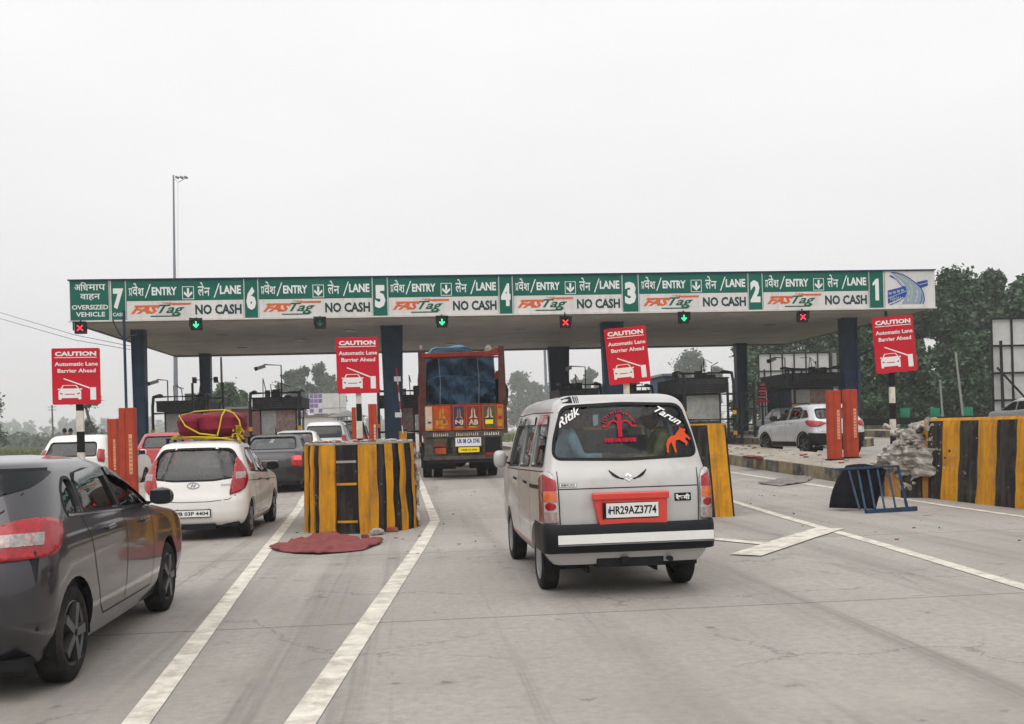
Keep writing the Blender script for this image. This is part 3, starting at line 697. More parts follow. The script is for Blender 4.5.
a0, a1 = nose_angle(338), nose_angle(357.5)
for f in (.13, .55, .80):
    b = MB()
    pp = [(r * 1.045 * math.sin(a0 + (a1 - a0) * i / 4), r - r * 1.045 * math.cos(a0 + (a1 - a0) * i / 4)) for i in range(5)]
    for i in range(4): b.add([(pp[i][0], pp[i][1] - .012, f * hB), (pp[i + 1][0], pp[i + 1][1] - .012, f * hB), (pp[i + 1][0], pp[i + 1][1] - .012, f * hB + .035), (pp[i][0], pp[i][1] - .012, f * hB + .035)], [(0, 1, 2, 3)], 'yellow_paint' if f < .7 else 'bare_concrete')
    b.build('step_marking', t)
b = MB(); q = random.Random(5)
for i in range(60):
    an = q.uniform(-1.5, 1.5); rr = q.uniform(.3, .78); s_ = q.uniform(.01, .04); b.blob((rr * math.sin(an), r - rr * math.cos(an), hB + .04 + s_ * .3), (s_ * 1.6, s_ * 1.4, s_ * .7), q.choice(['bare_concrete', 'broken_concrete', 'brick']), 4, i, .4)
tag(b.build('concrete_crumbs', t, smooth=True), kind='stuff')
# crumbled right rear corner
b = MB()
for i in range(26):
    z = q.uniform(.02, hB * .95); y = r + q.uniform(-.1, .35); s_ = q.uniform(.03, .075); b.blob((r * (1.0 + .05 * (1 - z / hB)) + .02 * q.random(), y, z), (s_ * .7, s_ * 1.2, s_ * 1.5), 'broken_concrete' if q.random() < .8 else 'brick', 4, i, .5)
b.build('chipped_edge', t)

# far side of the van: barrier whose left face we see past the van
def straight_barrier(label, x0, x1, y0, y1, h, first, step, name='crash_barrier', nose=.35, capm='yellow_paint'):
    g = gz((x0 + x1) / 2, y0); t = thing(name, label, 'crash barrier', (0, 0, g)); b = MB()
    def col_(y): return 'yellow_paint' if int(math.floor((y - first) / step)) % 2 == 0 else 'barrier_black'
    ys = sorted(set([y0, y1] + [first + step * k for k in range(-60, 60) if y0 < first + step * k < y1]))
    bt = .10
    for s_, xb, xt in ((-1, x0 - bt, x0), (1, x1 + bt, x1)):
        for a, c in zip(ys[:-1], ys[1:]):
            m = col_((a + c) / 2)
            for f0, f1 in ((-.1, .12), (.12, .6), (.6, .96)):
                xa, xc = xb + (xt - xb) * max(0, f0), xb + (xt - xb) * f1
                b.add([(xa, a, f0 * h), (xa, c, f0 * h), (xc, c, f1 * h), (xc, a, f1 * h)], [(0, 1, 2, 3)], m)
            xk = xt - s_ * .04
            b.add([(xt, a, h * .96), (xt, c, h * .96), (xk, c, h), (xk, a, h)], [(0, 1, 2, 3)], 'yellow_paint')
    w_ = x1 - x0; 
    for yy, m in ((y0, None), (y1, None)):
        n = 4
        for i in range(n):
            xa, xc = x0 - bt + (w_ + 2 * bt) * i / n, x0 - bt + (w_ + 2 * bt) * (i + 1) / n; ta, tc_ = x0 + w_ * i / n, x0 + w_ * (i + 1) / n
            b.add([(xa, yy, -.1 * h), (xc, yy, -.1 * h), (tc_, yy, h), (ta, yy, h)], [(0, 1, 2, 3)], 'yellow_paint' if i % 2 else 'barrier_black')
    b.build('barrier_wall', t)
    b = MB(); b.box(x0 + .03, x1 - .03, y0, y1, h - .002, h + .012, capm); b.build('barrier_cap', t)
    return t, g
# measured from the photo: right end at pixel 734
e = G(735, 516.5)
hh = P(730, 424.5, e.y).z - e.z
t = thing('crash_barrier', 'short yellow and black concrete barrier peeking out right of the silver van', 'crash barrier', (e.x, e.y, e.z))
b = MB(); xs = [(-2.0, 'barrier_black'), (-1.45, 'yellow_paint'), (-.92, 'barrier_black'), (-.32, 'yellow_paint'), (-.03, 'barrier_black'), (0, None)]
for (xa, m), (xc, _) in zip(xs[:-1], xs[1:]):
    k = lambda x: x * .965 - .08
    b.add([(xa, 0, -.02), (xc, 0, -.02), (k(xc), .10, hh), (k(xa), .10, hh)], [(0, 1, 2, 3)], m)
for i in range(14):
    ya, yc = i * .3, i * .3 + .3; m = 'yellow_paint' if i % 2 else 'barrier_black'
    b.add([(0, ya, -.02), (0, yc, -.02), (-.08, yc + .1, hh), (-.08, ya + .1, hh)], [(0, 1, 2, 3)], m)
b.box(-2.02, -.075, .10, 4.3, hh - .03, hh + .025, 'yellow_paint'); b.box(-2.0, -.08, .1, 4.2, 0, hh - .03, 'barrier_black')
b.build('barrier_wall', t)
# the long one at the right
e0 = G(921, 497); e1 = G(1024, 509.5); print('barrier ends', e0, e1)
dirv = (e1 - e0); dirv.z = 0; Lb = dirv.length; ang = math.atan2(dirv.x, -dirv.y)
htop = P(960, 417.5, G(960, 501).y).z - G(960, 501).z
t = thing('crash_barrier', 'long tall yellow and black striped barrier with a smashed end at the right', 'crash barrier', (e0.x, e0.y, e0.z - .01), ang)
# local: -y runs towards the camera, x to the right
def bx(px, y):   # distance from the far end for a pixel column on its face
    Gp = G(px, y); return (Gp - e0).to_2d().length
cutp = [(919, 497, 'yellow_paint'), (925, 497.5, 'barrier_black'), (941.5, 499, 'yellow_paint'), (958.5, 501, 'barrier_black'), (977, 503, 'yellow_paint'), (995.5, 505.5, 'barrier_black'), (1015, 508, 'yellow_paint')]
ds = [(0.0, 'yellow_paint'), (bx(925, 497.6), 'barrier_black'), (bx(942, 499.4), 'yellow_paint'), (bx(959, 501.5), 'barrier_black'), (bx(977, 503.7), 'yellow_paint'), (bx(995.5, 506), 'barrier_black'), (bx(1015, 508.4), 'yellow_paint')]
for i in range(9): ds.append((ds[-1][0] + .75, 'barrier_black' if i % 2 == 0 else 'yellow_paint'))
END = ds[-1][0]
b = MB(); g0 = e0.z; yw = 1.7
for (da, m), (dc, _) in zip(ds[:-1], ds[1:]):
    from mathutils import noise as mn
    nk = max(2, int((dc - da) / .12)); fs_ = [-.02, .05, .12, .2, .3, .4, .5, .6, .7, .8, .88, .965]
    def wp(d, f):
        e_ = 0 if f > .95 else .022 * mn.noise(Vector((d * 2.2, f * 3, 1))) + .008 * mn.noise(Vector((d * 8, f * 9, 2))); return (max(0, f) * .104 + e_, -d - (.022 * mn.noise(Vector((d * 7, f * 4, 3))) if .01 < d else 0), f * htop)
    for k_ in range(nk):
        d0, d1 = da + (dc - da) * k_ / nk, da + (dc - da) * (k_ + 1) / nk
        for f0, f1 in zip(fs_[:-1], fs_[1:]): b.add([wp(d0, f0), wp(d1, f0), wp(d1, f1), wp(d0, f1)], [(0, 1, 2, 3)], m)
    b.add([(.10, -da, htop * .965), (.10, -dc, htop * .965), (.13, -dc, htop), (.13, -da, htop)], [(0, 1, 2, 3)], 'yellow_paint')
    b.add([(yw + .1, -da, 0), (yw + .1, -dc, 0), (yw, -dc, htop), (yw, -da, htop)], [(0, 3, 2, 1)], m)
b.add([(0, 0, -.02), (yw + .1, 0, -.02), (yw, 0, htop), (.12, 0, htop)], [(0, 1, 2, 3)], 'yellow_paint'); b.add([(0, -END, -.02), (yw + .1, -END, -.02), (yw, -END, htop), (.12, -END, htop)], [(0, 3, 2, 1)], 'yellow_paint')
b.add([(.13, 0, htop), (.13, -END, htop), (yw, -END, htop), (yw, 0, htop)], [(0, 1, 2, 3)], 'yellow_paint')
b.build('barrier_wall', t)
def crumple(b, c, r, m, seed, amp=.3, n=22):
    from mathutils import noise as mn
    vs = []
    for i in range(n + 1):
        th = math.pi * i / n
        for j in range(2 * n):
            a = math.pi * j / n; d = Vector((math.sin(th) * math.cos(a), math.sin(th) * math.sin(a), math.cos(th)))
            k = 1 + amp * (.5 - 2.2 * abs(mn.noise(d * 2.2 + Vector((seed, 0, 0)))) + .5 - 1.6 * abs(mn.noise(Vector((d.x * 5, d.y * 5, d.z * 9)) + Vector((0, seed, 0)))) * .8)
            vs.append((c[0] + d.x * r[0] * k, c[1] + d.y * r[1] * k, c[2] + d.z * r[2] * k))
    b.add(vs, [(i * 2 * n + j, (i + 1) * 2 * n + j, (i + 1) * 2 * n + (j + 1) % (2 * n), i * 2 * n + (j + 1) % (2 * n)) for i in range(n) for j in range(2 * n)], m)
# smashed nose: broken masonry, bent sheet and dust at the far end
q = random.Random(11); b = MB(); mat('yellow_worn', (.42, .19, .03), .7, var=.3, scale=6, dirt=(.22, .13, .07), dscale=5, dlo=.4, dhi=.7, bmp=.5); mat('torn_sheet', (.40, .375, .34), .35, var=.35, scale=7, dirt=(.13, .10, .08), dscale=5, dlo=.42, dhi=.7, bmp=.5)
NC = (.42, .55); nr = .92
for k in range(22):            # what is left of the painted round nose
    a_, c_ = math.pi * (.32 + 1.05 * k / 22), math.pi * (.32 + 1.05 * (k + 1) / 22)
    def wl_(a, h): return (NC[0] + nr * (1.04 - .04 * h) * math.cos(a), NC[1] + nr * (1.04 - .04 * h) * math.sin(a) * .8 - .1, h * htop)
    ha, hc = .36 + .10 * math.sin(k * 1.7), .36 + .10 * math.sin((k + 1) * 1.7)
    b.add([wl_(a_, -.02), wl_(c_, -.02), wl_(c_, hc), wl_(a_, ha)], [(0, 1, 2, 3)], 'yellow_worn' if (k // 3) % 2 else 'barrier_black')
crumple(b, (.36, .42, htop * .40), (.90, .66, htop * .30), 'torn_sheet', 4, .22, 30)
crumple(b, (.48, .30, htop * .68), (.62, .50, htop * .28), 'broken_concrete', 8, .24, 26)
for i in range(46):
    s_ = q.uniform(.03, .085); an = q.uniform(2.2, 4.2); b.blob((.38 + .80 * math.cos(an) * q.uniform(.7, 1), .35 + q.uniform(-.5, .45), q.uniform(.2, htop * .92)), (s_, s_ * 1.2, s_ * .8), q.choice(['broken_concrete', 'broken_concrete', 'bare_concrete', 'bare_concrete', 'broken_concrete', 'barrier_black']), 5, i, .6)
b.build('smashed_masonry', t)
b = MB()
nu, nv = 26, 12; vs = []
for i in range(nu + 1):
    u = i / nu
    for k in range(nv + 1):
        v = k / nv; x_ = .0 - .50 * math.sin(u * 3.0) ** .7 * (.6 + .4 * v); y_ = -.45 + 1.25 * u
        cr_ = .035 * math.sin(u * 23 + v * 7) + .03 * math.sin(u * 11 - v * 17) + .02 * q.uniform(-1, 1)
        vs.append((x_ + cr_, y_ + .02 * q.uniform(-1, 1), htop * (.26 + .36 * v) - .10 * u + .05 * math.sin(u * 13) * (1 if k in (0, nv) else .3)))
b.add(vs, [(i * (nv + 1) + k, (i + 1) * (nv + 1) + k, (i + 1) * (nv + 1) + k + 1, i * (nv + 1) + k + 1) for i in range(nu) for k in range(nv) if (i * 7 + k * 5) % 23], 'torn_sheet')
o = b.build('buckled_sheet', t); sm = o.modifiers.new('s', 'SOLIDIFY'); sm.thickness = .012
b = MB()
for i in range(55):
    y_ = -q.uniform(-.1, 1.15) ; z_ = q.uniform(.25, .97) * htop; s_ = q.uniform(.012, .05) * (1.4 if y_ > -.5 else .7); x_ = .02 + .09 * z_ / htop
    b.blob((x_, y_, z_), (.012, s_ * 1.3, s_), 'broken_concrete' if q.random() < .75 else 'barrier_black', 4, i, .55)
tag(b.build('chipped_patches', t), kind='stuff')

# ------------------------------------------------------------------ fallen blue steel gate with a black cloth
g = G(880, 513); base = G(841, 508)
def on(px, py, Y): return P(px, py, Y)
t = thing('steel_railing', 'bent blue steel railing standing skewed on the lane before the smashed barrier', 'railing', tuple(g))
Yf = g.y
def lp(px, py, Y): v = P(px, py, Y) - g; return (v.x, v.y, v.z)
b = MB(); b.beam(lp(834, 469.5, Yf + .9), lp(899, 466, Yf + .15), .055, .035, 'blue_metal'); b.build('top_rail', t, bevel=.004)
b = MB(); b.beam(lp(865.5, 512, Yf), lp(916.5, 508.3, Yf + .12), .06, .07, 'blue_metal'); b.build('bottom_rail', t, bevel=.004)
for (xa, ya), (xc, yc) in (((849, 471), (859.5, 509)), ((858, 470.5), (865.5, 509.5)), ((868, 470), (875, 508.5)), ((877.5, 469.5), (884.5, 508)), ((888, 469), (895.5, 507.5)), ((898, 466.5), (907, 507.5))):
    u = (xa - 834) / 65; u2 = (xc - 865) / 51
    b = MB(); b.tube(lp(xa, ya, Yf + .9 - .75 * u), lp(xc, yc, Yf + .12 * max(0, u2)), .017 if xa < 895 else .026, 'blue_metal'); b.build('rail_bar', t, smooth=True)
t2 = Vector(lp(829, 507.5, Yf + .55))
b = MB(); vs = []; cols = 12
for i in range(cols + 1):
    u = i / cols; xb_ = 829.5 + (876 - 829.5) * u; yb_ = 507.5 + 1.5 * u; xt_ = 846 + (886 - 846) * u; yt_ = 465.5 - 3.5 * math.sin(u * 3.1) + 4 * u; Yb = Yf + .6 - .25 * u + .06 * math.sin(u * 14); Yt = Yf + 1.0 - .75 * u + .02
    for j in range(9):
        v = j / 8; px = xb_ * (1 - v) + xt_ * v - 4 * math.sin(v * 3.1) * (1 - u) ; vs.append(lp(px, yb_ * (1 - v) + yt_ * v, Yb * (1 - v) + Yt * v + .03 * math.sin(u * 20 + v * 3)))
b.add(vs, [(i * 9 + j, (i + 1) * 9 + j, (i + 1) * 9 + j + 1, i * 9 + j + 1) for i in range(cols) for j in range(8)], 'black_cloth')
o = b.build('black_sheet', None, smooth=True); o.location = g; tag(o, 'black cloth sheet draped over the blue steel railing down to the road', 'cloth'); sm = o.modifiers.new('s', 'SOLIDIFY'); sm.thickness = .01

# red cloth, grey rags and bricks on the road
def rag(name, label, pts, m, seed, amp, cat='cloth'):
    q = random.Random(seed); g = [G(*p) for p in pts]; c = sum(g, Vector()) / len(g)
    bm = bmesh.new(); vs = [bm.verts.new(p - c) for p in g]; f = bm.faces.new(vs); bmesh.ops.triangulate(bm, faces=[f])
    for _ in range(6):
        es = [e for e in bm.edges if e.calc_length() > .045]
        if not es: break
        bmesh.ops.subdivide_edges(bm, edges=es, cuts=1); bmesh.ops.triangulate(bm, faces=bm.faces)
    from mathutils import noise as mn
    for v in bm.verts:
        bd = v.is_boundary; p_ = Vector((v.co.x * 2.2, v.co.y * 1.7, seed)); n1 = mn.noise(p_); n2 = mn.noise(p_ * 2.7); h_ = (1 - abs(n1) * 3) * amp * .8 + (1 - abs(n2) * 2.6) * amp * .45; h_ = max(0, h_)
        v.co.x += mn.noise(p_ * 3.1) * .03; v.co.y += mn.noise(p_ * 3.7) * .03
        v.co.z = (gz(v.co.x + c.x, v.co.y + c.y) - c.z) + .012 + (h_ * (.35 if bd else 1))
    me = bpy.data.meshes.new(name); bm.to_mesh(me); bm.free(); me.materials.append(MATS[m]); me.polygons.foreach_set('use_smooth', [True] * len(me.polygons))
    o = bpy.data.objects.new(name, me); col.objects.link(o); o.location = c; sm = o.modifiers.new('s', 'SOLIDIFY'); sm.thickness = .008; tag(o, label, cat)
rag('red_cloth', 'crumpled faded red cloth lying at the foot of the round barrier', [(268, 549), (285, 545), (300, 541), (312, 537.5), (322, 536), (336, 535.5), (345, 538), (358, 541), (372, 540.5), (384, 541.5), (379, 545), (370, 548), (364, 551), (345, 553), (318, 555), (295, 554), (278, 552)], 'red_cloth', 3, .045)
rag('crushed_sack', 'flattened grey sack lying beside the kerb right of the van', [(758, 484), (778, 481), (800, 477.5), (812, 479), (806, 483), (780, 486.5)], 'grey_rag', 5, .05, 'sack')
q = random.Random(2)
for i, (px, py, s_, m, lb) in enumerate(((404, 524, .09, 'brick', 'loose brick at the right foot of the round barrier'), (392, 532, .07, 'brick', 'broken brick lump left of the loose brick by the round barrier'), (377, 535, .085, 'broken_concrete', 'grey lump of broken concrete at the foot of the round barrier'), (365, 538, .05, 'brick', 'small reddish brick chip under the yellow stripe of the round barrier'))):
    p = G(px, py); b = MB(); b.blob((0, 0, s_ * .55), (s_ * 1.4, s_ * .8, s_ * .6), m, 6, i, .18, .5 if m == 'brick' else .8)
    nm = 'loose_brick' if m == 'brick' else 'concrete_lump'; o = b.build(nm); o.location = p; o.rotation_euler = (0, 0, .3 * i); tag(o, lb, 'rubble')
b = MB()
for i in range(90):
    px, py = q.choice([(q.uniform(290, 420), q.uniform(520, 546)), (q.uniform(730, 1024), q.uniform(480, 545)), (q.uniform(380, 500), q.uniform(490, 560)), (q.uniform(745, 900), q.uniform(478, 500))]); p = G(px, py); s_ = q.uniform(.006, .022)
    b.blob((p.x, p.y, p.z + s_ * .4), (s_ * 1.3, s_, s_ * .6), q.choice(['broken_concrete', 'bare_concrete', 'brick', 'black_paint']), 3, i, .4)
tag(b.build('road_grit'), 'scattered grit and small stones on the lanes', 'grit', kind='stuff')
b = MB()
for i in range(70):
    x = q.uniform(9.95, 11.6); y = q.uniform(22, 40); s_ = q.uniform(.012, .05); b.blob((x, y, gz(x, y) + .335 + s_ * .3), (s_ * 1.6, s_ * 1.2, s_ * .6), q.choice(['broken_concrete', 'bare_concrete', 'brick', 'kerb_black']), 4, i, .45)
tag(b.build('island_rubble'), 'dust and small rubble strewn on the island before the SUV', 'rubble', kind='stuff')
for px, py, Y, lb, m in ((758, 449.5, 27, 'flat red rag on the island left of the SUV front wheel', 'red_cloth'),):
    p = P(px, py, Y); b = MB(); b.blob((0, 0, .03), (.32, .25, .05), m, 8, 3, .5); o = b.build('red_rag', smooth=True); o.location = (p.x, Y + .4, gz(p.x, Y) + .34); tag(o, lb, 'rag')
mat('lamp_silver', (.30, .26, .26), .3, .2, var=.3, scale=30, coat=1)
mat('window_black', (.006, .007, .008), .12, var=0); MATS['window_black'].node_tree.nodes['Principled BSDF'].inputs['Specular IOR Level'].default_value = .25
# ------------------------------------------------------------------ vehicles
def cr(keys, n=5):                       # smooth the table of slices
    out = []
    K = [keys[0]] + keys + [keys[-1]]
    for i in range(1, len(K) - 2):
        for j in range(n):
            t = j / n; row = []
            for a, b_, c, d in zip(K[i - 1], K[i], K[i + 1], K[i + 2]):
                m1 = (c - a) / 2; m2 = (d - b_) / 2
                lim = 3 * abs(c - b_); m1 = max(-lim, min(lim, m1)); m2 = max(-lim, min(lim, m2))
                if (c - b_) * m1 < 0: m1 = 0
                if (c - b_) * m2 < 0: m2 = 0
                row.append((2 * t**3 - 3 * t**2 + 1) * b_ + (t**3 - 2 * t**2 + t) * m1 + (-2 * t**3 + 3 * t**2) * c + (t**3 - t**2) * m2)
            out.append(tuple(row))
    out.append(keys[-1]); return out
def outline(yr, yf, hw, rx, ry, bulge, fx, fy):
    L_ = yf - yr; rx = min(rx, hw * .8); ry = min(ry, L_ * .4); fx = min(fx, hw * .8); fy = min(fy, L_ * .42); ym = (yr + yf) / 2; pts = []
    half = []                            # right half, from the rear centre to the front centre
    for i in range(6): x = (hw - rx) * i / 6; half.append((x, yr + bulge * (x / hw) ** 2))
    for i in range(8): t = math.pi / 2 * i / 8; half.append((hw - rx + rx * math.sin(t), yr + bulge + ry - ry * math.cos(t)))
    n = 16
    for i in range(n):
        y = (yr + bulge + ry) + (yf - fy - yr - bulge - ry) * i / n; half.append((hw - .025 * ((y - ym) / (L_ / 2)) ** 2 + .025 * ((yr + bulge + ry - ym) / (L_ / 2)) ** 2 * (1 - i / n) , y))
    for i in range(8): t = math.pi / 2 * i / 8; half.append((hw - fx + fx * math.cos(t), yf - fy + fy * math.sin(t) - .06 * (1 - math.sin(t)) * 0))
    for i in range(6): x = (hw - fx) * (1 - i / 6); half.append((x, yf))
    half.append((0, yf))
    return half + [(-x, y) for x, y in half[-2:0:-1]]
class Body:
    def __init__(s, keys, rx=.2, ry=.22, bulge=.04, fx=.35, fy=.3, flat_top=False):
        s.rows = cr(keys); s.par = (rx, ry, bulge, fx, fy); b = MB(); s.hw = max(r[3] for r in s.rows); N = None; s.z0 = s.rows[0][0]
        for z, yr, yf, hw in s.rows:
            o = outline(yr, yf, hw, rx, ry, bulge, fx, fy); N = len(o); b.v += [(x, y, z) for x, y in o]
        s.N = N; k = len(s.rows); b.mi('car_white')
        for i in range(k - 1):
            for j in range(N): b.f.append((i * N + j, i * N + (j + 1) % N, (i + 1) * N + (j + 1) % N, (i + 1) * N + j)); b.m.append(0)
        b.f.append(tuple(range((k - 1) * N, k * N))); b.m.append(0)
        s.v, s.f = b.v, b.f
        s.bvh = BVHTree.FromPolygons([Vector(v) for v in s.v], s.f)
    def at(s, z):
        rows = s.rows
        for a, c in zip(rows[:-1], rows[1:]):
            if a[0] <= z <= c[0]: t = (z - a[0]) / (c[0] - a[0]); return tuple(p + (q - p) * t for p, q in zip(a, c))
        return rows[-1] if z > rows[-1][0] else rows[0]
    def wrap(s, u, z):                   # point at arc length u round the right side, from the middle of the tail
        r_ = s.at(z); o = outline(r_[1], r_[2], r_[3], *s.par); acc = 0; a = Vector(o[0])
        for q_ in o[1:]:
            c = Vector(q_); l = (c - a).length
            if acc + l >= u: p = a.lerp(c, (u - acc) / max(l, 1e-9)); return Vector((p.x, p.y, z))
            acc += l; a = c
    def hit(s, axis, u, z, off=0):
        if axis == 'w':
            sg = 1 if u >= 0 else -1; u = abs(u); p = s.wrap(u, z); e = .02
            n = (s.wrap(u + e, z) - s.wrap(max(0, u - e), z)).cross(s.wrap(u, z + e) - s.wrap(u, z - e)).normalized()
            p = p + n * off; p.x *= sg; return p       # axis 'r' rear, 'f' front, '+x' right, '-x' left ; u is x (r,f) or y (sides)
        o, d = {'r': (Vector((u, -3, z)), Vector((0, 1, 0))), 'f': (Vector((u, 9, z)), Vector((0, -1, 0))), '+x': (Vector((3, u, z)), Vector((-1, 0, 0))), '-x': (Vector((-3, u, z)), Vector((1, 0, 0))), 't': (Vector((u, z, 4)), Vector((0, 0, -1)))}[axis]
        p, n, i, _ = s.bvh.ray_cast(o, d)
        if p is None: return None
        if n.dot(d) > 0: n = -n
        return p + n * off
    def patch(s, name, poly, axis, m, parent, off=.004, thick=0, cell=.07, smooth=True, extra=None):
        bm = bmesh.new(); vs = [bm.verts.new((a, 0, z)) for a, z in poly]; f = bm.faces.new(vs)
        if len(poly) > 4 or True: bmesh.ops.triangulate(bm, faces=[f], ngon_method='BEAUTY')
        for _ in range(7):
            es = [e for e in bm.edges if e.calc_length() > cell]
            if not es: break
            bmesh.ops.subdivide_edges(bm, edges=es, cuts=1); bmesh.ops.triangulate(bm, faces=bm.faces)
        last = None
        for v in bm.verts:
            h = s.hit(axis, v.co.x, v.co.z, off)
            if h is None:
                c = Vector((sum(p[0] for p in poly) / len(poly), 0, sum(p[1] for p in poly) / len(poly)))
                for k in (.97, .93, .88, .8, .6, .3):
                    q_ = c + (Vector((v.co.x, 0, v.co.z)) - c) * k; h = s.hit(axis, q_.x, q_.z, off)
                    if h: break
            v.co = h or Vector((0, 0, 1))
        bmesh.ops.recalc_face_normals(bm, faces=bm.faces); bm.normal_update()
        out = {'r': Vector((0, -1, 0)), 'f': Vector((0, 1, 0)), '+x': Vector((1, 0, 0)), '-x': Vector((-1, 0, 0)), 't': Vector((0, 0, 1))}.get(axis) or Vector((.7 if poly[0][0] + poly[1][0] > 0 else -.7, -.7, 0))
        if sum((f.normal * f.calc_area() for f in bm.faces), Vector()).dot(out) < 0: bmesh.ops.reverse_faces(bm, faces=bm.faces)
        me = bpy.data.meshes.new(name); bm.to_mesh(me); bm.free(); me.materials.append(MATS[m]); me.polygons.foreach_set('use_smooth', [smooth] * len(me.polygons))
        o = bpy.data.objects.new(name, me); col.objects.link(o); o.parent = parent
        if thick: sm = o.modifiers.new('solid', 'SOLIDIFY'); sm.thickness = thick; sm.offset = 0; me.set_sharp_from_angle(angle=R(40))
        return o
    def strip(s, mb, pts, axis, wd, m, off=.003, closed=False, cell=.06):
        q = []; P_ = pts + ([pts[0]] if closed else [])
        for a, c in zip(P_[:-1], P_[1:]):
            a, c = Vector(a), Vector(c); n = max(1, int((c - a).length / cell)); q += [a.lerp(c, i / n) for i in range(n)]
        q.append(Vector(P_[-1])); vs = []
        for i, p in enumerate(q):
            pa = q[i - 1] if i else (q[-2] if closed else p); pc = q[i + 1] if i < len(q) - 1 else (q[1] if closed else p)
            d = (pc - pa); d = d.normalized() if d.length > 1e-9 else Vector((1, 0)); n_ = Vector((-d.y, d.x)) * wd / 2
            for e in (-1, 1):
                w_ = p + n_ * e; h = s.hit(axis, w_.x, w_.y, off) or s.hit(axis, p.x, p.y, off)
                if h is None: h = vs[-1] if vs else Vector((0, 0, .5))
                vs.append(h)
        mb.add(vs, [(2 * i, 2 * i + 2, 2 * i + 3, 2 * i + 1) for i in range(len(q) - 1)], m)
    def text(s, mb, t, u0, u1, z0, z1, axis, m, off=.006, bold=.02, shear=0, rot=0, flip=False):
        v, f = text_data(t, bold, shear); cu, cz = (u0 + u1) / 2, (z0 + z1) / 2; vs = []
        for a, b_ in v:
            x = (a - .5) * (u1 - u0); z = (b_ - .5) * (z1 - z0)
            if flip: x = -x
            xr = x * math.cos(rot) - z * math.sin(rot); zr = x * math.sin(rot) + z * math.cos(rot)
            h = s.hit(axis, cu + xr, cz + zr, off); vs.append(h or Vector((cu, 0, cz)))
        mb.add(vs, f, m)
    def poly(s, mb, pts, axis, m, off=.006):
        vs = [s.hit(axis, a, z, off) or s.hit(axis, a * .97, z, off) or Vector((a, 0, z)) for a, z in pts]; mb.add(vs, [tuple(range(len(vs)))], m)

def shell(body, holes, arches, m, parent, name='body', th=.035):
    me = bpy.data.meshes.new(name); me.from_pydata(body.v, [], body.f); me.materials.append(MATS[m])
    o = bpy.data.objects.new(name, me); col.objects.link(o)
    sm = o.modifiers.new('s', 'SOLIDIFY'); sm.thickness = th; sm.offset = -1; sm.use_even_offset = False
    cb = MB()
    for axis, poly in holes:
        poly = list(poly); N = len(poly)
        if axis == 'x': rng = [(-2, 2)]
        elif axis == 'r': rng = [(-2, 1.35)]
        elif axis == 'f': rng = [(body.rows[0][2] * .52, 8)]
        for a, c in rng:
            if axis == 'x': vs = [(a, y, z) for y, z in poly] + [(c, y, z) for y, z in poly]
            else: vs = [(x, a, z) for x, z in poly] + [(x, c, z) for x, z in poly]
            cb.add(vs, [tuple(range(N))[::-1], tuple(range(N, 2 * N))] + [(i, (i + 1) % N, N + (i + 1) % N, N + i) for i in range(N)], 'car_white')
    for y, z, r in arches:
        n = 28
        for a, c in ((-1.6, -.40), (.40, 1.6)):
            vs = [(a, y + r * math.cos(2 * math.pi * k / n), z + r * math.sin(2 * math.pi * k / n)) for k in range(n)] + [(c, y + r * math.cos(2 * math.pi * k / n), z + r * math.sin(2 * math.pi * k / n)) for k in range(n)]
            cb.add(vs, [tuple(range(n))[::-1], tuple(range(n, 2 * n))] + [(i, (i + 1) % n, n + (i + 1) % n, n + i) for i in range(n)], 'car_white')
    co = cb.build('cut', None, bevel=0)
    bm = bmesh.new(); bm.from_mesh(co.data); bmesh.ops.recalc_face_normals(bm, faces=bm.faces); bm.to_mesh(co.data); bm.free()
    bo = o.modifiers.new('b', 'BOOLEAN'); bo.operation = 'DIFFERENCE'; bo.solver = 'EXACT'; bo.object = co; bo.use_self = True
    dg = bpy.context.evaluated_depsgraph_get(); res = bpy.data.meshes.new_from_object(o.evaluated_get(dg))
    bpy.data.objects.remove(co); bpy.data.objects.remove(o)
    res.name = name; res.materials.clear(); res.materials.append(MATS[m]); res.polygons.foreach_set('material_index', [0] * len(res.polygons)); res.polygons.foreach_set('use_smooth', [True] * len(res.polygons)); res.set_sharp_from_angle(angle=R(42))
    r = bpy.data.objects.new(name, res); col.objects.link(r); r.parent = parent; return r

def wheel(parent, x, y, r, wd, rim='rim_steel', spokes=5, cap=False):
    sg = 1 if x > 0 else -1; p = part('wheel', parent, (x, y, r)); w2 = wd / 2
    b = MB(); pr = [(-w2 * .8, r * .66), (-w2, r * .74), (-w2 * .98, r * .90), (-w2 * .8, r * .985), (-w2 * .3, r), (w2 * .3, r), (w2 * .8, r * .985), (w2 * .98, r * .90), (w2, r * .74), (w2 * .8, r * .66)]
    b.lathe_x(pr, (0, 0, 0), 'rubber', 36); b.build('tyre', p, smooth=True)
    b = MB(); o = w2 * sg
    b.lathe_x([(o * .86, r * .68), (o * .92, r * .66), (o * .80, r * .62), (o * .2, r * .60), (-o * .8, r * .6)], (0, 0, 0), rim, 32)
    b.lathe_x([(o * .15, r * .6), (o * .15, 0.001)], (0, 0, 0), 'black_plastic', 24)
    if cap:
        b.lathe_x([(o * .82, r * .60), (o * .90, r * .45), (o * .80, r * .25), (o * .92, r * .14), (o * .92, .001)], (0, 0, 0), rim, 32)
    else:
        for k in range(spokes):
            a = 2 * math.pi * k / spokes; b.beam((o * .80, r * .08 * math.cos(a), r * .08 * math.sin(a)), (o * .84, r * .63 * math.cos(a), r * .63 * math.sin(a)), .05, r * .16, rim, .04, r * .2)
        b.lathe_x([(o * .8, r * .17), (o * .9, r * .15), (o * .92, .001)], (0, 0, 0), rim, 20)
    b.build('rim', p, smooth=True)

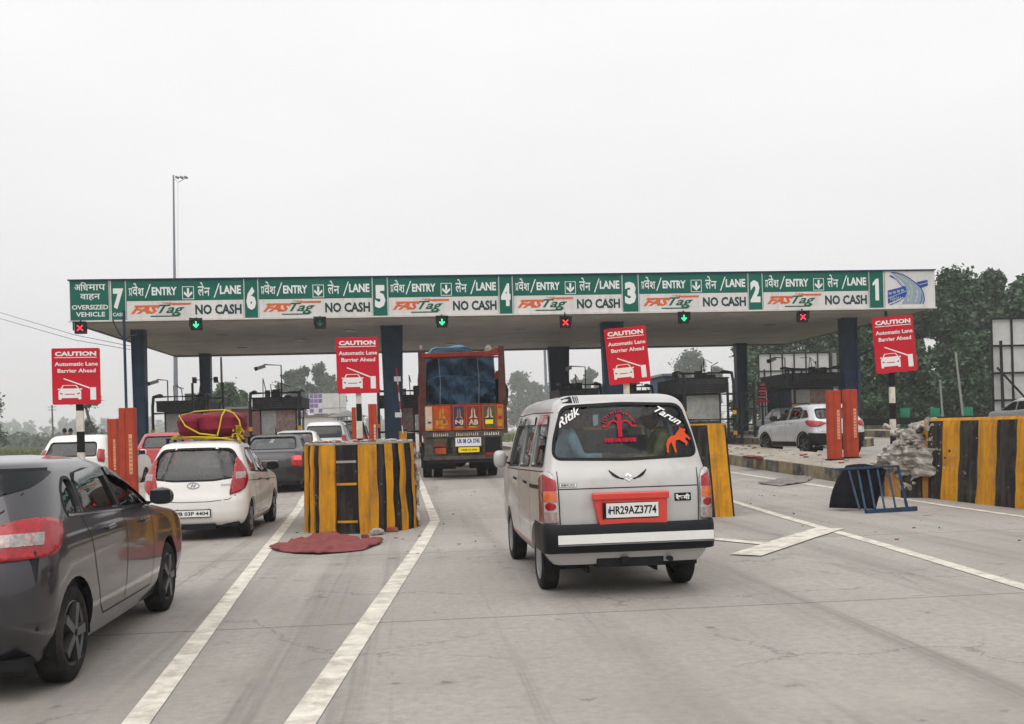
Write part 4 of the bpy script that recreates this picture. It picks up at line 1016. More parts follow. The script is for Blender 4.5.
def seats(parent, rows, w_, zb=.45, m='seat_fabric', top=1.05):
    for y in rows:
        for x in (-w_, w_):
            b = MB(); b.box(x - .23, x + .23, y, y + .5, zb - .1, zb + .1, m); b.beam((x, y - .02, zb + .05), (x, y - .16, top - .12), .46, .13, m); b.box(x - .12, x + .12, y - .22, y - .12, top - .10, top + .10, m)
            b.build('seat', parent, bevel=.03)

def car(name, label, cat, loc, rz, keys, paint, W, glassm='car_glass', L=3.9, wheels=(.62, 3.1), wr=.29, rx=.2, ry=.22, bulge=.04, side=(), rearwin=None, frontwin=None, rim='rim_steel', cap=False, group=None, belt=.95, spec=None, seat_top=1.05, fx=.35, fy=.32, ww=.17, sills=None, interior=True, visors=False):
    t = thing(name, label, cat, loc, rz, group); B = Body(keys, rx, ry, bulge, fx, fy)
    holes = [('x', round_poly(p, .04, 4)) for p in side]
    if rearwin: rw = round_poly(rearwin, .07, 5); holes.append(('r', rw))
    if frontwin: fw_ = round_poly(frontwin, .06, 5); holes.append(('f', fw_))
    shell(B, holes, [(y, wr, wr + .055) for y in wheels], paint, t)
    sb = MB()
    for p in side:
        rp = round_poly(p, .04, 4)
        for ax in ('-x', '+x'):
            B.patch('window', grow(rp, .012), ax, glassm, t, off=-.016); B.strip(sb, grow(rp, .004), ax, .022, 'black_plastic', .003, True)
    if rearwin: B.patch('rear_window', grow(rw, .012), 'r', glassm, t, off=-.016); B.strip(sb, grow(rw, .004), 'r', .026, 'black_plastic', .003, True)
    if frontwin: B.patch('windscreen', grow(fw_, .012), 'f', glassm, t, off=-.016); B.strip(sb, grow(fw_, .004), 'f', .03, 'black_plastic', .003, True)
    sb.build('window_seal', t)
    for y in wheels:
        for x in (-1, 1): wheel(t, x * (W / 2 - ww / 2 - .015), y, wr, ww, rim, cap=cap)
    for y in wheels:
        for x in (-1, 1):
            b = MB(); n = 14; vs = []
            for k in range(n + 1):
                a = math.pi * (1.12 * k / n - .06); vs += [(x * (W / 2 - .03), y + (wr + .06) * math.cos(a), wr + (wr + .06) * math.sin(a)), (x * (W / 2 - .42), y + (wr + .06) * math.cos(a), wr + (wr + .06) * math.sin(a))]
            b.add(vs, [(2 * k, 2 * k + 2, 2 * k + 3, 2 * k + 1) for k in range(n)], 'black_plastic')
            b.box(x * (W / 2 - .42) - .01, x * (W / 2 - .42) + .01, y - wr - .08, y + wr + .08, .18, wr * 2 + .08, 'black_plastic'); b.build('wheel_arch', t)
    b = MB(); b.box(-W / 2 + .12, W / 2 - .12, .12, L - .15, B.z0 + .0, B.z0 + .06, 'black_plastic')
    b.box(-.3, .3, .05, .35, B.z0 - .03, B.z0 + .05, 'dark_steel'); b.build('underbody', t)
    if interior:
        b = MB(); b.box(-W / 2 + .07, W / 2 - .07, wheels[1] - .75, wheels[1] - .45, .5, belt - .02, 'car_interior'); b.build('dashboard', t, bevel=.02); b = MB(); b.box(-W / 2 + .06, W / 2 - .06, .2, wheels[0] + .25, .4, belt - .10, 'car_interior'); b.build('parcel_shelf', t, bevel=.02)
        seats(t, (wheels[0] + .55, wheels[1] - 1.35), W * .22, top=seat_top)
    return t, B
def mirror(t, B, x, y, z, m, s=1.0):
    for sg in (-1, 1):
        h = B.hit('+x' if sg > 0 else '-x', y, z) or Vector((x * sg, y, z))
        b = MB(); c = (h.x + sg * .13 * s, y - .02, z + .05); b.blob(c, (.105 * s, .06 * s, .075 * s), m, 10, 2, .03, .8); b.tube((h.x - sg * .02, y, z - .01), (h.x + sg * .09, y, z + .02), .025, 'black_plastic')
        b.box(c[0] - .085 * s, c[0] + .085 * s, c[1] - .061 * s, c[1] - .052 * s, c[2] - .055 * s, c[2] + .055 * s, 'dark_steel'); b.build('side_mirror', t, smooth=True)
def handle(t, B, y, z, m):
    for ax, sg in (('-x', -1), ('+x', 1)):
        h = B.hit(ax, y, z)
        if h: b = MB(); b.beam((h.x + sg * .028, y - .09, z), (h.x + sg * .028, y + .09, z + .008), .022, .026, m); b.box(h.x - .005, h.x + .03 * sg + .0, y - .085, y - .065, z - .01, z + .01, m) if sg > 0 else None; b.build('door_handle', t, bevel=.008)
def seams(t, B, lines, axis_list, m='ink_black', wd=.009):
    b = MB()
    for axis, pts in lines: B.strip(b, pts, axis, wd, m, .0022)
    b.build('panel_seam', t)
def plate_(t, y, x0, x1, z0, z1, txt, tilt=0, m='plate_white', frame=True, ink='ink_black'):
    p = part('number_plate', t, (0, y, 0)); b = MB()
    if frame: b.rect(x0 - .012, x1 + .012, z0 - .012, z1 + .012, 0, 'black_plastic', .012)
    b.rect(x0, x1, z0, z1, -.0125, m, .003); b.build('plate', p)
    b = MB(); b.text(txt, x0 + (x1 - x0) * .06, x1 - (x1 - x0) * .04, z0 + (z1 - z0) * .22, z1 - (z1 - z0) * .2, -.0172, ink, .025); b.build('lettering', p); return p

def hatch_keys(L, W, H, belt=.95, hood=.85, cowl=.72, zb=.2, rake=.42, tail=.10, roofw=.74, front=.62):
    h = W / 2; yc = L * cowl; k = H - belt
    return [(zb, .12, L - .14, h - .07), (zb + .10, .03, L - .05, h - .03), (.42, 0, L - .005, h - .004), (.58, .005, L, h), (.72, .02, L - .05, h - .002), (hood - .05, .04, L - .16, h - .008),
            (hood + .03, .05, L - .5, h - .016), (belt - .02, .06, yc + .12, h - .028), (belt + .05, .075, yc - .04, h - .045), (belt + k * .35, tail + rake * .22, yc - .25 - .12, h * .90), (belt + k * .6, tail + rake * .42, yc - .58, h * .845),
            (belt + k * .80, tail + rake * .62, yc - .88, h * .795), (belt + k * .90, tail + rake * .78, yc - 1.05, h * .75), (belt + k * .965, tail + rake * 1.05, yc - 1.28, h * roofw * .88), (H, tail + rake * 1.9, yc - 1.7, h * .42)]

# --- white hatchback with the luggage on its roof
L_, W_, H_ = 3.5, 1.5, 1.47
eon_keys = [(.20, .14, 3.36, .67), (.28, .04, 3.44, .715), (.42, 0, 3.49, .745), (.58, .0, 3.5, .752), (.72, .03, 3.44, .752), (.84, .055, 3.3, .748), (.90, .07, 2.95, .742), (.95, .085, 2.62, .735), (1.0, .11, 2.44, .715),
            (1.12, .17, 2.2, .675), (1.24, .24, 1.98, .63), (1.34, .31, 1.80, .59), (1.40, .37, 1.66, .555), (1.44, .50, 1.45, .48), (1.47, .85, 1.2, .30)]
g_ = gz(-3.18, 15)
t, B = car('parked_car', 'white hatchback with a maroon bundle roped on its roof, beside the round barrier', 'car', (-3.20, 14.95, g_), R(-.6), eon_keys, 'car_white', 1.5, L=3.5, wheels=(.58, 2.92), wr=.275, rx=.24, ry=.24, bulge=.05,
    side=[[(.62, 1.00), (1.28, .965), (1.28, 1.33), (.92, 1.335), (.70, 1.22)], [(1.34, .962), (2.26, .925), (1.98, 1.16), (1.72, 1.32), (1.34, 1.335)]],
    rearwin=[(-.62, .93), (-.30, .885), (.30, .885), (.62, .93), (.64, 1.10), (.50, 1.33), (.2, 1.345), (-.2, 1.345), (-.50, 1.33), (-.64, 1.10)], frontwin=[(-.60, 1.0), (.60, 1.0), (.5, 1.33), (-.5, 1.33)], belt=.93, seat_top=1.02)
rp = [(.60, 1.21), (.70, 1.13), (.80, 1.0), (.83, .88), (.76, .76), (.66, .70), (.52, .66), (.55, .78), (.575, .92), (.60, 1.07)]
for s_ in (1, -1):
    rb = [(x * s_, z) for x, z in rp]
    o = B.patch('tail_lamp', rb, 'w', 'lamp_red', t, off=.008, thick=.02, cell=.04)
    B.patch('lamp_lens', [(x * s_, z) for x, z in [(.60, .985), (.76, .985), (.76, .90), (.60, .89)]], 'w', 'lamp_clear', o, off=.021, cell=.04)
b = MB(); B.text(b, 'EON', .40, .52, .80, .822, 'r', 'badge_grey'); B.text(b, 'D-LITE', -.56, -.42, .79, .81, 'r', 'badge_grey')
o_ = [(.085 * math.cos(a * math.pi / 12), .78 + .042 * math.sin(a * math.pi / 12)) for a in range(24)]; B.strip(b, [(x, z + .03) for x, z in o_], 'r', .012, 'badge_grey', .006, True); B.text(b, 'H', -.04, .04, .785, .835, 'r', 'badge_grey', .007, .03, .4)
b.build('badge', t)
lines = [('r', [(-.66, .70), (-.50, .60), (-.2, .575), (.2, .575), (.50, .60), (.60, .66)]), ('r', [(-.22, .48), (-.24, .455), (.24, .455), (.22, .48)])]
for ax in ('+x', '-x'): lines += [(ax, [(1.31, 1.33), (1.31, .6), (1.28, .34)]), (ax, [(2.20, .93), (2.24, .6), (2.2, .34)]), (ax, [(.70, .98), (.80, .80), (.90, .62), (1.0, .40), (1.2, .32), (2.2, .32)]), (ax, [(.3, .86), (1.3, .83), (2.3, .80), (3.0, .78)])]
seams(t, B, lines, None)
plate_(t, -.005, -.27, .24, .36, .455, 'PB 03P 4404')
mirror(t, B, .72, 2.12, .97, 'black_plastic', .95); handle(t, B, 1.16, .84, 'black_plastic'); handle(t, B, 2.02, .80, 'black_plastic')
b = MB(); b.box(-.05, .05, .42, .46, 1.30, 1.33, 'lamp_dark_red'); pass
b = MB(); b.tube((-.1, .34, 1.30), (.25, .29, 1.15), .008, 'black_plastic'); b.tube((0, .19, .90), (-.28, .22, .93), .01, 'black_plastic'); b.build('wiper', t)
b = MB()
for x in (-.5, .5): b.tube((x, .75, 1.50), (x, 1.9, 1.50), .014, 'black_plastic')
for y in (.8, 1.25, 1.75): b.tube((-.56, y, 1.50), (.56, y, 1.50), .013, 'black_plastic'); b.box(-.55, -.51, y - .02, y + .02, 1.36, 1.5, 'black_plastic'); b.box(.51, .55, y - .02, y + .02, 1.36, 1.5, 'black_plastic')
for y in (.9, 1.05, 1.4, 1.6): b.tube((-.5, y, 1.505), (.5, y, 1.505), .008, 'black_plastic')
b.build('roof_rack', t)
# luggage
def Q(px, py, Y): return P(px, py, Y)
l0, l1 = P(178, 436, 16.1), P(244, 410.5, 16.1); cxl = (l0.x + l1.x) / 2 ; wl = (l1.x - l0.x); zt_ = l1.z; zbt = g_ + 1.515; hl = zt_ - zbt
b = MB(); b.blob((wl * .24 - wl / 2, .05, hl * .46), (wl * .25, .42, hl * .48), 'bag_maroon', 16, 4, .14, .72); b.blob((wl * .16, 0, hl * .48), (wl * .34, .45, hl * .50), 'bag_maroon', 18, 9, .12, .66)
lug = b.build('luggage_bundle', None, smooth=True); lug.location = (cxl, 16.2, zbt); tag(lug, 'maroon luggage bundle tied down on the roof of the white hatchback', 'luggage')
def around(u, z, y=-.47): return (u * wl - wl / 2, y, z * hl)
b = MB()
for pts_ in ([around(.0, .04), around(.3, .03, -.5), around(.62, .0, -.52), around(.9, -.12, -.46)], [around(.08, .86, -.36), around(.2, .45, -.5), around(.4, .15, -.5), around(.64, .06, -.50)], [around(.66, .04, -.5), around(.70, .4, -.50), around(.73, .8, -.47), around(.75, 1.02, -.3), around(.75, 1.04, .2), around(.75, .7, .5)],
             [around(.12, .85, -.4), around(.3, .99, -.30), around(.55, 1.03, -.28), around(.75, 1.03, -.3), around(.88, .9, -.33), around(.97, .62, -.38), around(1.0, .2, -.4), around(.97, .05, -.44)], [around(.02, .5, .3), around(.02, .1, -.2), around(-.02, .0, -.4)]):
    b.path(pts_, .0115, 'rope_yellow', 6)
b.path([around(-.02, -.03, -.45), around(.5, -.05, -.5), around(1.03, -.02, -.42)], .013, 'rope_yellow', 6)
q = random.Random(4)
for i in range(12):
    a = q.uniform(0, 6.28); e = (.97 + .07 * math.cos(a), .10 + .28 * math.sin(a)); b.path([around(.95, .12, -.50), around(e[0], e[1] + .05, -.54), around(e[0] + .02 * math.cos(a), e[1] - .05, -.5)], .016, 'rope_yellow', 5)
o = b.build('yellow_rope', None, smooth=True); o.location = lug.location; tag(o, 'yellow rope and knot lashing the maroon bundle on the white hatchback', 'rope')

# --- charcoal hatchback in the foreground
k_ = [(.20, .13, 3.86, .80), (.30, .04, 3.94, .84), (.45, .0, 3.99, .868), (.62, .0, 4.0, .872), (.76, .02, 3.94, .872), (.86, .05, 3.72, .866), (.92, .07, 3.3, .855), (.97, .10, 2.98, .84), (1.03, .14, 2.86, .822),
      (1.12, .22, 2.66, .79), (1.20, .30, 2.46, .762), (1.28, .385, 2.24, .73), (1.345, .46, 2.04, .695), (1.39, .58, 1.80, .63), (1.42, .95, 1.5, .42)]
t, B = car('parked_car', 'dark charcoal hatchback with a big red tail lamp in the left foreground', 'car', (-3.0, 5.84, 0), R(.4), k_, 'car_charcoal', 1.745, glassm='car_glass', L=4.0, wheels=(.70, 3.22), wr=.30, rx=.30, ry=.34, bulge=.07,
    side=[[(.72, 1.05), (.99, 1.035), (1.02, 1.26), (.90, 1.27), (.78, 1.19)], [(1.05, 1.035), (1.82, 1.005), (1.76, 1.30), (1.35, 1.305), (1.08, 1.28)], [(1.88, 1.005), (2.70, .98), (2.54, 1.08), (2.22, 1.22), (2.03, 1.285), (1.83, 1.30)]],
    rearwin=None, frontwin=[(-.66, 1.06), (.66, 1.06), (.55, 1.30), (-.55, 1.30)], belt=.98, seat_top=1.08, rim='rim_dark')
for s_ in (1, -1): B.patch('rear_window', round_poly([(0, 1.15), (.52 * s_, 1.175), (.74 * s_, 1.23), (.90 * s_, 1.315), (.84 * s_, 1.325), (0, 1.325)], .02), 'w', 'window_black', t, off=.003, cell=.04)
b = MB(); B.strip(b, [(-.84, 1.332), (-.4, 1.335), (0, 1.335), (.4, 1.335), (.84, 1.332)], 'w', .02, 'ink_black', .004); b.build('spoiler_gap', t)
rp = [(.50, .93), (.58, 1.0), (.70, 1.035), (.84, 1.045), (1.0, 1.03), (1.08, .98), (1.06, .90), (.98, .83), (.54, .82), (.48, .86)]
for s_ in (1, -1):
    o = B.patch('tail_lamp', round_poly([(x * s_, z) for x, z in rp], .06), 'w', 'lamp_red', t, off=.012, thick=.03, cell=.035)
    for i, (m, xa) in enumerate((('lamp_clear', .64), ('lamp_silver', .70), ('lamp_clear', .76), ('lamp_silver', .82))): B.patch('lamp_lens', rrect(min(xa * s_, (xa + .062) * s_), max(xa * s_, (xa + .062) * s_), (.895), (.960), .01), 'w', m, o, off=.031, cell=.03)
b = MB(); B.text(b, 'BALENO', -.02 + .30, .50, 1.085, 1.108, 'r', 'sticker_white', .008, .02); b.build('badge', t)
lines = [('r', [(.66, 1.20), (.60, 1.10), (.50, 1.04), (.40, .80), (.36, .6)])]
for ax in ('+x', '-x'): lines += [(ax, [(1.855, 1.30), (1.87, .7), (1.80, .34)]), (ax, [(2.62, .97), (2.68, .65), (2.6, .34)]), (ax, [(.95, 1.03), (1.05, .85), (1.12, .62), (1.2, .40), (1.3, .32), (2.6, .32)])]
seams(t, B, lines, None)
for ax in ('+x', '-x'):
    b = MB(); B.strip(b, [(.74, 1.037), (1.0, 1.024), (1.8, .992), (2.74, .966)], ax, .014, 'chrome', .006); b.build('window_trim', t)
for pts_ in ([(1.07, 1.245), (1.14, 1.29), (1.5, 1.315), (1.77, 1.312), (1.78, 1.25), (1.42, 1.24), (1.12, 1.205)], [(1.84, 1.312), (2.03, 1.295), (2.25, 1.225), (2.44, 1.13), (2.38, 1.11), (2.15, 1.195), (2.0, 1.24), (1.85, 1.25)]):
    for ax in ('+x', '-x'): B.patch('rain_visor', pts_, ax, 'visor_smoke', t, off=.012, thick=0, cell=.05)
mirror(t, B, .83, 2.68, .985, 'car_black_brown', .92); handle(t, B, 1.42, .90, 'car_black_brown'); handle(t, B, 2.38, .87, 'car_black_brown')

# --- cars further up the queue
def simple_car(label, px, Y, rz, paint, keys, W, L, side, rearwin, lamps, plate_txt, extra=None, **kw):
    x = P(px, 440, Y).x; t, B = car('parked_car', label, 'car', (x, Y, gz(x, Y)), rz, keys, paint, W, L=L, side=side, rearwin=rearwin, **kw)
    for m, poly in lamps:
        for s_ in (1, -1): B.patch('tail_lamp', [(a * s_, z) for a, z in poly], 'w', m, t, off=.012, thick=.02, cell=.06)
    b = MB(); p = B.hit('r', 0, .55); plate_(t, p.y - .01, -.25, .25, .60, .71, plate_txt) if plate_txt else None
    return t, B
kS = hatch_keys(3.85, 1.70, 1.50, belt=.98, hood=.92, cowl=.73)
sideS = [[(.72, 1.05), (1.45, 1.0), (1.45, 1.36), (1.0, 1.36), (.80, 1.25)], [(1.52, 1.0), (2.62, .98), (2.15, 1.22), (1.85, 1.35), (1.52, 1.36)]]
rwS = [(-.62, 1.02), (.62, 1.02), (.55, 1.36), (-.55, 1.36)]
lpS = [('lamp_red', [(.64, 1.18), (.80, 1.16), (.835, .98), (.82, .86), (.68, .88), (.64, 1.02)])]
t, B = simple_car('white hatchback waiting in the leftmost lane behind the striped sign post', 68.5, 25.6, R(-4), 'car_white', [(z * 1.035 if z > .9 else z, a, b_, c) for z, a, b_, c in kS], 1.70, 3.85, sideS, rwS, lpS, None, wheels=(.66, 3.1), wr=.29, belt=.98)
mirror(t, B, .8, 2.55, 1.0, 'car_white'); b = MB(); b.box(-.12, .12, .45, .50, 1.43, 1.46, 'lamp_dark_red'); b.build('brake_lamp', t)
t, B = simple_car('red hatchback ahead of the white one, left of the roped luggage', 161, 32.0, R(-1), 'car_red', kS, 1.70, 3.85, sideS, rwS, [('lamp_red', [(.62, .98), (.82, .96), (.83, .70), (.64, .74)]), ('lamp_clear', [(.66, .90), (.80, .88), (.80, .80), (.66, .82)])], None, wheels=(.66, 3.1), wr=.29, belt=.98)
mirror(t, B, .8, 2.55, 1.0, 'car_black_brown')
# dark saloon with lit brake lamp
kD = [(.2, .12, 3.85, .78), (.3, .03, 3.95, .82), (.45, 0, 3.99, .845), (.62, 0, 4.0, .85), (.78, .02, 3.93, .85), (.88, .05, 3.72, .842), (.96, .10, 3.2, .83), (1.03, .20, 2.92, .815), (1.07, .42, 2.74, .785), (1.15, .60, 2.5, .735), (1.25, .80, 2.22, .68), (1.35, 1.0, 2.0, .625), (1.41, 1.16, 1.82, .56), (1.455, 1.45, 1.6, .38)]
t, B = simple_car('dark saloon with its right brake lamp lit, behind the white hatchback', 268, 24.8, R(0), 'car_black_brown', kD, 1.70, 4.0, [[(1.18, 1.06), (1.75, 1.03), (1.75, 1.33), (1.45, 1.33)], [(1.82, 1.03), (2.70, 1.0), (2.35, 1.2), (2.05, 1.33), (1.82, 1.33)]], [(-.60, 1.08), (.60, 1.08), (.52, 1.37), (-.52, 1.37)],
    [('lamp_red', [(.52, .90), (.80, .92), (.83, .78), (.80, .62), (.54, .66)])], None, wheels=(.66, 3.15), wr=.29, belt=1.0, rx=.32, ry=.3)
B.patch('brake_light', rrect(.60, .78, .80, .89, .02), 'w', 'brake_glow', t, off=.028); b = MB(); B.strip(b, [(-.22, .80), (.22, .80)], 'r', .025, 'badge_grey', .006); b.build('boot_trim', t)
b = MB(); b.tube((0, 1.5, 1.45), (0, 1.42, 1.60), .012, 'black_plastic'); b.box(-.02, .02, 1.46, 1.58, 1.44, 1.49, 'black_plastic'); b.build('antenna', t); mirror(t, B, .8, 2.7, 1.03, 'car_black_brown')
B.patch('sun_shade', rrect(-.40, .40, 1.13, 1.28, .03), 'r', 'booth_light', t, off=-.05)
t, B = simple_car('white saloon partly hidden between the dark saloon and the round barrier', 291, 31.0, R(0), 'car_white', kD, 1.70, 4.0, [[(1.18, 1.06), (1.75, 1.03), (1.75, 1.33), (1.45, 1.33)], [(1.82, 1.03), (2.70, 1.0), (2.35, 1.2), (2.05, 1.33), (1.82, 1.33)]], [(-.60, 1.08), (.60, 1.08), (.52, 1.37), (-.52, 1.37)], lpS[:0], None, wheels=(.66, 3.15), wr=.29, belt=1.0)
kM = hatch_keys(4.3, 1.75, 1.72, belt=1.02, hood=.95, cowl=.74, rake=.25, tail=.06)
sM = [[(.5, 1.1), (1.25, 1.08), (1.25, 1.52), (.62, 1.52)], [(1.32, 1.08), (2.15, 1.06), (2.15, 1.54), (1.32, 1.54)], [(2.22, 1.06), (3.0, 1.05), (2.5, 1.4), (2.3, 1.53), (2.22, 1.53)]]
t, B = simple_car('silver people carrier up the queue, its dark rear window above the round barrier', 324, 37.5, 0, 'car_silver', kM, 1.75, 4.3, sM, [(-.66, 1.1), (.66, 1.1), (.6, 1.52), (-.6, 1.52)], lpS, None, wheels=(.7, 3.4), wr=.3, belt=1.02)
t, B = simple_car('black van at the head of the queue under a white parasol', 348, 45.0, 0, 'car_black_brown', [(z * 1.05, a, b_, c) for z, a, b_, c in kM], 1.75, 4.3, sM, [(-.66, 1.2), (.66, 1.2), (.6, 1.6), (-.6, 1.6)], lpS, None, wheels=(.7, 3.4), wr=.3, belt=1.02)
# silver-white SUV on the right
kV = [(.30, .10, 3.82, .84), (.42, .03, 3.92, .88), (.58, 0, 3.98, .905), (.72, 0, 3.99, .91), (.86, .03, 3.94, .908), (.98, .055, 3.75, .90), (1.04, .07, 3.35, .89), (1.09, .09, 3.0, .875), (1.15, .12, 2.84, .845), (1.27, .22, 2.58, .79), (1.39, .33, 2.3, .745), (1.50, .42, 2.06, .70), (1.57, .50, 1.88, .66), (1.61, .65, 1.68, .58), (1.635, 1.0, 1.4, .38)]
sx_ = P(811, 440, 29.3).x + .95; zV = gz(sx_, 30)
t, B = car('parked_car', 'silver white SUV standing behind the two red gate cabinets', 'car', (sx_, 29.2, zV + .06), R(7), kV, 'car_silver', 1.82, L=4.0, wheels=(.72, 3.25), wr=.335, rx=.26, ry=.30, bulge=.05,
    side=[[(.55, 1.22), (.98, 1.19), (.98, 1.43), (.78, 1.42)], [(1.03, 1.185), (1.80, 1.16), (1.80, 1.53), (1.25, 1.53), (1.03, 1.46)], [(1.87, 1.155), (2.78, 1.13), (2.35, 1.38), (2.08, 1.52), (1.87, 1.53)]],
    rearwin=[(-.70, 1.17), (.70, 1.17), (.62, 1.46), (-.62, 1.46)], frontwin=[(-.7, 1.2), (.7, 1.2), (.58, 1.5), (-.58, 1.5)], belt=1.12, rim='rim_dark', seat_top=1.25, ww=.2)
for s_ in (1, -1):
    o = B.patch('tail_lamp', [(x * s_, z) for x, z in [(.48, 1.02), (.62, 1.07), (.86, 1.10), (1.10, 1.12), (1.25, 1.08), (1.12, .97), (.95, .92), (.70, .92)]], 'w', 'lamp_red', t, off=.012, thick=.03, cell=.05)
for s_ in (1, -1): B.patch('rear_cladding', [(0, .70), (.7 * s_, .72), (1.15 * s_, .74), (1.12 * s_, .36), (0, .36)], 'w', 'black_plastic', t, off=.010, cell=.06)
for ax in ('-x', '+x'):
    b = MB()
    for yw_ in (.72, 3.25):
        B.strip(b, [(yw_ + .42 * math.cos(a * math.pi / 10), .345 + .42 * math.sin(a * math.pi / 10)) for a in range(11)], ax, .06, 'black_plastic', .010)
    B.strip(b, [(1.2, .40), (2.8, .40)], ax, .14, 'black_plastic', .010); b.build('lower_cladding', t)
seams(t, B, [(ax, l) for ax in ('+x', '-x') for l in ([(1.83, 1.52), (1.84, .8), (1.8, .48)], [(2.80, 1.12), (2.84, .8), (2.75, .48)], [(1.0, 1.18), (1.1, .9), (1.2, .6), (1.3, .48)])] + [('r', [(-.8, 1.14), (-.74, .78), (.74, .78), (.8, 1.14)])], None)
mirror(t, B, .86, 2.75, 1.16, 'black_plastic', 1.2); handle(t, B, 1.5, 1.05, 'car_silver'); handle(t, B, 2.5, 1.03, 'car_silver')
b = MB()
for x in (-.58, .58): b.path([(x, .85, 1.60), (x, 1.0, 1.66), (x, 2.0, 1.66), (x, 2.15, 1.60)], .018, 'black_plastic', 6)
b.build('roof_rail', t)
# car beyond the SUV and one beyond the right barrier
p = P(778, 425, 39); t, B = simple_car('silver hatchback glimpsed beyond the SUV bonnet', 800, 46, R(3), 'car_grey', kS, 1.70, 3.85, sideS, rwS, lpS, None, frontwin=[(-.6, 1.05), (.6, 1.05), (.5, 1.35), (-.5, 1.35)], wheels=(.66, 3.1), wr=.29, belt=.98)
p = P(1016, 412, 30); t, B = simple_car('light blue car at the right edge, its roof showing over the striped barrier', 1056, 40, R(0), 'car_silver', [(z * 1.03, a, b_, c) for z, a, b_, c in kS], 1.70, 3.85, sideS, rwS, lpS, None, wheels=(.66, 3.1), wr=.29, belt=.98)
# ------------------------------------------------------------------ people
def person(label, loc, rz, joints, colours, extra=None, hand=True, cat='person', radii=None):
    """one continuous skinned figure; joints: name -> (x, y, z); bones between them"""
    rad = dict(pelvis=.135, belly=.13, chest=.15, neckb=.075, neck=.055, shL=.075, shR=.075, elL=.047, elR=.047, wrL=.030, wrR=.030, hipL=.095, hipR=.095, knL=.062, knR=.062, anL=.042, anR=.042, toeL=.04, toeR=.04, palmL=.034, palmR=.034)
    if radii: rad.update(radii)
    bones = [('pelvis', 'belly'), ('belly', 'chest'), ('chest', 'neckb'), ('neckb', 'neck'), ('chest', 'shL'), ('chest', 'shR'), ('shL', 'elL'), ('shR', 'elR'), ('elL', 'wrL'), ('elR', 'wrR'), ('wrL', 'palmL'), ('wrR', 'palmR'), ('pelvis', 'hipL'), ('pelvis', 'hipR'), ('hipL', 'knL'), ('hipR', 'knR'), ('knL', 'anL'), ('knR', 'anR'), ('anL', 'toeL'), ('anR', 'toeR')]
    J = dict(joints)
    for s_ in 'LR':
        if 'wr' + s_ in J: J.setdefault('palm' + s_, tuple(Vector(J['wr' + s_]) + (Vector(J['wr' + s_]) - Vector(J['el' + s_])).normalized() * .075))
    names = [n for n in J if n in rad]; bones = [b for b in bones if b[0] in J and b[1] in J]
    vs = [Vector(J[n]) for n in names]; es = [(names.index(a), names.index(c)) for a, c in bones]; rr = [rad[n] for n in names]
    # fingers: four unequal bent chains and a thumb rooted in each palm
    if hand:
        for s_ in 'LR':
            if 'palm' + s_ not in J: continue
            w_ = Vector(J['wr' + s_]); p = Vector(J['palm' + s_]); d = (p - w_).normalized(); side = d.cross(Vector((0, 0, 1))).normalized(); dn = side.cross(d).normalized() * (-1)
            if dn.z > 0: dn = -dn
            root = names.index('palm' + s_)
            for k, (o, l) in enumerate(((-.027, .060), (-.009, .072), (.009, .068), (.027, .052))):
                a = p + side * o + d * .015; b_ = a + d * l * .55 + dn * l * .15; c = b_ + d * l * .3 + dn * l * .35
                i0 = len(vs); vs += [a, b_, c]; rr += [.0095, .0085, .0075]; es += [(root, i0), (i0, i0 + 1), (i0 + 1, i0 + 2)]
            sg = 1 if s_ == 'R' else -1
            a = p + side * -.034 * sg - d * .03; b_ = a + d * .03 - side * .022 * sg + dn * .01; i0 = len(vs); vs += [a, b_]; rr += [.011, .009]; es += [(root, i0), (i0, i0 + 1)]
    me = bpy.data.meshes.new('person'); me.from_pydata(vs, es, []); o = bpy.data.objects.new('person', me); col.objects.link(o)
    sk = o.modifiers.new('skin', 'SKIN'); sk.use_smooth_shade = True; sk.branch_smoothing = .4
    for i, sv in enumerate(me.skin_vertices[0].data): sv.radius = (rr[i], rr[i]); sv.use_root = (i == names.index('pelvis'))
    sb = o.modifiers.new('sub', 'SUBSURF'); sb.levels = sb.render_levels = 1
    dg = bpy.context.evaluated_depsgraph_get(); m2 = bpy.data.meshes.new_from_object(o.evaluated_get(dg)); bpy.data.objects.remove(o)
    # head, face and ears grown into the same mesh
    H_ = Vector(J['head']); F_ = Vector(J['face']).normalized(); S_ = F_.cross(Vector((0, 0, 1))).normalized(); U_ = S_.cross(F_)
    hb_ = MB(); n = 14
    def hp(u, v, w_): return tuple(H_ + S_ * u + F_ * v + U_ * w_)
    hv = []
    for i in range(n + 1):
        th = math.pi * i / n
        for j in range(2 * n):
            a = math.pi * j / n; x, y, z = math.sin(th) * math.sin(a), math.sin(th) * math.cos(a), math.cos(th)
            rx_, ry_, rz_ = .075, .098, .118
            if z < 0: rx_ *= 1 - .25 * (-z); ry_ *= 1 - .12 * -z
            px, py, pz = x * rx_, y * ry_, z * rz_
            if y > .75 and -.35 < z < .15: py += .022 * max(0, 1 - abs(x) * 5) * (1 - abs(z + .12) * 3)      # nose
            if y > .6 and -.02 < z < .28 and .2 < abs(x) < .55: py -= .008                                         # eye sockets
            if y > .7 and -.62 < z < -.42: py += .005
            hv.append(hp(px, py, pz))
    hb_.add(hv, [(i * 2 * n + j, (i + 1) * 2 * n + j, (i + 1) * 2 * n + (j + 1) % (2 * n), i * 2 * n + (j + 1) % (2 * n)) for i in range(n) for j in range(2 * n)], 'skin')
    for s_ in (-1, 1): hb_.blob(hp(s_ * .076, -.005, 0), (.014, .018, .03), 'skin', 6, 1, .05); hb_.blob(hp(s_ * .03, .083, .018), (.012, .008, .007), 'hair_black', 5, 1, 0)
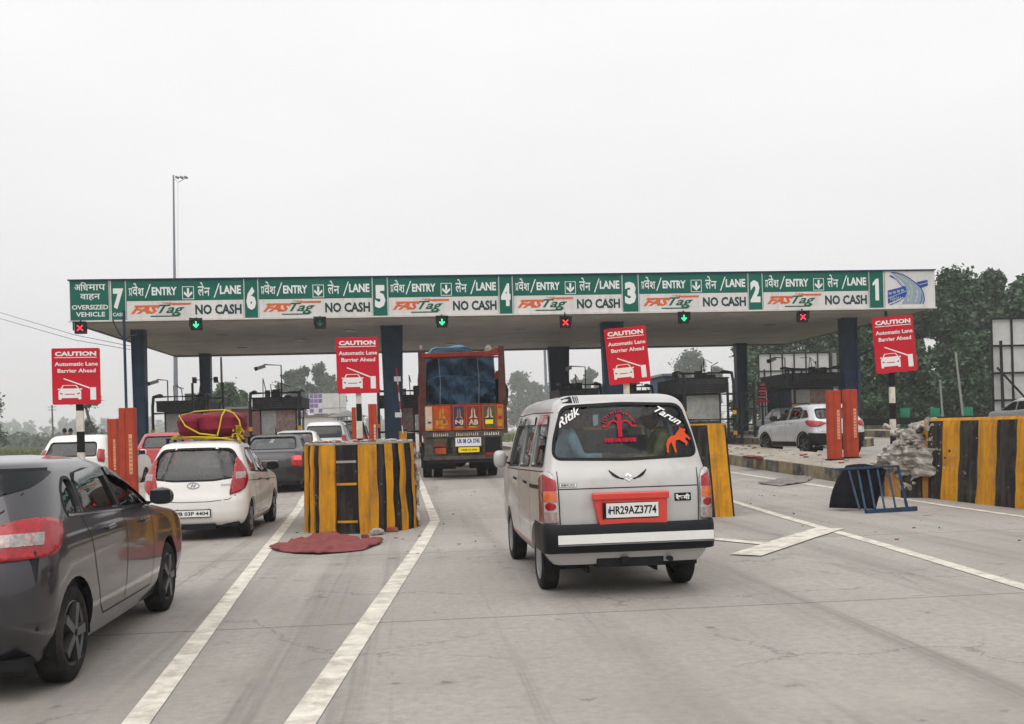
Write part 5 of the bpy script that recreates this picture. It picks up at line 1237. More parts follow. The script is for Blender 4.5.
    hb_.blob(hp(0, .088, -.058), (.022, .008, .006), 'lamp_dark_red', 5, 1, 0)
    ho = hb_.build('h'); bm = bmesh.new(); bm.from_mesh(m2)
    cols = list(colours) ; mats = ['skin', 'hair_black', 'lamp_dark_red'] + [c for c in ('shirt_blue', 'shirt_check', 'trousers', 'cloth_olive', 'seat_grey')]
    def colour(p):
        for test, m in colours:
            if test(p): return m
        return 'skin'
    for f in bm.faces: f.material_index = mats.index(colour(f.calc_center_median())); f.smooth = True
    off = len(bm.verts); tmp = bmesh.new(); tmp.from_mesh(ho.data)
    hn = [m.name for m in ho.data.materials]; vm = [bm.verts.new(v.co) for v in tmp.verts]
    for f in tmp.faces:
        nf = bm.faces.new([vm[v.index] for v in f.verts]); nf.material_index = mats.index(hn[f.material_index]); nf.smooth = True
    tmp.free(); bpy.data.objects.remove(ho); m3 = bpy.data.meshes.new('person'); bm.to_mesh(m3); bm.free()
    for m in mats: m3.materials.append(MATS[m])
    o = bpy.data.objects.new('person', m3); col.objects.link(o); o.location = loc; o.rotation_euler = (0, 0, rz); tag(o, label, cat)
    hr = MB(); hv = []
    for i in range(9):
        th = 1.75 * i / 8
        for j in range(20):
            a = 2 * math.pi * j / 20; x, y, z = math.sin(th) * math.sin(a), math.sin(th) * math.cos(a), math.cos(th); k = 1.07 + .02 * math.sin(5 * a)
            if y > .55 and z < .45: k = .90
            hv.append(hp(x * .078 * k, y * .10 * k - .004, z * .122 * k + .004))
    hr.add(hv, [(i * 20 + j, (i + 1) * 20 + j, (i + 1) * 20 + (j + 1) % 20, i * 20 + (j + 1) % 20) for i in range(8) for j in range(20)], 'hair_black'); hr.build('hair', o, smooth=True)
    return o

# ------------------------------------------------------------------ the silver van
vk = [(.30, .08, 3.56, .665), (.38, .04, 3.62, .715), (.50, .02, 3.66, .732), (.70, .015, 3.675, .738), (.90, .02, 3.65, .738), (1.02, .04, 3.58, .735), (1.10, .065, 3.48, .730), (1.18, .10, 3.34, .715), (1.32, .15, 3.16, .690), (1.50, .205, 2.98, .655), (1.64, .25, 2.86, .622),
      (1.71, .28, 2.76, .595), (1.765, .34, 2.62, .545), (1.80, .46, 2.4, .45), (1.815, .85, 1.9, .25)]
vx = 1.885; VY = 8.62
van, B = car('minivan', 'silver van in front with a red plate frame and window stickers', 'van', (vx, VY, 0), R(1.0), vk, 'van_silver', 1.475, glassm='van_glass', L=3.675, wheels=(.74, 3.0), wr=.285, rx=.085, ry=.12, bulge=.018, fx=.3, fy=.25, ww=.165,
    side=[[(.30, 1.17), (.98, 1.155), (.98, 1.60), (.42, 1.605), (.34, 1.5)], [(1.12, 1.15), (1.82, 1.13), (1.82, 1.60), (1.12, 1.60)], [(1.93, 1.13), (2.98, 1.10), (2.78, 1.36), (2.58, 1.585), (1.93, 1.60)]],
    rearwin=[(-.645, 1.235), (0, 1.215), (.645, 1.235), (.625, 1.40), (.535, 1.69), (0, 1.71), (-.535, 1.69), (-.625, 1.40)], frontwin=[(-.6, 1.22), (.6, 1.22), (.52, 1.66), (-.52, 1.66)], belt=1.05, seat_top=1.25, interior=False, rim='rim_steel', cap=True)
b = MB(); b.box(-.66, .66, 2.75, 3.1, .5, 1.08, 'car_interior'); b.build('dashboard', van, bevel=.02)
b = MB(); b.box(-.6, .6, 1.12, 1.55, .62, .80, 'seat_fabric'); b.beam((0, 1.15, .8), (0, 1.02, 1.28), 1.15, .11, 'seat_fabric'); b.box(-.42, -.18, .97, 1.07, 1.24, 1.42, 'seat_fabric'); b.box(.18, .42, .97, 1.07, 1.24, 1.42, 'seat_fabric'); b.build('rear_bench', van, bevel=.03)
for x in (-.33, .33):
    b = MB(); b.box(x - .24, x + .24, 2.05, 2.5, .60, .80, 'seat_fabric'); b.beam((x, 2.08, .8), (x, 1.93, 1.32), .46, .12, 'seat_fabric'); b.box(x - .12, x + .12, 1.86, 1.96, 1.28, 1.48, 'seat_fabric'); b.build('front_seat', van, bevel=.03)
b = MB()
b.box(-.64, .64, .18, 1.0, .78, .82, 'car_interior'); b.box(-.64, .64, .14, .18, .4, 1.1, 'car_interior'); b.build('luggage_floor', van)
# side bench for the passengers riding behind
b = MB(); b.box(-.62, -.22, .25, .95, .82, .92, 'seat_grey'); b.box(.22, .62, .25, .95, .82, .92, 'seat_grey'); b.build('side_bench', van, bevel=.02)
# lamps at the rear corners
for s_ in (1, -1):
    lp_ = part('tail_lamp', van)
    o = B.patch('lamp_frame', round_poly([(.632 * s_, .675), (.88 * s_, .675), (.88 * s_, 1.06), (.80 * s_, 1.10), (.68 * s_, 1.115), (.640 * s_, 1.03)], .03), 'w', 'van_silver', lp_, off=.016, thick=.035, cell=.04)
    for m, z0, z1 in (('lamp_red', .953, 1.098), ('lamp_amber', .862, .948), ('lamp_dark_red', .78, .857), ('lamp_clear', .685, .775)):
        q_ = [(.644, z0), (.744, z0), (.744, z1), (.648, z1 - (.06 if z1 > 1 else 0))]
        if m == 'lamp_dark_red': q_ = [(.692 + .04 * math.cos(a * math.pi / 6), .822 + .034 * math.sin(a * math.pi / 6)) for a in range(12)]
        B.patch('lamp_glass', [(x * s_, z) for x, z in q_], 'w', 'lamp_red' if m == 'lamp_dark_red' else m, lp_, off=.0395, cell=.04)
    B.patch('side_lamp_glass', [(x * s_, z) for x, z in [(.750, .685), (.876, .685), (.876, 1.055), (.750, 1.095)]], 'w', 'lamp_dark_red', lp_, off=.0395, cell=.04)
# bumper
bb = MB(); pts_ = []
def bump_ring(z, o, zt):
    pass
prof = [(.655, -.015), (.665, -.075), (.63, -.10), (.48, -.105), (.42, -.08), (.40, .02)]
plan = [(-.765, .62), (-.765, .12), (-.75, .04), (-.70, 0)] + [(-.5, -.02), (0, -.03), (.5, -.02)] + [(.70, 0), (.75, .04), (.765, .12), (.765, .62)]
vs = []
for z, dy in prof:
    for x, y in plan:
        inn = 1 if abs(x) > .75 else 0; vs.append((x * (1 + (.06 + dy) * -.35 * inn * .6), y + .06 + dy * (1 - .0), z))
n = len(plan); bb.add(vs, [(i * n + j, i * n + j + 1, (i + 1) * n + j + 1, (i + 1) * n + j) for i in range(len(prof) - 1) for j in range(n - 1)], 'black_plastic'); bump_ = bb.build('bumper', van, smooth=True)
b = MB(); b.box(-.66, .72, -.088, -.080, .50, .578, 'plate_white'); b.box(-.66, .72, -.0895, -.088, .485, .495, 'badge_grey'); o = b.build('reflective_strip', bump_)
# plate garnish
gp = part('plate_garnish', van); b = MB()
out_ = round_poly([(-.345, .925), (.335, .925), (.325, .63), (-.29, .63)], .035, 4); inn_ = round_poly([(-.245, .845), (.245, .845), (.245, .70), (-.245, .70)], .02, 4)
N = len(out_)
b.add([(x, -.005, z) for x, z in out_] + [(x, -.045, z) for x, z in grow(out_, -.012)] + [(x, -.045, z) for x, z in inn_] + [(x, .0, z) for x, z in inn_], [(k * N + i, k * N + (i + 1) % N, (k + 1) * N + (i + 1) % N, (k + 1) * N + i) for k in range(3) for i in range(N)], 'garnish_red')
b.build('garnish_frame', gp, smooth=True)
b = MB(); b.box(-.35, .34, -.062, -.02, .865, .935, 'garnish_red'); b.build('garnish_hood', gp, bevel=.015)
p = plate_(van, -.030, -.225, .240, .712, .838, 'HR29AZ3774'); 
b = MB(); b.rect(-.262, -.25, .70, .85, -.033, 'black_plastic', .01); b.rect(-.215, -.200, .755, .790, -.048, 'logo_blue'); b.build('plate_trim', p)
# seams, badge, emblem
ln = [('r', [(-.62, .968), (.62, .968)]), ('r', [(-.70, 1.12), (-.63, 1.12), (-.62, .66)]), ('r', [(.70, 1.12), (.63, 1.12), (.62, .66)])]
for ax in ('-x', '+x'): ln += [(ax, [(1.05, 1.64), (1.05, .42)]), (ax, [(1.875, 1.64), (1.875, .42)]), (ax, [(3.02, 1.1), (3.0, .6), (2.9, .42)]), (ax, [(.25, 1.12), (3.1, 1.06)]), (ax, [(.28, 1.645), (1.5, 1.66), (2.7, 1.645)])]
seams(van, B, ln, None)
for ax in ('-x', '+x'):
    b = MB(); B.strip(b, [(.10, .98), (1.02, .96)], ax, .035, 'black_plastic', .006); b.build('door_rail', van)
    b = MB(); B.strip(b, [(1.05, .385), (2.65, .385)], ax, .022, 'garnish_red', .006); b.build('sill_stripe', van)
b = MB(); B.poly(b, rrect(-.615, -.465, .985, 1.02, .004), 'r', 'badge_grey', .005); B.poly(b, rrect(-.611, -.469, .989, 1.016, .003), 'r', 'plate_white', .0065); B.text(b, 'EECO', -.60, -.48, .993, 1.012, 'r', 'ink_black', .008, .03)
B.poly(b, rrect(.405, .555, .835, .905, .006), 'r', 'ink_black', .005); B.text(b, '\u0930\u0947\u0936\u092e\u0940', .415, .545, .845, .895, 'r', 'plate_white', .0075, .04)
b.build('badge', van)
b = MB(); cz = 1.055; cx_ = .0
B.poly(b, [(-.032, cz + .012), (-.006, cz + .036), (.032, cz + .012), (.018, cz + .002), (-.004, cz + .020), (-.018, cz + .010)], 'r', 'chrome', .008)
B.poly(b, [(.032, cz - .012), (.006, cz - .036), (-.032, cz - .012), (-.018, cz - .002), (.004, cz - .020), (.018, cz - .010)], 'r', 'chrome', .008)
B.poly(b, [(-.032, cz + .012), (-.018, cz + .010), (.032, cz - .012), (.018, cz - .010)], 'r', 'chrome', .0085)
b.build('emblem', van)
b = MB()
for s_ in (-1, 1):      # feathered wing stickers either side of the emblem
    b = MB()
    for k in range(6):
        f = k / 5; x0 = .04 + .012 * k; x1 = .085 + .082 * f; z0 = cz - .012 + .012 * f; z1 = cz + .002 + .062 * f
        B.strip(b, [(s_ * x0, z0), (s_ * (x0 * .45 + x1 * .55), z0 + .002 + .004 * k), (s_ * x1, z1)], 'r', .011, 'black_plastic', .004 + .0003 * k, cell=.02)
    b.build('wing_sticker', van)
# block and stripes on the tailgate edge
b = MB()
for x0, x1 in ((-.525, -.435), (-.422, -.410), (-.402, -.393), (-.385, -.377)): B.poly(b, [(x0, 1.725), (x1, 1.725), (x1, 1.76), (x0, 1.76)], 'r', 'ink_black', .004); B.poly(b, [(x0, 1.76), (x1, 1.76), (x1 , 1.785), (x0, 1.785)], 'r', 'ink_black', .006)
b.build('stripe_sticker', van)
# writing on the rear glass
b = MB()
B.text(b, 'Ritik', -.61, -.36, 1.565, 1.64, 'r', 'sticker_white', .002, .02, .5, rot=.56); b.build('name_sticker', van)
b = MB(); B.text(b, 'Tarun', .30, .56, 1.56, 1.625, 'r', 'sticker_white', .002, .02, .5, rot=-.55); b.build('name_sticker', van)
b = MB(); ex, ez = -.03, 1.50
B.poly(b, [(ex - .018, ez - .09), (ex + .018, ez - .09), (ex + .022, ez + .03), (ex + .012, ez + .085), (ex - .012, ez + .085), (ex - .022, ez + .03)], 'r', 'sticker_red', .002)
o_ = [(ex + .025 * math.cos(a * math.pi / 5), ez + .095 + .022 * math.sin(a * math.pi / 5)) for a in range(10)]; B.poly(b, o_, 'r', 'sticker_red', .0024)
for s_ in (-1, 1): B.strip(b, [(ex, ez + .03), (ex + s_ * .045, ez + .058), (ex + s_ * .08, ez + .048), (ex + s_ * .11, ez + .015), (ex + s_ * .14, ez + .005), (ex + s_ * .155, ez + .015)], 'r', .018, 'sticker_red', .0022, cell=.03)
for k in range(15):      # the arc and the line of lettering are too small to read in the photo: uneven strokes
    a = math.radians(160 - 140 * k / 14); r0_, r1_ = .128 + .006 * (k % 3), .158 - .005 * (k % 2); da_ = .035 + .012 * (k % 3)
    B.poly(b, [(ex + r0_ * math.cos(a + da_), ez - .005 + r0_ * math.sin(a + da_)), (ex + r0_ * math.cos(a - da_), ez - .005 + r0_ * math.sin(a - da_)), (ex + r1_ * math.cos(a - da_), ez - .005 + r1_ * math.sin(a - da_)), (ex + r1_ * math.cos(a + da_), ez - .005 + r1_ * math.sin(a + da_))], 'r', 'sticker_red', .002)
for k in range(13): x0 = ex - .145 + .0225 * k; B.poly(b, [(x0, ez - .135 + .004 * (k % 2)), (x0 + .016 + .003 * (k % 3), ez - .135), (x0 + .016 + .003 * (k % 3), ez - .098 - .005 * (k % 3 == 1)), (x0, ez - .097)], 'r', 'sticker_red', .002)
b.build('emblem_sticker', van)
b = MB()    # orange leaping horse
hs_ = [(-.16, -.19), (-.135, -.19), (-.125, -.09), (-.09, -.05), (-.075, -.12), (-.06, -.19), (-.035, -.19), (-.045, -.10), (-.035, -.03), (.01, -.02), (.05, -.05), (.09, -.08), (.075, -.10), (.095, -.105), (.115, -.06), (.085, -.015), (.105, .01), (.135, -.025), (.155, -.02), (.13, .035), (.10, .055), (.085, .095), (.105, .105), (.095, .125), (.06, .13), (.03, .155), (.02, .12), (-.01, .085), (-.035, .045), (-.09, .03), (-.135, -.015), (-.155, -.07)]
B.poly(b, [(.50 + x * .75, 1.385 + z * .66) for x, z in hs_], 'r', 'sticker_orange', .002); b.build('horse_sticker', van)
b = MB(); b.box(-.11, .11, .305, .36, 1.655, 1.685, 'badge_grey'); b.build('brake_lamp', van)
# rain guards over the side windows
for y0, y1 in ((.36, 1.0), (1.10, 1.84), (1.92, 2.62)):
    for ax in ('-x', '+x'): B.patch('rain_visor', [(y0, 1.54), (y0 + .04, 1.625), (y1 - .04, 1.625), (y1, 1.54)], ax, 'visor_smoke', van, off=.016, thick=0, cell=.05)
for s_ in (-1, 1):
    h = B.hit('-x' if s_ < 0 else '+x', 2.85, 1.12); b = MB(); b.blob((h.x + s_ * .12, 2.85, 1.17), (.075, .07, .10), 'van_silver', 10, 3, .02, .75); b.tube((h.x, 2.88, 1.12), (h.x + s_ * .1, 2.86, 1.14), .02, 'black_plastic'); b.build('side_mirror', van, smooth=True)
handle(van, B, 1.20, .985, 'black_plastic'); handle(van, B, 2.02, .985, 'black_plastic')
b = MB()
for s_ in (-1, 1):
    vs = []
    for k in range(11): a = math.pi * k / 10; vs += [(s_ * .742, .74 + .345 * math.cos(a), .30 + .345 * math.sin(a)), (s_ * .775, .74 + .345 * math.cos(a), .30 + .345 * math.sin(a))]
b.box(-.09, -.02, -.0, .3, .30, .36, 'dark_steel'); b.tube((.35, -.0, .33), (.35, .5, .33), .025, 'dark_steel'); b.build('exhaust', van)

# riders inside
M_ = Matrix.Translation((vx, VY, 0)) @ Matrix.Rotation(R(1.0), 4, 'Z')
def inside(x, y, z): v = M_ @ Vector((x, y, z)); return tuple(v)
J = dict(pelvis=(0, 0, 0), belly=(.03, 0, .17), chest=(.07, 0, .34), neckb=(.10, 0, .45), neck=(.125, 0, .50), head=(.185, 0, .585), face=(.9, -.1, -.25),
         shL=(.09, .17, .40), shR=(.09, -.17, .40), elL=(.20, .20, .19), elR=(.17, -.23, .21), wrL=(.42, .10, .22), wrR=(.41, -.14, .22), hipL=(.10, .09, 0), hipR=(.10, -.09, 0), knL=(.46, .12, .03), knR=(.46, -.11, .02), anL=(.50, .12, -.02), anR=(.50, -.11, -.02))
shirt = lambda m: [(lambda p: p.z > .06 and p.x < .36 and p.z < .47, m), (lambda p: p.x > .36 and (Vector((p.x, p.y, p.z)) - Vector((.44, -.11, .05))).length < .10 and p.z > .035, 'skin'), (lambda p: p.x > .08 and p.z < .10 or p.z < .06, 'trousers')]
person('person in a light blue shirt sitting sideways behind the rear glass of the van', inside(-.54, .50, 1.02), 0, J, shirt('shirt_blue'))
person('person in a dark checked shirt seated further inside the silver van, leaning forward', inside(-.50, .84, .98), R(4), J, shirt('shirt_check'))
J2 = dict(J); J2['face'] = (.8, .5, -.1)
person('person in an olive yellow top sitting behind the horse sticker in the van', inside(.52, .52, 1.0), R(180), J2, [(lambda p: p.z > .06 and p.x < .38 and p.z < .47, 'cloth_olive'), (lambda p: p.x > .08 and p.z < .10 or p.z < .06, 'seat_grey')])
# ------------------------------------------------------------------ goods truck
TY = 27.6; tx = P(461.5, 420, TY).x; tg = gz(tx, TY)
t = thing('goods_truck', 'painted red and orange goods truck under a blue tarpaulin', 'truck', (tx, TY, tg)); sc = TY / 1000.0
def TX(px): return P(px, 400, TY).x - tx
def TZ(py, px=461): return P(px, py, TY).z - tg
x0, x1 = TX(421), TX(503.5); zt = TZ(355.5); zb = TZ(404); zbb = TZ(430.5)
b = MB(); b.box(x0 + .05, x1 - .05, .1, 6.2, zbb - .12, zbb + .05, 'truck_grime'); b.build('load_bed', t)
for s_, xx in ((-1, x0), (1, x1)):
    b = MB(); b.box(min(xx, xx - s_ * .05), max(xx, xx - s_ * .05), .12, 6.2, zbb, zb + .75, 'truck_red')
    for y in (.9, 1.8, 2.7, 3.6, 4.5, 5.4): b.box(xx - .045, xx + .045, y, y + .1, zbb, zb + 1.0, 'truck_maroon')
    b.build('side_board', t, bevel=.01)
b = MB(); pw = .13
b.box(x0 - .05, x0 + pw + .02, 0, .14, zbb - .1, zt + .18, 'truck_red'); b.beam((x1 - .03, .07, zbb - .1), (x1 - .02, .07, zt + .25), .26, .14, 'truck_red', .15, .14)
b.beam((x0 + .05, .05, zt + .02), (x1 - .10, .05, zt + .05), .12, .12, 'truck_maroon'); b.box(x0, x1, .06, .14, TZ(358), TZ(356.5), 'truck_maroon')
b.beam((x1 - .02, .06, zt + .2), (x1 - .45, .06, zt + .04), .07, .09, 'truck_maroon'); b.box(x0 - .0, x0 + .07, .02, .1, zt + .18, zt + .30, 'pole_grey')
b.build('tail_frame', t, bevel=.01)
# tailboard with its painted panels
tb = part('tailboard', t); b = MB(); b.box(x0 + .10, x1 - .06, .0, .07, zbb, zb, 'truck_maroon'); b.build('board', tb, bevel=.01)
PX = [(424.5, 432, 'truck_letter', 'truck_grime', ''), (432.5, 450, 'truck_orange', 'truck_yellow', 'PU'), (452.5, 464.5, 'truck_navy', 'truck_orange', 'NJ'), (465.5, 480, 'truck_maroon', 'truck_letter', 'AB'), (482, 496, 'truck_green', 'truck_letter', ''), (496.7, 503, 'truck_orange', 'truck_yellow', '')]
for a, c, m, m2, s_ in PX:
    b = MB(); xa, xc = TX(a), TX(c); za, zc = TZ(430), TZ(405.5); w_ = xc - xa; h_ = zc - za; Y_ = -.004
    b.rect(xa, xc, za, zc, Y_, 'truck_orange' if s_ or m == 'truck_green' else 'truck_yellow', .012)
    b.rect(xa + w_ * .07, xc - w_ * .07, za + h_ * (.12 if s_ else .05), zc - h_ * .03, Y_ - .013, m, .003)
    if s_ or m == 'truck_green':
        mx_ = (xa + xc) / 2; yl = Y_ - .018; fl = 'truck_yellow' if s_ in ('PU', 'NJ') else 'truck_letter'
        b.flat([(mx_ - .02, za + h_ * .92), (mx_ - w_ * .13, za + h_ * .78), (mx_ - w_ * .15, za + h_ * .58), (mx_ - w_ * .30, za + h_ * .46), (mx_ - .02, za + h_ * .50)][::-1], yl, fl)
        b.flat([(mx_ + .02, za + h_ * .92), (mx_ + w_ * .13, za + h_ * .78), (mx_ + w_ * .15, za + h_ * .58), (mx_ + w_ * .30, za + h_ * .46), (mx_ + .02, za + h_ * .50)], yl, fl)
        if s_:
            b.text(s_, xa + w_ * .16, xc - w_ * .16, za + h_ * .20, za + h_ * .42, yl, fl if s_ != 'NJ' else 'truck_letter', .05)
            b.flat([(xa + w_ * .07, za + h_ * .14), (xa + w_ * .3, za + h_ * .08), (xc - w_ * .3, za + h_ * .08), (xc - w_ * .07, za + h_ * .14), (xc - w_ * .3, za + h_ * .15), (xa + w_ * .3, za + h_ * .15)], yl - .002, 'truck_yellow')
        else:
            b.rect(xa + w_ * .2, xc - w_ * .25, za + h_ * .22, za + h_ * .40, yl, 'plate_yellow'); b.rect(xa + w_ * .15, xc - w_ * .2, za + h_ * .42, za + h_ * .46, yl, 'ink_black')
    elif m == 'truck_letter':
        b.rect(xa + w_ * .35, xa + w_ * .8, za + h_ * .3, za + h_ * .36, Y_ - .018, 'ink_black', .01)
    else:
        b.rect(xa + w_ * .15, xa + w_ * .8, za + h_ * .55, za + h_ * .85, Y_ - .018, 'truck_yellow'); b.rect(xa + w_ * .1, xa + w_ * .85, za + h_ * .12, za + h_ * .4, Y_ - .018, 'truck_yellow'); b.rect(xa + w_ * .3, xa + w_ * .6, za + h_ * .42, za + h_ * .54, Y_ - .018, 'truck_maroon')
    b.build('painted_panel', tb)
# lower rail with its slogan
b = MB(); b.box(x0 + .02, x1 - .02, -.02, .1, TZ(437), TZ(431), 'truck_grime')
for a_, c_, n_, m_ in ((432, 448, 8, 'truck_letter'), (455, 478, 11, 'truck_letter'), (483, 499, 7, 'white_paint')):      # worn, unreadable hand lettering
    for k in range(n_):
        xa = TX(a_ + (c_ - a_) * k / n_); xc = TX(a_ + (c_ - a_) * (k + .55 + .12 * (k % 3)) / n_); b.flat([(xa, TZ(436 - .3 * (k % 2))), (xc, TZ(435.6)), (xc - .01 * (k % 3), TZ(432.6 + .4 * (k % 3))), (xa + .015, TZ(432.4))], -.0225, m_)
b.build('slogan_rail', t)
b = MB(); b.box(x0 + .06, x1 - .06, .02, .12, TZ(457), TZ(437.2), 'truck_grime'); b.box(x0 + .02, x1 - .02, -.06, .08, TZ(459.5), TZ(456), 'truck_grime'); b.box(TX(484), TX(499), -.03, .02, TZ(455), TZ(438), 'ink_black'); b.box(TX(484), TX(498), -.08, .02, TZ(456.5), TZ(453), 'truck_maroon'); b.build('rear_crossbeam', t, bevel=.01)
for a, c, m, ya, yc in ((432, 446, 'truck_green', 442, 438), (432, 445, 'lamp_dark_red', 446, 442.3), (434, 444.5, 'truck_orange', 453.5, 447.5)):
    b = MB(); b.rect(TX(a), TX(c), TZ(ya), TZ(yc), .0, m, .03); b.build('tail_lamp', t)
for a, c in ((446.5, 450), (445.5, 451)):
    b = MB(); b.rect(TX(a), TX(c), TZ(446 if a > 446 else 453), TZ(438 if a > 446 else 447), .0, 'ink_black', .02); b.build('lamp_box', t)
p = part('number_plate', t); b = MB(); b.rect(TX(454), TX(480), TZ(446.5), TZ(437.5), -.01, 'truck_letter', .02); b.rect(TX(454.5), TX(479.5), TZ(446), TZ(438), -.031, 'plate_white'); b.text('UK 08 CA 3745', TX(456), TX(478.5), TZ(443.5), TZ(438.8), -.034, 'logo_blue', .04); b.build('upper_plate', p)
b = MB(); b.rect(TX(455), TX(481), TZ(453.5), TZ(446.8), -.01, 'ink_black', .02); b.flat(rrect(TX(457), TX(478), TZ(452.5), TZ(447.3), .03), -.031, 'plate_yellow', .003); b.text('UK08 CA 3745', TX(460), TX(475.5), TZ(450.8), TZ(449.2), -.036, 'ink_black', .04); b.build('yellow_plate', p)
# tarpaulin over the load: sagging folds, tucked in between the frame posts
b = MB(); n1, n2 = 60, 44; vs = []; from mathutils import noise as mn
for i in range(n1 + 1):
    u = i / n1; x = TX(427.5) + (TX(497) - TX(427.5)) * u
    top = TZ(355) + (.26 * math.exp(-((u - .36) / .36) ** 4)) - .25 * max(0, u - .8) * 2 - .2 * max(0, .1 - u) * 6
    for j in range(n2 + 1):
        v = j / n2; z = zb - .05 + (top - zb + .05) * v; y = .30 + (.16 if v > .52 else .0) + .08 * math.sin(u * 9 + 2 * math.sin(v * 4)) * (1 - v * .5) + .04 * math.sin(v * 19 + u * 9) + (1 - v ** 6) * (.07 * abs(math.sin(u * 15 + v * 5)) + .05 * abs(math.sin(v * 8 - u * 6))) + .5 * max(0, v - .86) ** 2 * 20
        y += -.16 * (1 - (2 * u - 1) ** 2) + (1 - v ** 6) * (.20 * abs(mn.noise(Vector((u * 7 + v * 2, v * 2.4, 1)))) + .09 * abs(mn.noise(Vector((u * 17, v * 8 - u * 5, 4))))); vs.append((x, y, z))
b.add(vs, [(i * (n2 + 1) + j, (i + 1) * (n2 + 1) + j, (i + 1) * (n2 + 1) + j + 1, i * (n2 + 1) + j + 1) for i in range(n1) for j in range(n2)], 'tarpaulin_blue')
tops = [vs[i * (n2 + 1) + n2] for i in range(n1 + 1)]; vs2 = []
for i, p_ in enumerate(tops):
    for k in range(9): vs2.append((p_[0], p_[1] + k * .68, p_[2] + .12 * math.sin(k * .9) + .03 * math.sin(i * .22 + k)))
b.add(vs2, [(i * 9 + k, (i + 1) * 9 + k, (i + 1) * 9 + k + 1, i * 9 + k + 1) for i in range(n1) for k in range(8)], 'tarpaulin_light')
for e in (0, n1):
    row = [vs2[e * 9 + k] for k in range(9)]; b.add(row + [(r_[0], r_[1], zb - .1) for r_ in row], [(k, k + 1, 9 + k + 1, 9 + k) for k in range(8)], 'tarpaulin_blue')
o = b.build('tarpaulin_cover', None, smooth=True); o.location = (tx, TY, tg); tag(o, 'creased blue tarpaulin over the load at the back of the truck', 'tarpaulin'); sm = o.modifiers.new('s', 'SOLIDIFY'); sm.thickness = .01
b = MB(); b.blob((0, 0, 0), (.16, .2, .22), 'bark_pale', 7, 2, .35); b.blob((-.3, 0, -.06), (.2, .2, .12), 'grey_rag', 7, 4, .3); o = b.build('load_sack', smooth=True); o.location = (P(488, 355, TY + .8).x, TY + .8, P(488, 354.5, TY + .8).z); tag(o, 'small tied sack poking above the blue tarpaulin of the truck', 'sack')
for xx in (TX(440), TX(479)):
    b = MB(); b.path([(xx, .10, zb - .02), (xx + .03, .2, zb + .6), (xx, .25, zt - .05)], .007, 'pole_grey', 5); b.build('tie_rope', t)
# cab, chassis, wheels
b = MB(); b.box(x0 + .12, x1 - .12, 6.35, 8.1, .75, 2.55, 'truck_orange'); b.build('cab', t, bevel=.08)
b = MB(); b.box(-.45, -.32, .1, 8.0, .75, .95, 'dark_steel'); b.box(.32, .45, .1, 8.0, .75, .95, 'dark_steel'); b.tube((-1.0, 1.75, .5), (1.0, 1.75, .5), .1, 'dark_steel'); b.blob((0, 1.75, .5), (.22, .2, .2), 'dark_steel', 8, 1, 0); b.box(x0 + .15, x1 - .15, -.02, .06, TZ(463), TZ(460), 'dark_steel'); b.box(x0 + .1, x0 + .95, .9, .93, .28, .98, 'rubber'); b.box(x1 - .95, x1 - .1, .9, .93, .28, .98, 'rubber'); b.box(-.6, .6, 1.0, 1.3, .45, .95, 'dark_steel'); b.box(-.9, .9, 3.2, 4.6, .40, .95, 'dark_steel'); b.build('chassis', t)
for yy in (1.75, 7.1):
    for s_ in (-1, 1):
        wheel(t, s_ * .95, yy, .5, .26, 'rim_dark', cap=True)
        if yy < 3: wheel(t, s_ * .64, yy, .5, .26, 'rim_dark', cap=True)
for s_, xx in ((-1, x0), (1, x1)):
    b = MB(); b.box(xx - .03, xx + .03, .9, 2.7, 1.02, 1.06, 'truck_grime'); b.box(min(xx, xx - s_ * .3), max(xx, xx - s_ * .3), 2.72, 2.76, .45, 1.0, 'rubber'); b.build('mudguard', t)
    b = MB(); xm = xx + s_ * .13; b.beam((xx, 6.9, 2.3), (xm, 6.6, 2.2), .03, .03, 'dark_steel'); b.box(xm - .1, xm + .1, 6.55, 6.62, 1.95, 2.45, 'black_plastic'); b.build('side_mirror', t)
b = MB(); b.beam((x0 - .06, .5, TZ(392)), (x0 - .16, .4, TZ(385)), .1, .1, 'black_plastic'); b.box(x0 - .2, x0 - .05, .35, .5, TZ(394), TZ(384), 'black_plastic'); b.build('rear_horn', t)
b = MB(); b.path([(x1 + .02, .6, TZ(415)), (x1 + .12, .6, TZ(405)), (x1 + .16, .6, TZ(390)), (x1 + .10, .6, TZ(384))], .05, 'black_plastic'); b.box(x1, x1 + .12, .55, .65, TZ(386), TZ(383), 'black_plastic'); b.build('side_hook', t)
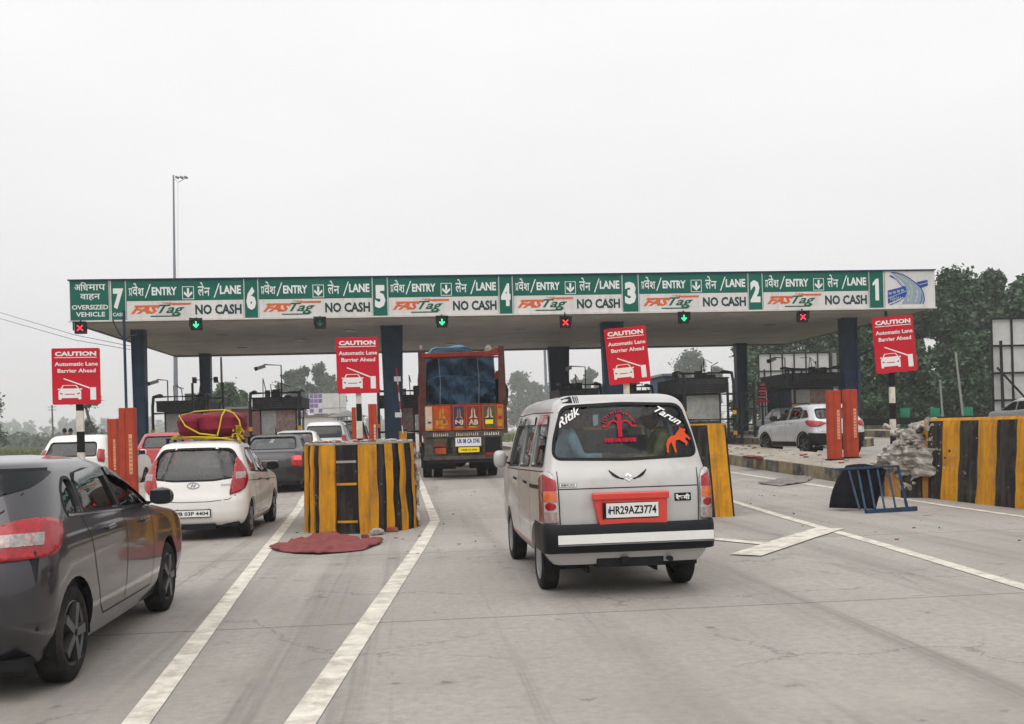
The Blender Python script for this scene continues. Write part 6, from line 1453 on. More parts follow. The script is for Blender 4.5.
# ------------------------------------------------------------------ toll booths
def booth(label, xc, Y0, w_=1.55, ln=2.9, front_arms='both', zt=2.75, lampx=None, light=False, sign=True):
    g = gz(xc, Y0) + .22; t = thing('toll_booth', label, 'toll booth', (xc, Y0, g), 0, 'toll booths on the islands')
    h = w_ / 2; pm = 'booth_panel'
    b = MB(); b.box(-h, h, 0, .06, 0, .95, pm); b.box(-h, h, ln - .06, ln, 0, .95, pm); b.box(-h, -h + .06, .06, ln - .06, 0, .95, pm); b.box(h - .06, h, .06, ln - .06, 0, .95, pm)
    for x in (-h + .04, h - .04):
        for y in (.04, ln * .5, ln - .04): b.box(x - .04, x + .04, y - .04, y + .04, .95, 2.15, pm)
    b.box(-h, h, -.0, ln, 2.12, 2.2, pm); b.build('cabin', t)
    b = MB(); b.box(-h + .08, h - .08, .02, .035, .97, 2.12, 'booth_curtain' if not light else 'booth_light'); b.box(-h + .08, -.1, .0, .012, 1.0, 2.1, 'booth_light'); b.build('front_panel', t)
    for x in (-h + .02, h - .03):
        b = MB(); b.box(x, x + .01, .1, ln * .5 - .05, .97, 2.12, 'dark_glass'); b.box(x, x + .01, ln * .5 + .05, ln - .1, .97, 2.12, 'dark_glass'); b.build('window', t)
    b = MB(); b.box(-h - .25, h + .25, -.35, ln + .2, 2.2, zt - .12, 'booth_panel'); b.box(-h - .28, h + .28, -.38, ln + .23, zt - .12, zt - .06, 'dark_steel')
    for i in range(5): b.box(-h - .2, h + .2, -.362, -.35, 2.25 + i * .075, 2.28 + i * .075, 'black_plastic')
    b.build('roof', t)
    q = random.Random(int(xc * 10)); b = MB()
    for i in range(6):
        x = q.uniform(-h, h - .3); y = q.uniform(-.2, ln * .6); hh = q.uniform(.12, .42); b.box(x, x + q.uniform(.1, .35), y, y + .3, zt - .06, zt - .06 + hh, q.choice(['dark_steel', 'black_plastic', 'booth_panel', 'dark_steel', 'badge_grey']))
    for i in range(3): x = q.uniform(-h, h); b.path([(x, .2, zt - .1), (x + q.uniform(-.1, .1), .2, zt + q.uniform(.3, .9)), (x + q.uniform(-.5, .5), .1, zt + q.uniform(.2, .7))], .022, 'dark_steel', 5)
    tag(b.build('roof_clutter', t), kind='stuff')
    # tubular guard frame in front
    b = MB(); r_ = .065
    for x in (-h - .22, h + .22): b.path([(x, -1.15, 0), (x, -1.15, zt - .35), (x, -.95, zt + .1), (x, 0.1, zt + .22), (x, .5, zt + .22)], r_, 'dark_steel', 8)
    b.path([(-h - .22, -.95, zt + .1), (h + .22, -.95, zt + .1)], r_ * .9, 'dark_steel', 8); b.path([(-h - .22, -1.15, 1.0), (h + .22, -1.15, 1.0)], r_ * .8, 'dark_steel', 8); b.path([(-h - .22, -1.15, 2.1), (h + .22, -1.15, 2.1)], r_ * .7, 'dark_steel', 8)
    b.build('guard_frame', t, smooth=True)
    for i in range(2):
        for s_ in (-1, 1): b = MB(); b.box(s_ * (h + .22) - .08, s_ * (h + .22) + .08, -1.23, -1.216, .3 + i * .9, .48 + i * .9, 'yellow_paint'); b.build('guard_marking', t)
    return t, g
def camera_arm(label, x, Y, z0, z1, reach, kind='surveillance camera'):
    g = gz(x, Y) + z0; t = thing('surveillance_camera', label, kind, (x, Y, g), 0, 'cameras on the booth roofs'); h_ = z1 - z0
    b = MB(); b.path([(0, 0, 0), (0, 0, h_), (reach, 0, h_ + .05)], .028, 'dark_steel', 6); b.build('mast', t)
    s_ = 1 if reach > 0 else -1
    b = MB(); b.beam((reach - .05 * s_, -.02, h_ - .02), (reach + .30 * s_, -.18, h_ - .14), .17, .15, 'badge_grey'); b.beam((reach + .28 * s_, -.17, h_ - .13), (reach + .36 * s_, -.2, h_ - .16), .19, .17, 'black_plastic'); b.build('camera_housing', t); return t
BY = 45.5
def bxp(px, Y=BY): return P(px, 400, Y).x
booth('dark toll booth beside the leftmost navy column, beyond the red hatchback', bxp(183, 47), 47, 1.7)
booth('dark toll booth with a curtained front above the dark saloon', bxp(278), 45.5, 1.65)
booth('dark toll booth mostly hidden behind the navy column left of the truck', bxp(399), 46.5, 1.4)
booth('dark toll booth showing only its pipe frame above the van roof', bxp(578, 48), 48, 1.4, zt=2.9)
booth('dark toll booth behind the tilted sign over the van', bxp(630, 50), 50, 1.4)
booth('dark toll booth with pale window panels right of the van roof', bxp(702, 44), 44, 1.75, 3.4, light=True, zt=2.95)
booth('dark toll booth before the gridded hoarding, above the SUV', bxp(812, 47), 47, 2.2, 3.2, zt=2.95)
for px, Y, za, zb_, re, lb in ((168, 46, 2.6, 3.8, -.45, 'small camera on a bent arm above the leftmost toll booth'), (282, 45, 2.7, 4.3, -.75, 'drooping camera arm above the booth over the dark saloon'), (586, 47.5, 2.8, 4.1, -.75, 'camera arm above the pipe frame over the van roof'), (786, 46.5, 2.9, 3.9, -.55, 'camera arm before the gridded hoarding')):
    camera_arm(lb, bxp(px, Y), Y, za, zb_, re)
p = P(206, 380, 57.8); t = thing('floodlight', 'pair of small floodlights on a cross arm of the second column', 'floodlight', (p.x, 57.7, p.z)); b = MB(); b.tube((-.62, 0, 0), (.58, 0, .05), .035, 'dark_steel'); b.build('cross_arm', t)
for x in (-.62, .55): b = MB(); b.beam((x, 0, .1), (x + .05, -.2, -.12), .24, .18, 'dark_steel'); b.build('lamp_head', t)
# plant beside the booths: ticket gantries, bins of steel, the bits of frame that read between them
def steel_rack(label, px, Y, w_, h_, rows=3, cols_=3, brace=True):
    x = bxp(px, Y); t = thing('steel_rack', label, 'steel frame', (x, Y, gz(x, Y) + .2)); b = MB()
    for i in range(cols_ + 1): b.beam((-w_ / 2 + w_ * i / cols_, 0, 0), (-w_ / 2 + w_ * i / cols_, 0, h_ * (1 if i % 2 == 0 else .85)), .09, .09, 'dark_steel')
    for j in range(1, rows + 1): b.beam((-w_ / 2, 0, h_ * .8 * j / rows), (w_ / 2, 0, h_ * .8 * j / rows), .07, .07, 'dark_steel')
    if brace: b.beam((-w_ / 2, .05, 0), (w_ / 2, .05, h_ * .8), .05, .05, 'dark_steel')
    b.build('frame', t); return t
steel_rack('rusty dark steel rack between the left booth and the roped luggage', 208, 45, 1.3, 3.4, 3, 2)
steel_rack('tangled steel rack right of the van at the booth foot', 741, 43, 1.2, 2.6, 3, 2)
# boom gates, raised and lowered beside the booths
def boom(label, px, Y, up):
    x = bxp(px, Y); t = thing('boom_gate', label, 'boom gate', (x, Y, gz(x, Y) + .2), 0, 'boom gates at the booths'); b = MB(); b.box(-.17, .17, -.17, .17, 0, 1.05, 'yellow_paint'); b.box(-.19, .19, -.19, .19, 1.05, 1.12, 'black_plastic'); b.build('gate_housing', t, bevel=.01)
    b = MB(); n = 8; d = Vector((-math.cos(up), 0, math.sin(up)))
    for i in range(n): b.beam(Vector((0, -.2, .92)) + d * (.36 * i), Vector((0, -.2, .92)) + d * (.36 * (i + 1)), .05, .09, 'sticker_red' if i % 2 else 'white_paint')
    b.build('boom_arm', t)
boom('boom gate with its arm raised beyond the silver people carrier', 402, 44, 1.5)
mat('signal_paint', (.20, .015, .03), .6, var=.2)
# red signal head on its post before the hoarding
p = P(762, 392, 38); g = gz(p.x, 38); t = thing('signal_post', 'red ribbed signal head on a dark post left of the SUV', 'signal', (p.x, 38, g + .3)); b = MB(); b.tube((0, 0, 0), (0, 0, p.z - g), .055, 'dark_steel'); b.build('post', t, smooth=True)
b = MB(); hz = p.z - g - .3
for i in range(6): w_ = (.20, .17, .14, .16, .12, .10)[i]; b.box(-w_, w_, -.10, .0, hz - .36 + i * .12, hz - .29 + i * .12, 'lamp_dark_red' if i % 2 else 'signal_paint')
b.box(-.27, .27, -.06, .0, hz - .42, hz - .37, 'signal_paint'); b.box(-.14, .14, -.02, .1, hz - .4, hz + .4, 'black_plastic'); b.build('signal_head', t)

# ------------------------------------------------------------------ hoardings, walls, masts
def hoarding_back(label, x0, x1, z0, z1, Y, cols_, rows, loc_z, posts=True, brace=True, lean=0):
    xm = (x0 + x1) / 2; t = thing('hoarding', label, 'hoarding', (xm, Y, loc_z)); w_ = x1 - x0; a = z0 - loc_z; c = z1 - loc_z
    b = MB(); b.box(-w_ / 2, w_ / 2, 0, .05, a, c, 'hoarding_white'); b.build('sheet', t)
    b = MB()
    for i in range(cols_ + 1): x = -w_ / 2 + w_ * i / cols_; b.box(x - .04, x + .04, -.09, -.005, a, c + (.06 if i % 2 else .0), 'dark_steel')
    for j in range(rows + 1): z = a + (c - a) * j / rows; b.box(-w_ / 2, w_ / 2, -.14, -.092, z - .05, z + .05, 'dark_steel')
    b.build('back_frame', t)
    for f in (.06, .58, .93) if posts else ():
        x = -w_ / 2 + w_ * f; b = MB(); b.tube((x, -.35, 0), (x, -.3, c * .8), .09, 'dark_steel', .07); b.build('support_post', t, smooth=True)
    if brace:
        b = MB(); b.beam((-w_ / 2 + .1, -.3, a + (c - a) * .55), (-w_ / 2 + w_ * .35, -.3, a + (c - a) * .2), .08, .08, 'dark_steel'); b.build('brace', t)
a, c = P(760, 420, 75), P(829, 352.5, 75); hoarding_back('back of a white hoarding on a black grid behind the SUV', a.x, c.x, a.z - .3, c.z, 75, 6, 4, gz(20, 75))
a, c = P(993, 408, 48), P(1024, 318.5, 48); hoarding_back('back of a tall white hoarding cut off by the right edge, before the trees', a.x, a.x + 5.4, a.z - 1.0, c.z, 48, 5, 4, gz(20, 48))
a, c = P(309.5, 414, 110), P(346, 393, 110); xm = (a.x + c.x) / 2; t = thing('billboard', 'hazy white billboard with purple pictures beyond the queue', 'billboard', (xm, 110, gz(0, 110))); g = gz(0, 110)
b = MB(); b.rect(a.x - xm, c.x - xm, a.z - g, c.z - g, 0, 'hoarding_white', .1); b.build('board', t)
b = MB(); q = random.Random(3)
for i in range(3):
    for j in range(4):
        if (i, j) in ((1, 0), (2, 1)): continue
        w_ = (c.x - a.x); x = a.x - xm + w_ * (.02 + .115 * i); z = a.z - g + (c.z - a.z) * (.06 + .24 * j); b.rect(x, x + w_ * .10, z, z + (c.z - a.z) * .19, -.105, 'hoarding_purple', .01)
b.rect(a.x - xm + (c.x - a.x) * .37, c.x - xm, a.z - g + (c.z - a.z) * .25, a.z - g + (c.z - a.z) * .28, -.105, 'badge_grey', .01); b.rect(a.x - xm + (c.x - a.x) * .82, a.x - xm + (c.x - a.x) * .835, a.z - g, c.z - g, -.118, 'badge_grey', .01)
b.build('printed_pictures', t)
for f in (.2, .8): b = MB(); b.tube((a.x - xm + (c.x - a.x) * f, .2, 0), (a.x - xm + (c.x - a.x) * f, .2, c.z - g), .1, 'pole_grey'); b.build('support_post', t)
def small_building(label, px0, px1, py, Y, m, depth=5, win=True, cat='building', name='building'):
    a, c = P(px0, py, Y), P(px1, py, Y); g = gz(a.x, Y); t = thing(name, label, cat, ((a.x + c.x) / 2, Y, g)); w_ = c.x - a.x; h_ = a.z - g
    b = MB(); b.box(-w_ / 2, w_ / 2, 0, depth, 0, h_, m); b.build('wall', t)
    b = MB(); b.box(-w_ / 2 - .2, w_ / 2 + .2, -.2, depth + .2, h_ + .003, h_ + .15, 'badge_grey'); b.build('roof', t)
    if win:
        n = max(1, int(w_ / 2.5))
        for i in range(n): x = -w_ / 2 + w_ * (i + .5) / n; b = MB(); b.box(x - .5, x + .5, -.03, -.005, h_ * .4, h_ * .75, 'black_plastic'); b.build('window', t)
small_building('cream boundary building in haze below the purple billboard', 296, 333, 417, 95, 'wall_cream')
small_building('low maroon building behind the left booths', 214, 252, 409.5, 80, 'wall_maroon')
small_building('navy panelled cabin behind the booths right of the tilted sign', 664, 683, 376, 66, 'wall_blue', 4, False)
small_building('pale panelled hut beside the navy cabin', 684, 705, 379, 70, 'hoarding_white', 4, True)
small_building('navy blue cabin showing under the tilted sign', 609, 636, 385, 62, 'wall_blue', 4, False)
# parasol
p = P(347, 416, 60); g = gz(p.x, 60); t = thing('parasol', 'pale parasol over the black van at the head of the queue', 'parasol', (p.x, 60, g)); b = MB(); h_ = p.z - g + .35
vs = [(0, 0, h_)] + [(1.35 * math.cos(k * math.pi / 6), 1.35 * math.sin(k * math.pi / 6), h_ - .42 + .04 * (k % 2)) for k in range(12)]; b.add(vs, [(0, 1 + k, 1 + (k + 1) % 12) for k in range(12)], 'hoarding_white'); o = b.build('canopy', t); sm = o.modifiers.new('s', 'SOLIDIFY'); sm.thickness = .01
b = MB(); b.tube((0, 0, 0), (0, 0, h_), .03, 'pole_grey'); b.build('pole', t)
# tall mast
MY = 72; p = P(175, 400, MY); top = P(173.5, 178, MY).z; g = gz(p.x, MY)
t = thing('lighting_mast', 'very tall tapering grey lighting mast rising above the left of the canopy', 'lighting mast', (p.x, MY, g)); b = MB(); hh_ = top - g + .2; dx_ = P(173.5, 178, MY).x - p.x
b.path([(0, 0, 0), (dx_ * .35, 0, hh_ * .35), (dx_ * .7, 0, hh_ * .7), (dx_, 0, hh_)], [.17, .14, .085, .055], 'pole_grey', 12); b.build('pole', t, smooth=True)
b = MB(); b.path([(dx_, 0, hh_ - .25), (dx_ + .35, 0, hh_ - .5), (dx_ + .9, 0, hh_ - .15)], .022, 'pole_pale', 6); b.tube((dx_ + .3, 0, hh_ - .5), (dx_ * .6 + .2, 0, hh_ * .55), .008, 'pole_pale', n=5); b.build('lamp_carriage', t)
for k in range(3): b = MB(); b.beam((dx_ + .5 + .3 * k - .3, 0, hh_ - .12), (dx_ + .62 + .3 * k - .3, -.1, hh_ - .22), .2, .14, 'pole_grey'); b.build('lamp_head', t)
def pole(name, label, cat, px, py0, Y, r, m='pole_pale', lean=0, cross=False):
    top = P(px, py0, Y); g = gz(top.x, Y); b = MB(); b.path([(lean, 0, 0), (0, 0, top.z - g)], [r * 1.25, r], m, 8)
    if cross:
        for k in (.35, .9): b.beam((-.75, 0, top.z - g - k), (.75, 0, top.z - g - k), .09, .09, m)
    o = b.build(name, smooth=True); o.location = (top.x, Y, g); tag(o, label, cat); return o
pole('utility_pole', 'hazy electricity pole with cross arms between the left sign and the field edge', 'utility pole', 52, 405, 190, .14, 'bark', cross=True)
pole('pole', 'thin dark pole right of the second canopy column above the luggage', 'pole', 221, 357, 60, .06, 'pole_grey')
pole('pole', 'grey pole between the truck and the navy column behind the van', 'pole', 544.5, 345, 95, .12, 'pole_grey', .1)
pole('concrete_pole', 'pale concrete pole among the dark trees, left of two beyond the rightmost sign', 'pole', 940, 380, 58, .06, 'pole_pale', .15)
pole('concrete_pole', 'pale leaning concrete pole, right of two beyond the rightmost sign', 'pole', 955.5, 352, 58, .07, 'pole_pale', .45)
pole('concrete_pole', 'pale pole standing right of the gridded hoarding behind the booth', 'pole', 834, 353, 70, .16, 'pole_pale', .1)
# overhead wires
b = MB()
a0 = [P(-60, 292, 100), P(0, 312.5, 90), P(75, 335, 78), P(130, 346, 70)]; b.path(a0, .02, 'cable_black', 5); o = b.build('power_cable'); tag(o, 'upper of two sagging power cables at the left edge', 'cable')
b = MB(); b.path([P(-60, 300, 100), P(0, 318.5, 90), P(75, 340, 78), P(130, 349.5, 70)], .02, 'cable_black', 5); o = b.build('power_cable'); tag(o, 'lower of two sagging power cables at the left edge', 'cable')
for i, (ya, yb) in enumerate(((403, 405), (409, 411))):
    b = MB(); b.path([P(640, ya, 90), P(700, ya + 3, 90), P(755, yb, 90)], .015, 'cable_black', 5); o = b.build('power_cable'); tag(o, '%s cable strung behind the booths right of the van roof' % ('upper', 'lower')[i], 'cable')
# guard rail and green tree guards beyond the right lanes
a, c = P(862, 429, 46), P(1010, 425, 52); t = thing('guard_rail', 'dark steel guard rail along the verge behind the right barrier', 'guard rail', (a.x, 46, gz(a.x, 46)))
b = MB(); L2 = c.x - a.x
for dz_, dy in ((.50, 0), (.56, -.05), (.63, .0), (.70, -.05), (.76, 0)): b.beam((-3, dy, dz_), (L2, 5 + dy, dz_), .03, .085, 'dark_steel')
b.build('rail', t)
for k in range(9): b = MB(); b.box(-3 + k * (L2 + 3) / 8 - .06, -3 + k * (L2 + 3) / 8 + .06, .05 + k * 5 / 8, .15 + k * 5 / 8, -.2, .75, 'dark_steel'); b.build('rail_post', t)
for px, py0, py1, Y, lb in ((905, 408, 422, 56, 'green netted tree guard just right of the rightmost sign post'), (935, 408, 418, 56, 'green netted tree guard above the smashed barrier end'), (968, 407, 418, 56, 'green netted tree guard left of the right hoarding')):
    a, c = P(px - 4, py1, Y), P(px + 4, py0, Y); g = gz(a.x, Y); xm = (a.x + c.x) / 2; b = MB(); n = 12; r_ = (c.x - a.x) / 2; vs = [(r_ * (1 + .1 * math.sin(k * 2.3)) * math.cos(2 * math.pi * k / n), r_ * math.sin(2 * math.pi * k / n), z) for z in (0, (c.z - g) * .5, c.z - g) for k in range(n)]
    b.add(vs, [(i * n + k, i * n + (k + 1) % n, (i + 1) * n + (k + 1) % n, (i + 1) * n + k) for i in range(2) for k in range(n)], 'guard_net_green'); o = b.build('tree_guard', smooth=True); o.location = (xm, Y, g); sm = o.modifiers.new('s', 'SOLIDIFY'); sm.thickness = .01; tag(o, lb, 'tree guard', 'green tree guards')
# two people standing beyond the white hatchback
for px, lb in ((64.5, 'person in dark clothes beyond the white hatchback, left of a pair'), (70.5, 'person in dark clothes beyond the white hatchback, right of a pair')):
    x = P(px, 430, 40).x; g = gz(x, 40); hd = P(px, 430.5, 40).z - g
    k = (hd + .02) / 1.60
    J = dict(pelvis=(0, 0, .93), belly=(0, 0, 1.1), chest=(0, 0, 1.28), neckb=(0, 0, 1.40), neck=(0, .01, 1.46), head=(0, .02, 1.58), face=(0, 1, -.1), shL=(-.17, 0, 1.36), shR=(.17, 0, 1.36), elL=(-.22, -.02, 1.08), elR=(.22, -.02, 1.08), wrL=(-.20, .08, .86), wrR=(.20, .08, .86), hipL=(-.09, 0, .90), hipR=(.09, 0, .90), knL=(-.10, .02, .50), knR=(.10, .03, .50), anL=(-.10, 0, .08), anR=(.10, 0, .08), toeL=(-.11, .13, .04), toeR=(.11, .13, .04))
    o = person(lb, (x, 40, g), .3, J, [(lambda p: p.z > .9 and p.z < 1.44 and abs(p.x) < .30, 'shirt_check'), (lambda p: p.z < .95 and p.z > .08 and abs(p.x) < .19, 'trousers')]); o['group'] = 'pair of people beyond the white hatchback'

# ------------------------------------------------------------------ trees
def leaves(name, centres, radii, n, size, m, seed, parent, flat=.75, gap=0.0):
    q = np.random.default_rng(seed); C_ = np.array(centres); Rr = np.array(radii); wts = (Rr.prod(1)) ** .75; wts /= wts.sum(); k = q.choice(len(C_), n, p=wts)
    # clumps on each lobe, leaves scattered round the clumps
    ncl = max(8, int(n / 26)); kc = q.choice(len(C_), ncl, p=wts); d = q.normal(size=(ncl, 3)); d /= np.linalg.norm(d, axis=1)[:, None]; rad = q.uniform(.25, 1.12, ncl) ** .6; cl = C_[kc] + d * rad[:, None] * Rr[kc]
    ci = q.integers(0, ncl, n); spread = Rr[kc[ci]].mean(1)[:, None] * q.uniform(.12, .30, n)[:, None]; p = cl[ci] + q.normal(size=(n, 3)) * spread
    a = q.normal(size=(n, 3)); a[:, 2] *= flat; a /= np.linalg.norm(a, axis=1)[:, None]; b_ = q.normal(size=(n, 3)); b_ -= (b_ * a).sum(1)[:, None] * a; b_ /= np.linalg.norm(b_, axis=1)[:, None]
    s_ = size * q.uniform(.5, 1.7, n)[:, None]; V = np.empty((n, 4, 3)); V[:, 0] = p - a * s_ ; V[:, 1] = p + b_ * s_ * .55; V[:, 2] = p + a * s_; V[:, 3] = p - b_ * s_ * .55
    me = bpy.data.meshes.new(name); me.vertices.add(n * 4); me.vertices.foreach_set('co', V.reshape(-1)); me.loops.add(n * 4); me.loops.foreach_set('vertex_index', np.arange(n * 4, dtype=np.int32)); me.polygons.add(n); me.polygons.foreach_set('loop_start', np.arange(0, n * 4, 4, dtype=np.int32)); me.polygons.foreach_set('loop_total', np.full(n, 4, dtype=np.int32)); me.update(calc_edges=True); me.materials.append(MATS[m])
    o = bpy.data.objects.new(name, me); col.objects.link(o); o.parent = parent; return o
def tree(label, px, py_top, Y, wpx, m='leaf_deep', n=6000, size=.22, kind='broad', trunk_to=.45, group=None, bark='bark', seed=None, base=.25, lean=0, name='tree'):
    seed = seed or int(px * 7 + Y); q = random.Random(seed); top = P(px, py_top, Y); g = gz(top.x, Y); H_ = top.z - g; w_ = wpx / FOC * Y / 2; t = thing(name, label, 'tree', (top.x, Y, g), 0, group)
    b = MB(); tops = (lean, 0, H_ * .85); r0 = .018 * H_ + .05
    tr = [(0, 0, -.1), (lean * .15 + .05, 0, H_ * .25), (lean * .5 - .05, .05, H_ * .5), (lean * .85, 0, H_ * .75), (lean, 0, H_ * .93)]; b.path(tr, [r0 * 1.3, r0, r0 * .7, r0 * .4, r0 * .12], bark, 8)
    cs = []; rs = []; nb = {'broad': 11, 'tall': 15, 'airy': 10, 'bush': 7}[kind]
    for i in range(nb):
        f = base + (1 - base) * (i + .5) / nb; a = q.uniform(0, 6.28) + i * 2.4
        if kind == 'tall': rr = w_ * (.55 + .45 * math.sin(math.pi * min(1, (f - base) / (1 - base) * .9 + .1)))
        elif kind == 'bush': rr = w_ * .8
        else: rr = w_ * (.5 + .5 * math.sin(math.pi * min(1, ((f - base) / (1 - base)) ** .8 * .8 + .15)))
        off = rr * q.uniform(.25, .65); c = (lean * f + off * math.cos(a), off * math.sin(a), H_ * f * (.93 if f > .8 else 1))
        z_at = H_ * max(.12, f - .18); k = z_at / H_; b.path([(lean * k, 0, z_at), (lean * k + (c[0] - lean * k) * .6, c[1] * .6, (z_at + c[2]) / 2 + .1), c], [r0 * (.5 - .3 * f), r0 * (.3 - .18 * f), .02], bark, 5)
        cr_ = w_ * q.uniform(.34, .60) * (.75 if kind == 'airy' else 1.0) ; cs.append(c); rs.append((cr_, cr_, cr_ * q.uniform(.65, .95)))
    cs.append((lean, 0, H_ * .94)); rs.append((w_ * .3, w_ * .3, H_ * .055))
    b.build('trunk', t, smooth=True); leaves('crown', cs, rs, n, size, m, seed, t); return t
leafmat('leaf_mix', (.038, .085, .035), (.10, .16, .07))
RT_ = 'tall trees behind the right lanes'
for i, (px, pt, Y, w_, n, lb) in enumerate((
    (868, 292, 78, 60, 11000, 'tall dark tree rising just behind the tilted sign at the right end of the canopy'),
    (905, 279, 84, 56, 12000, 'tall dark tree above the first concrete pole, left of the tree group top'),
    (948, 271, 80, 62, 14000, 'tall broad dark tree right of the canopy emblem, highest in its row'),
    (990, 268, 86, 58, 13000, 'tall dark tree whose top stands over the right hoarding'),
    (1024, 277, 82, 56, 9000, 'tall dark tree cut by the right edge behind the hoarding'),
    (1062, 272, 84, 60, 5000, 'tall dark tree just outside the right edge of the view'),
    (838, 306, 96, 58, 9000, 'dark tree behind the rightmost navy column'),
    (806, 312, 104, 56, 8000, 'dark tree behind the gridded hoarding, right one'),
    (774, 322, 112, 52, 7000, 'dark tree behind the gridded hoarding, left one'),
    (752, 330, 122, 40, 5000, 'dark green tree just right of the rear navy column'))):
    tree(lb, px, pt, Y, w_, ('leaf_deep', 'leaf_mid', 'leaf_deep', 'leaf_mix')[i % 4], int(n * 1.9), .11 + .0009 * Y, 'tall', base=.12, group=RT_, bark='bark_pale' if i % 3 == 0 else 'bark')
for px, pt, Y, w_, lb in ((880, 345, 70, 40, 'low dark bushy tree under the tall trees by the rightmost sign'), (915, 340, 72, 46, 'low dark bushy tree behind the two concrete poles'), (965, 335, 73, 50, 'low dark bushy tree left of the right hoarding'), (1010, 345, 74, 44, 'low dark bushy tree behind the right hoarding'), (846, 375, 84, 36, 'dark shrub filling under the trees behind the navy column'), (745, 372, 95, 30, 'mid green shrub between the rear navy column and the hoarding'), (893, 372, 92, 44, 'dark shrub behind the rightmost striped sign post'), (938, 376, 93, 46, 'dark shrub low between the two concrete poles'), (985, 372, 94, 48, 'dark shrub low behind the left edge of the right hoarding'), (818, 370, 98, 44, 'dark shrub behind the booth before the gridded hoarding'), (780, 372, 99, 44, 'dark shrub behind the left end of the gridded hoarding')):
    tree(lb, px, pt, Y, w_, 'leaf_deep', 8000, .17, 'bush', base=.12, group='low trees under the tall ones')
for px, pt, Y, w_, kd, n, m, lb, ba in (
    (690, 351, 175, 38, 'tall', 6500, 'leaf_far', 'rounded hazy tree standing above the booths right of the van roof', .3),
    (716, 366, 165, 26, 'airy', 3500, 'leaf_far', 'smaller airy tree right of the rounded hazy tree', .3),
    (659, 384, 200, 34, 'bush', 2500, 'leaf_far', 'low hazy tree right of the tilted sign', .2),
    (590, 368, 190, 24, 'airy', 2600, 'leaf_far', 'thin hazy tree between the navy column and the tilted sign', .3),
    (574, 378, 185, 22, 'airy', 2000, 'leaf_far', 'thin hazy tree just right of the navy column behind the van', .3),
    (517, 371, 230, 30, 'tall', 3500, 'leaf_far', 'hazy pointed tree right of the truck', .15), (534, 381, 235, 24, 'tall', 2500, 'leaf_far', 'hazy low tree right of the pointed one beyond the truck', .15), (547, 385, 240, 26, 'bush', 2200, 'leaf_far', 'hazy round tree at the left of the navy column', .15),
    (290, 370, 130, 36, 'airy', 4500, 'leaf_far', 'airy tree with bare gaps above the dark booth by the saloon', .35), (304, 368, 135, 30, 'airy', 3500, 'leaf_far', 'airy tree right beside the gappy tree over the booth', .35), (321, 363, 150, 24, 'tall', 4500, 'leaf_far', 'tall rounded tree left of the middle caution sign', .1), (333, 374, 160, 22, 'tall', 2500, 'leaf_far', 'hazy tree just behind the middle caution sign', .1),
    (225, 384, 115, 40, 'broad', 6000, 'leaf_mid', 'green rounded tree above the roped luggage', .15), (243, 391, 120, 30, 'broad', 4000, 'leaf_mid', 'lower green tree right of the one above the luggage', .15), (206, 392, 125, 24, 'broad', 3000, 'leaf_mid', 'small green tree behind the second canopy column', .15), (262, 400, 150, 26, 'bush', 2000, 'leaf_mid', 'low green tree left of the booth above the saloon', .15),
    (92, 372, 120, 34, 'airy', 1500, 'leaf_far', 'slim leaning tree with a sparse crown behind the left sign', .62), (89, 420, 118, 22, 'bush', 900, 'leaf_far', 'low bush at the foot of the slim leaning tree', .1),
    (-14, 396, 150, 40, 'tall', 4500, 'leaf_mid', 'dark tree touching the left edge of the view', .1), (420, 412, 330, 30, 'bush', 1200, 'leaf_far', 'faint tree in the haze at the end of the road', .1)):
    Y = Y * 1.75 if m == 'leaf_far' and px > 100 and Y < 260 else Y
    tree(lb, px, pt, Y, w_, m, int(n * 1.7), .05 + .0011 * Y, kd, base=ba, lean=(-1.3 if px == 92 else 0), seed=int(px + 900))
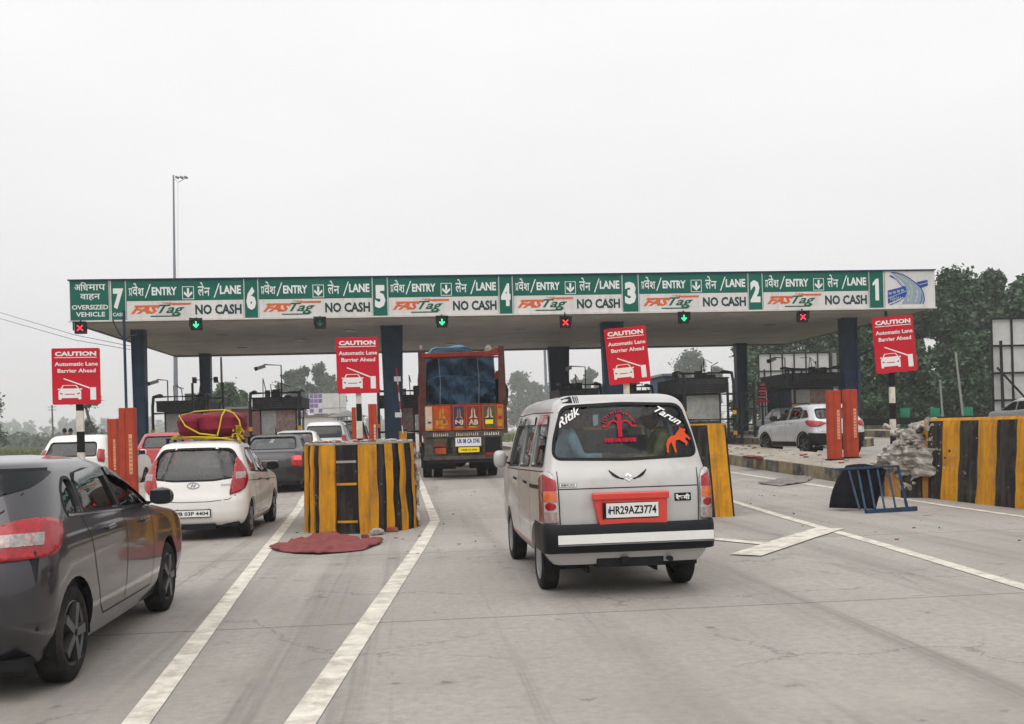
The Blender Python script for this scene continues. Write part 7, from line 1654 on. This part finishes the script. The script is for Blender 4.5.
# the far wood along the field
q = random.Random(21); cs = []; rs = []
for i in range(430):
    px = q.uniform(-130, 420) if i < 330 else q.uniform(420, 900); Y = q.uniform(800, 1150); x = P(px, 430, Y).x; h_ = q.uniform(11, 23) * (1.1 if px < 150 else .9) * Y / 1000; w_ = h_ * q.uniform(.14, .26)
    for k in (.2, .42, .65, .86): cs.append((x + q.uniform(-.5, .5) * w_, Y, h_ * k)); rs.append((w_ * (1.25 - k * .8), w_, h_ * .17))
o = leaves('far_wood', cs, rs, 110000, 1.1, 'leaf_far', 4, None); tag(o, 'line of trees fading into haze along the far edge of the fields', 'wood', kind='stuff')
cs = []; rs = []
for i in range(160):
    px = q.uniform(-100, 330); Y = q.uniform(260, 560); x = P(px, 430, Y).x; h_ = q.uniform(1.2, 3.8); cs.append((x, Y, h_ * .5)); rs.append((h_ * q.uniform(.8, 2.2), h_, h_ * .5))
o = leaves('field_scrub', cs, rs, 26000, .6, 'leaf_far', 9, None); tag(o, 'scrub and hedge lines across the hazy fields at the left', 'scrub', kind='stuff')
# rough grass beside the road
def grass(name, label, boxes, n, h0, seed):
    q = np.random.default_rng(seed); P_ = []
    for (x0, x1, y0, y1, share) in boxes:
        k = int(n * share); P_.append(np.stack([q.uniform(x0, x1, k), q.uniform(y0, y1, k)], 1))
    P_ = np.concatenate(P_); k = len(P_); z = np.array([gz(a, c) for a, c in P_]) - .04; a = q.uniform(0, 6.28, k); h_ = h0 * q.uniform(.4, 1.3, k) * (1 + .6 * np.sin(P_[:, 0] * .8) * np.sin(P_[:, 1] * .35)); w_ = .02 + .04 * q.random(k) * h0 / .25
    V = np.empty((k, 3, 3)); dx, dy = np.cos(a), np.sin(a); lx, ly = q.normal(size=k) * h_ * .35, q.normal(size=k) * h_ * .35
    V[:, 0] = np.stack([P_[:, 0] - dx * w_, P_[:, 1] - dy * w_, z], 1); V[:, 1] = np.stack([P_[:, 0] + dx * w_, P_[:, 1] + dy * w_, z], 1); V[:, 2] = np.stack([P_[:, 0] + lx, P_[:, 1] + ly, z + h_], 1)
    me = bpy.data.meshes.new(name); me.vertices.add(k * 3); me.vertices.foreach_set('co', V.reshape(-1)); me.loops.add(k * 3); me.loops.foreach_set('vertex_index', np.arange(k * 3, dtype=np.int32)); me.polygons.add(k); me.polygons.foreach_set('loop_start', np.arange(0, k * 3, 3, dtype=np.int32)); me.polygons.foreach_set('loop_total', np.full(k, 3, dtype=np.int32)); me.update(calc_edges=True); me.materials.append(MATS['grass_blade'])
    o = bpy.data.objects.new(name, me); col.objects.link(o); tag(o, label, 'grass', kind='stuff')
grass('grass', 'rough green grass on the verge and fields beside the plaza', [(-60, -15.5, 34, 110, .45), (-120, -30, 110, 240, .2), (24, 60, 40, 90, .25), (9, 24, 95, 160, .1)], 90000, .42, 5)
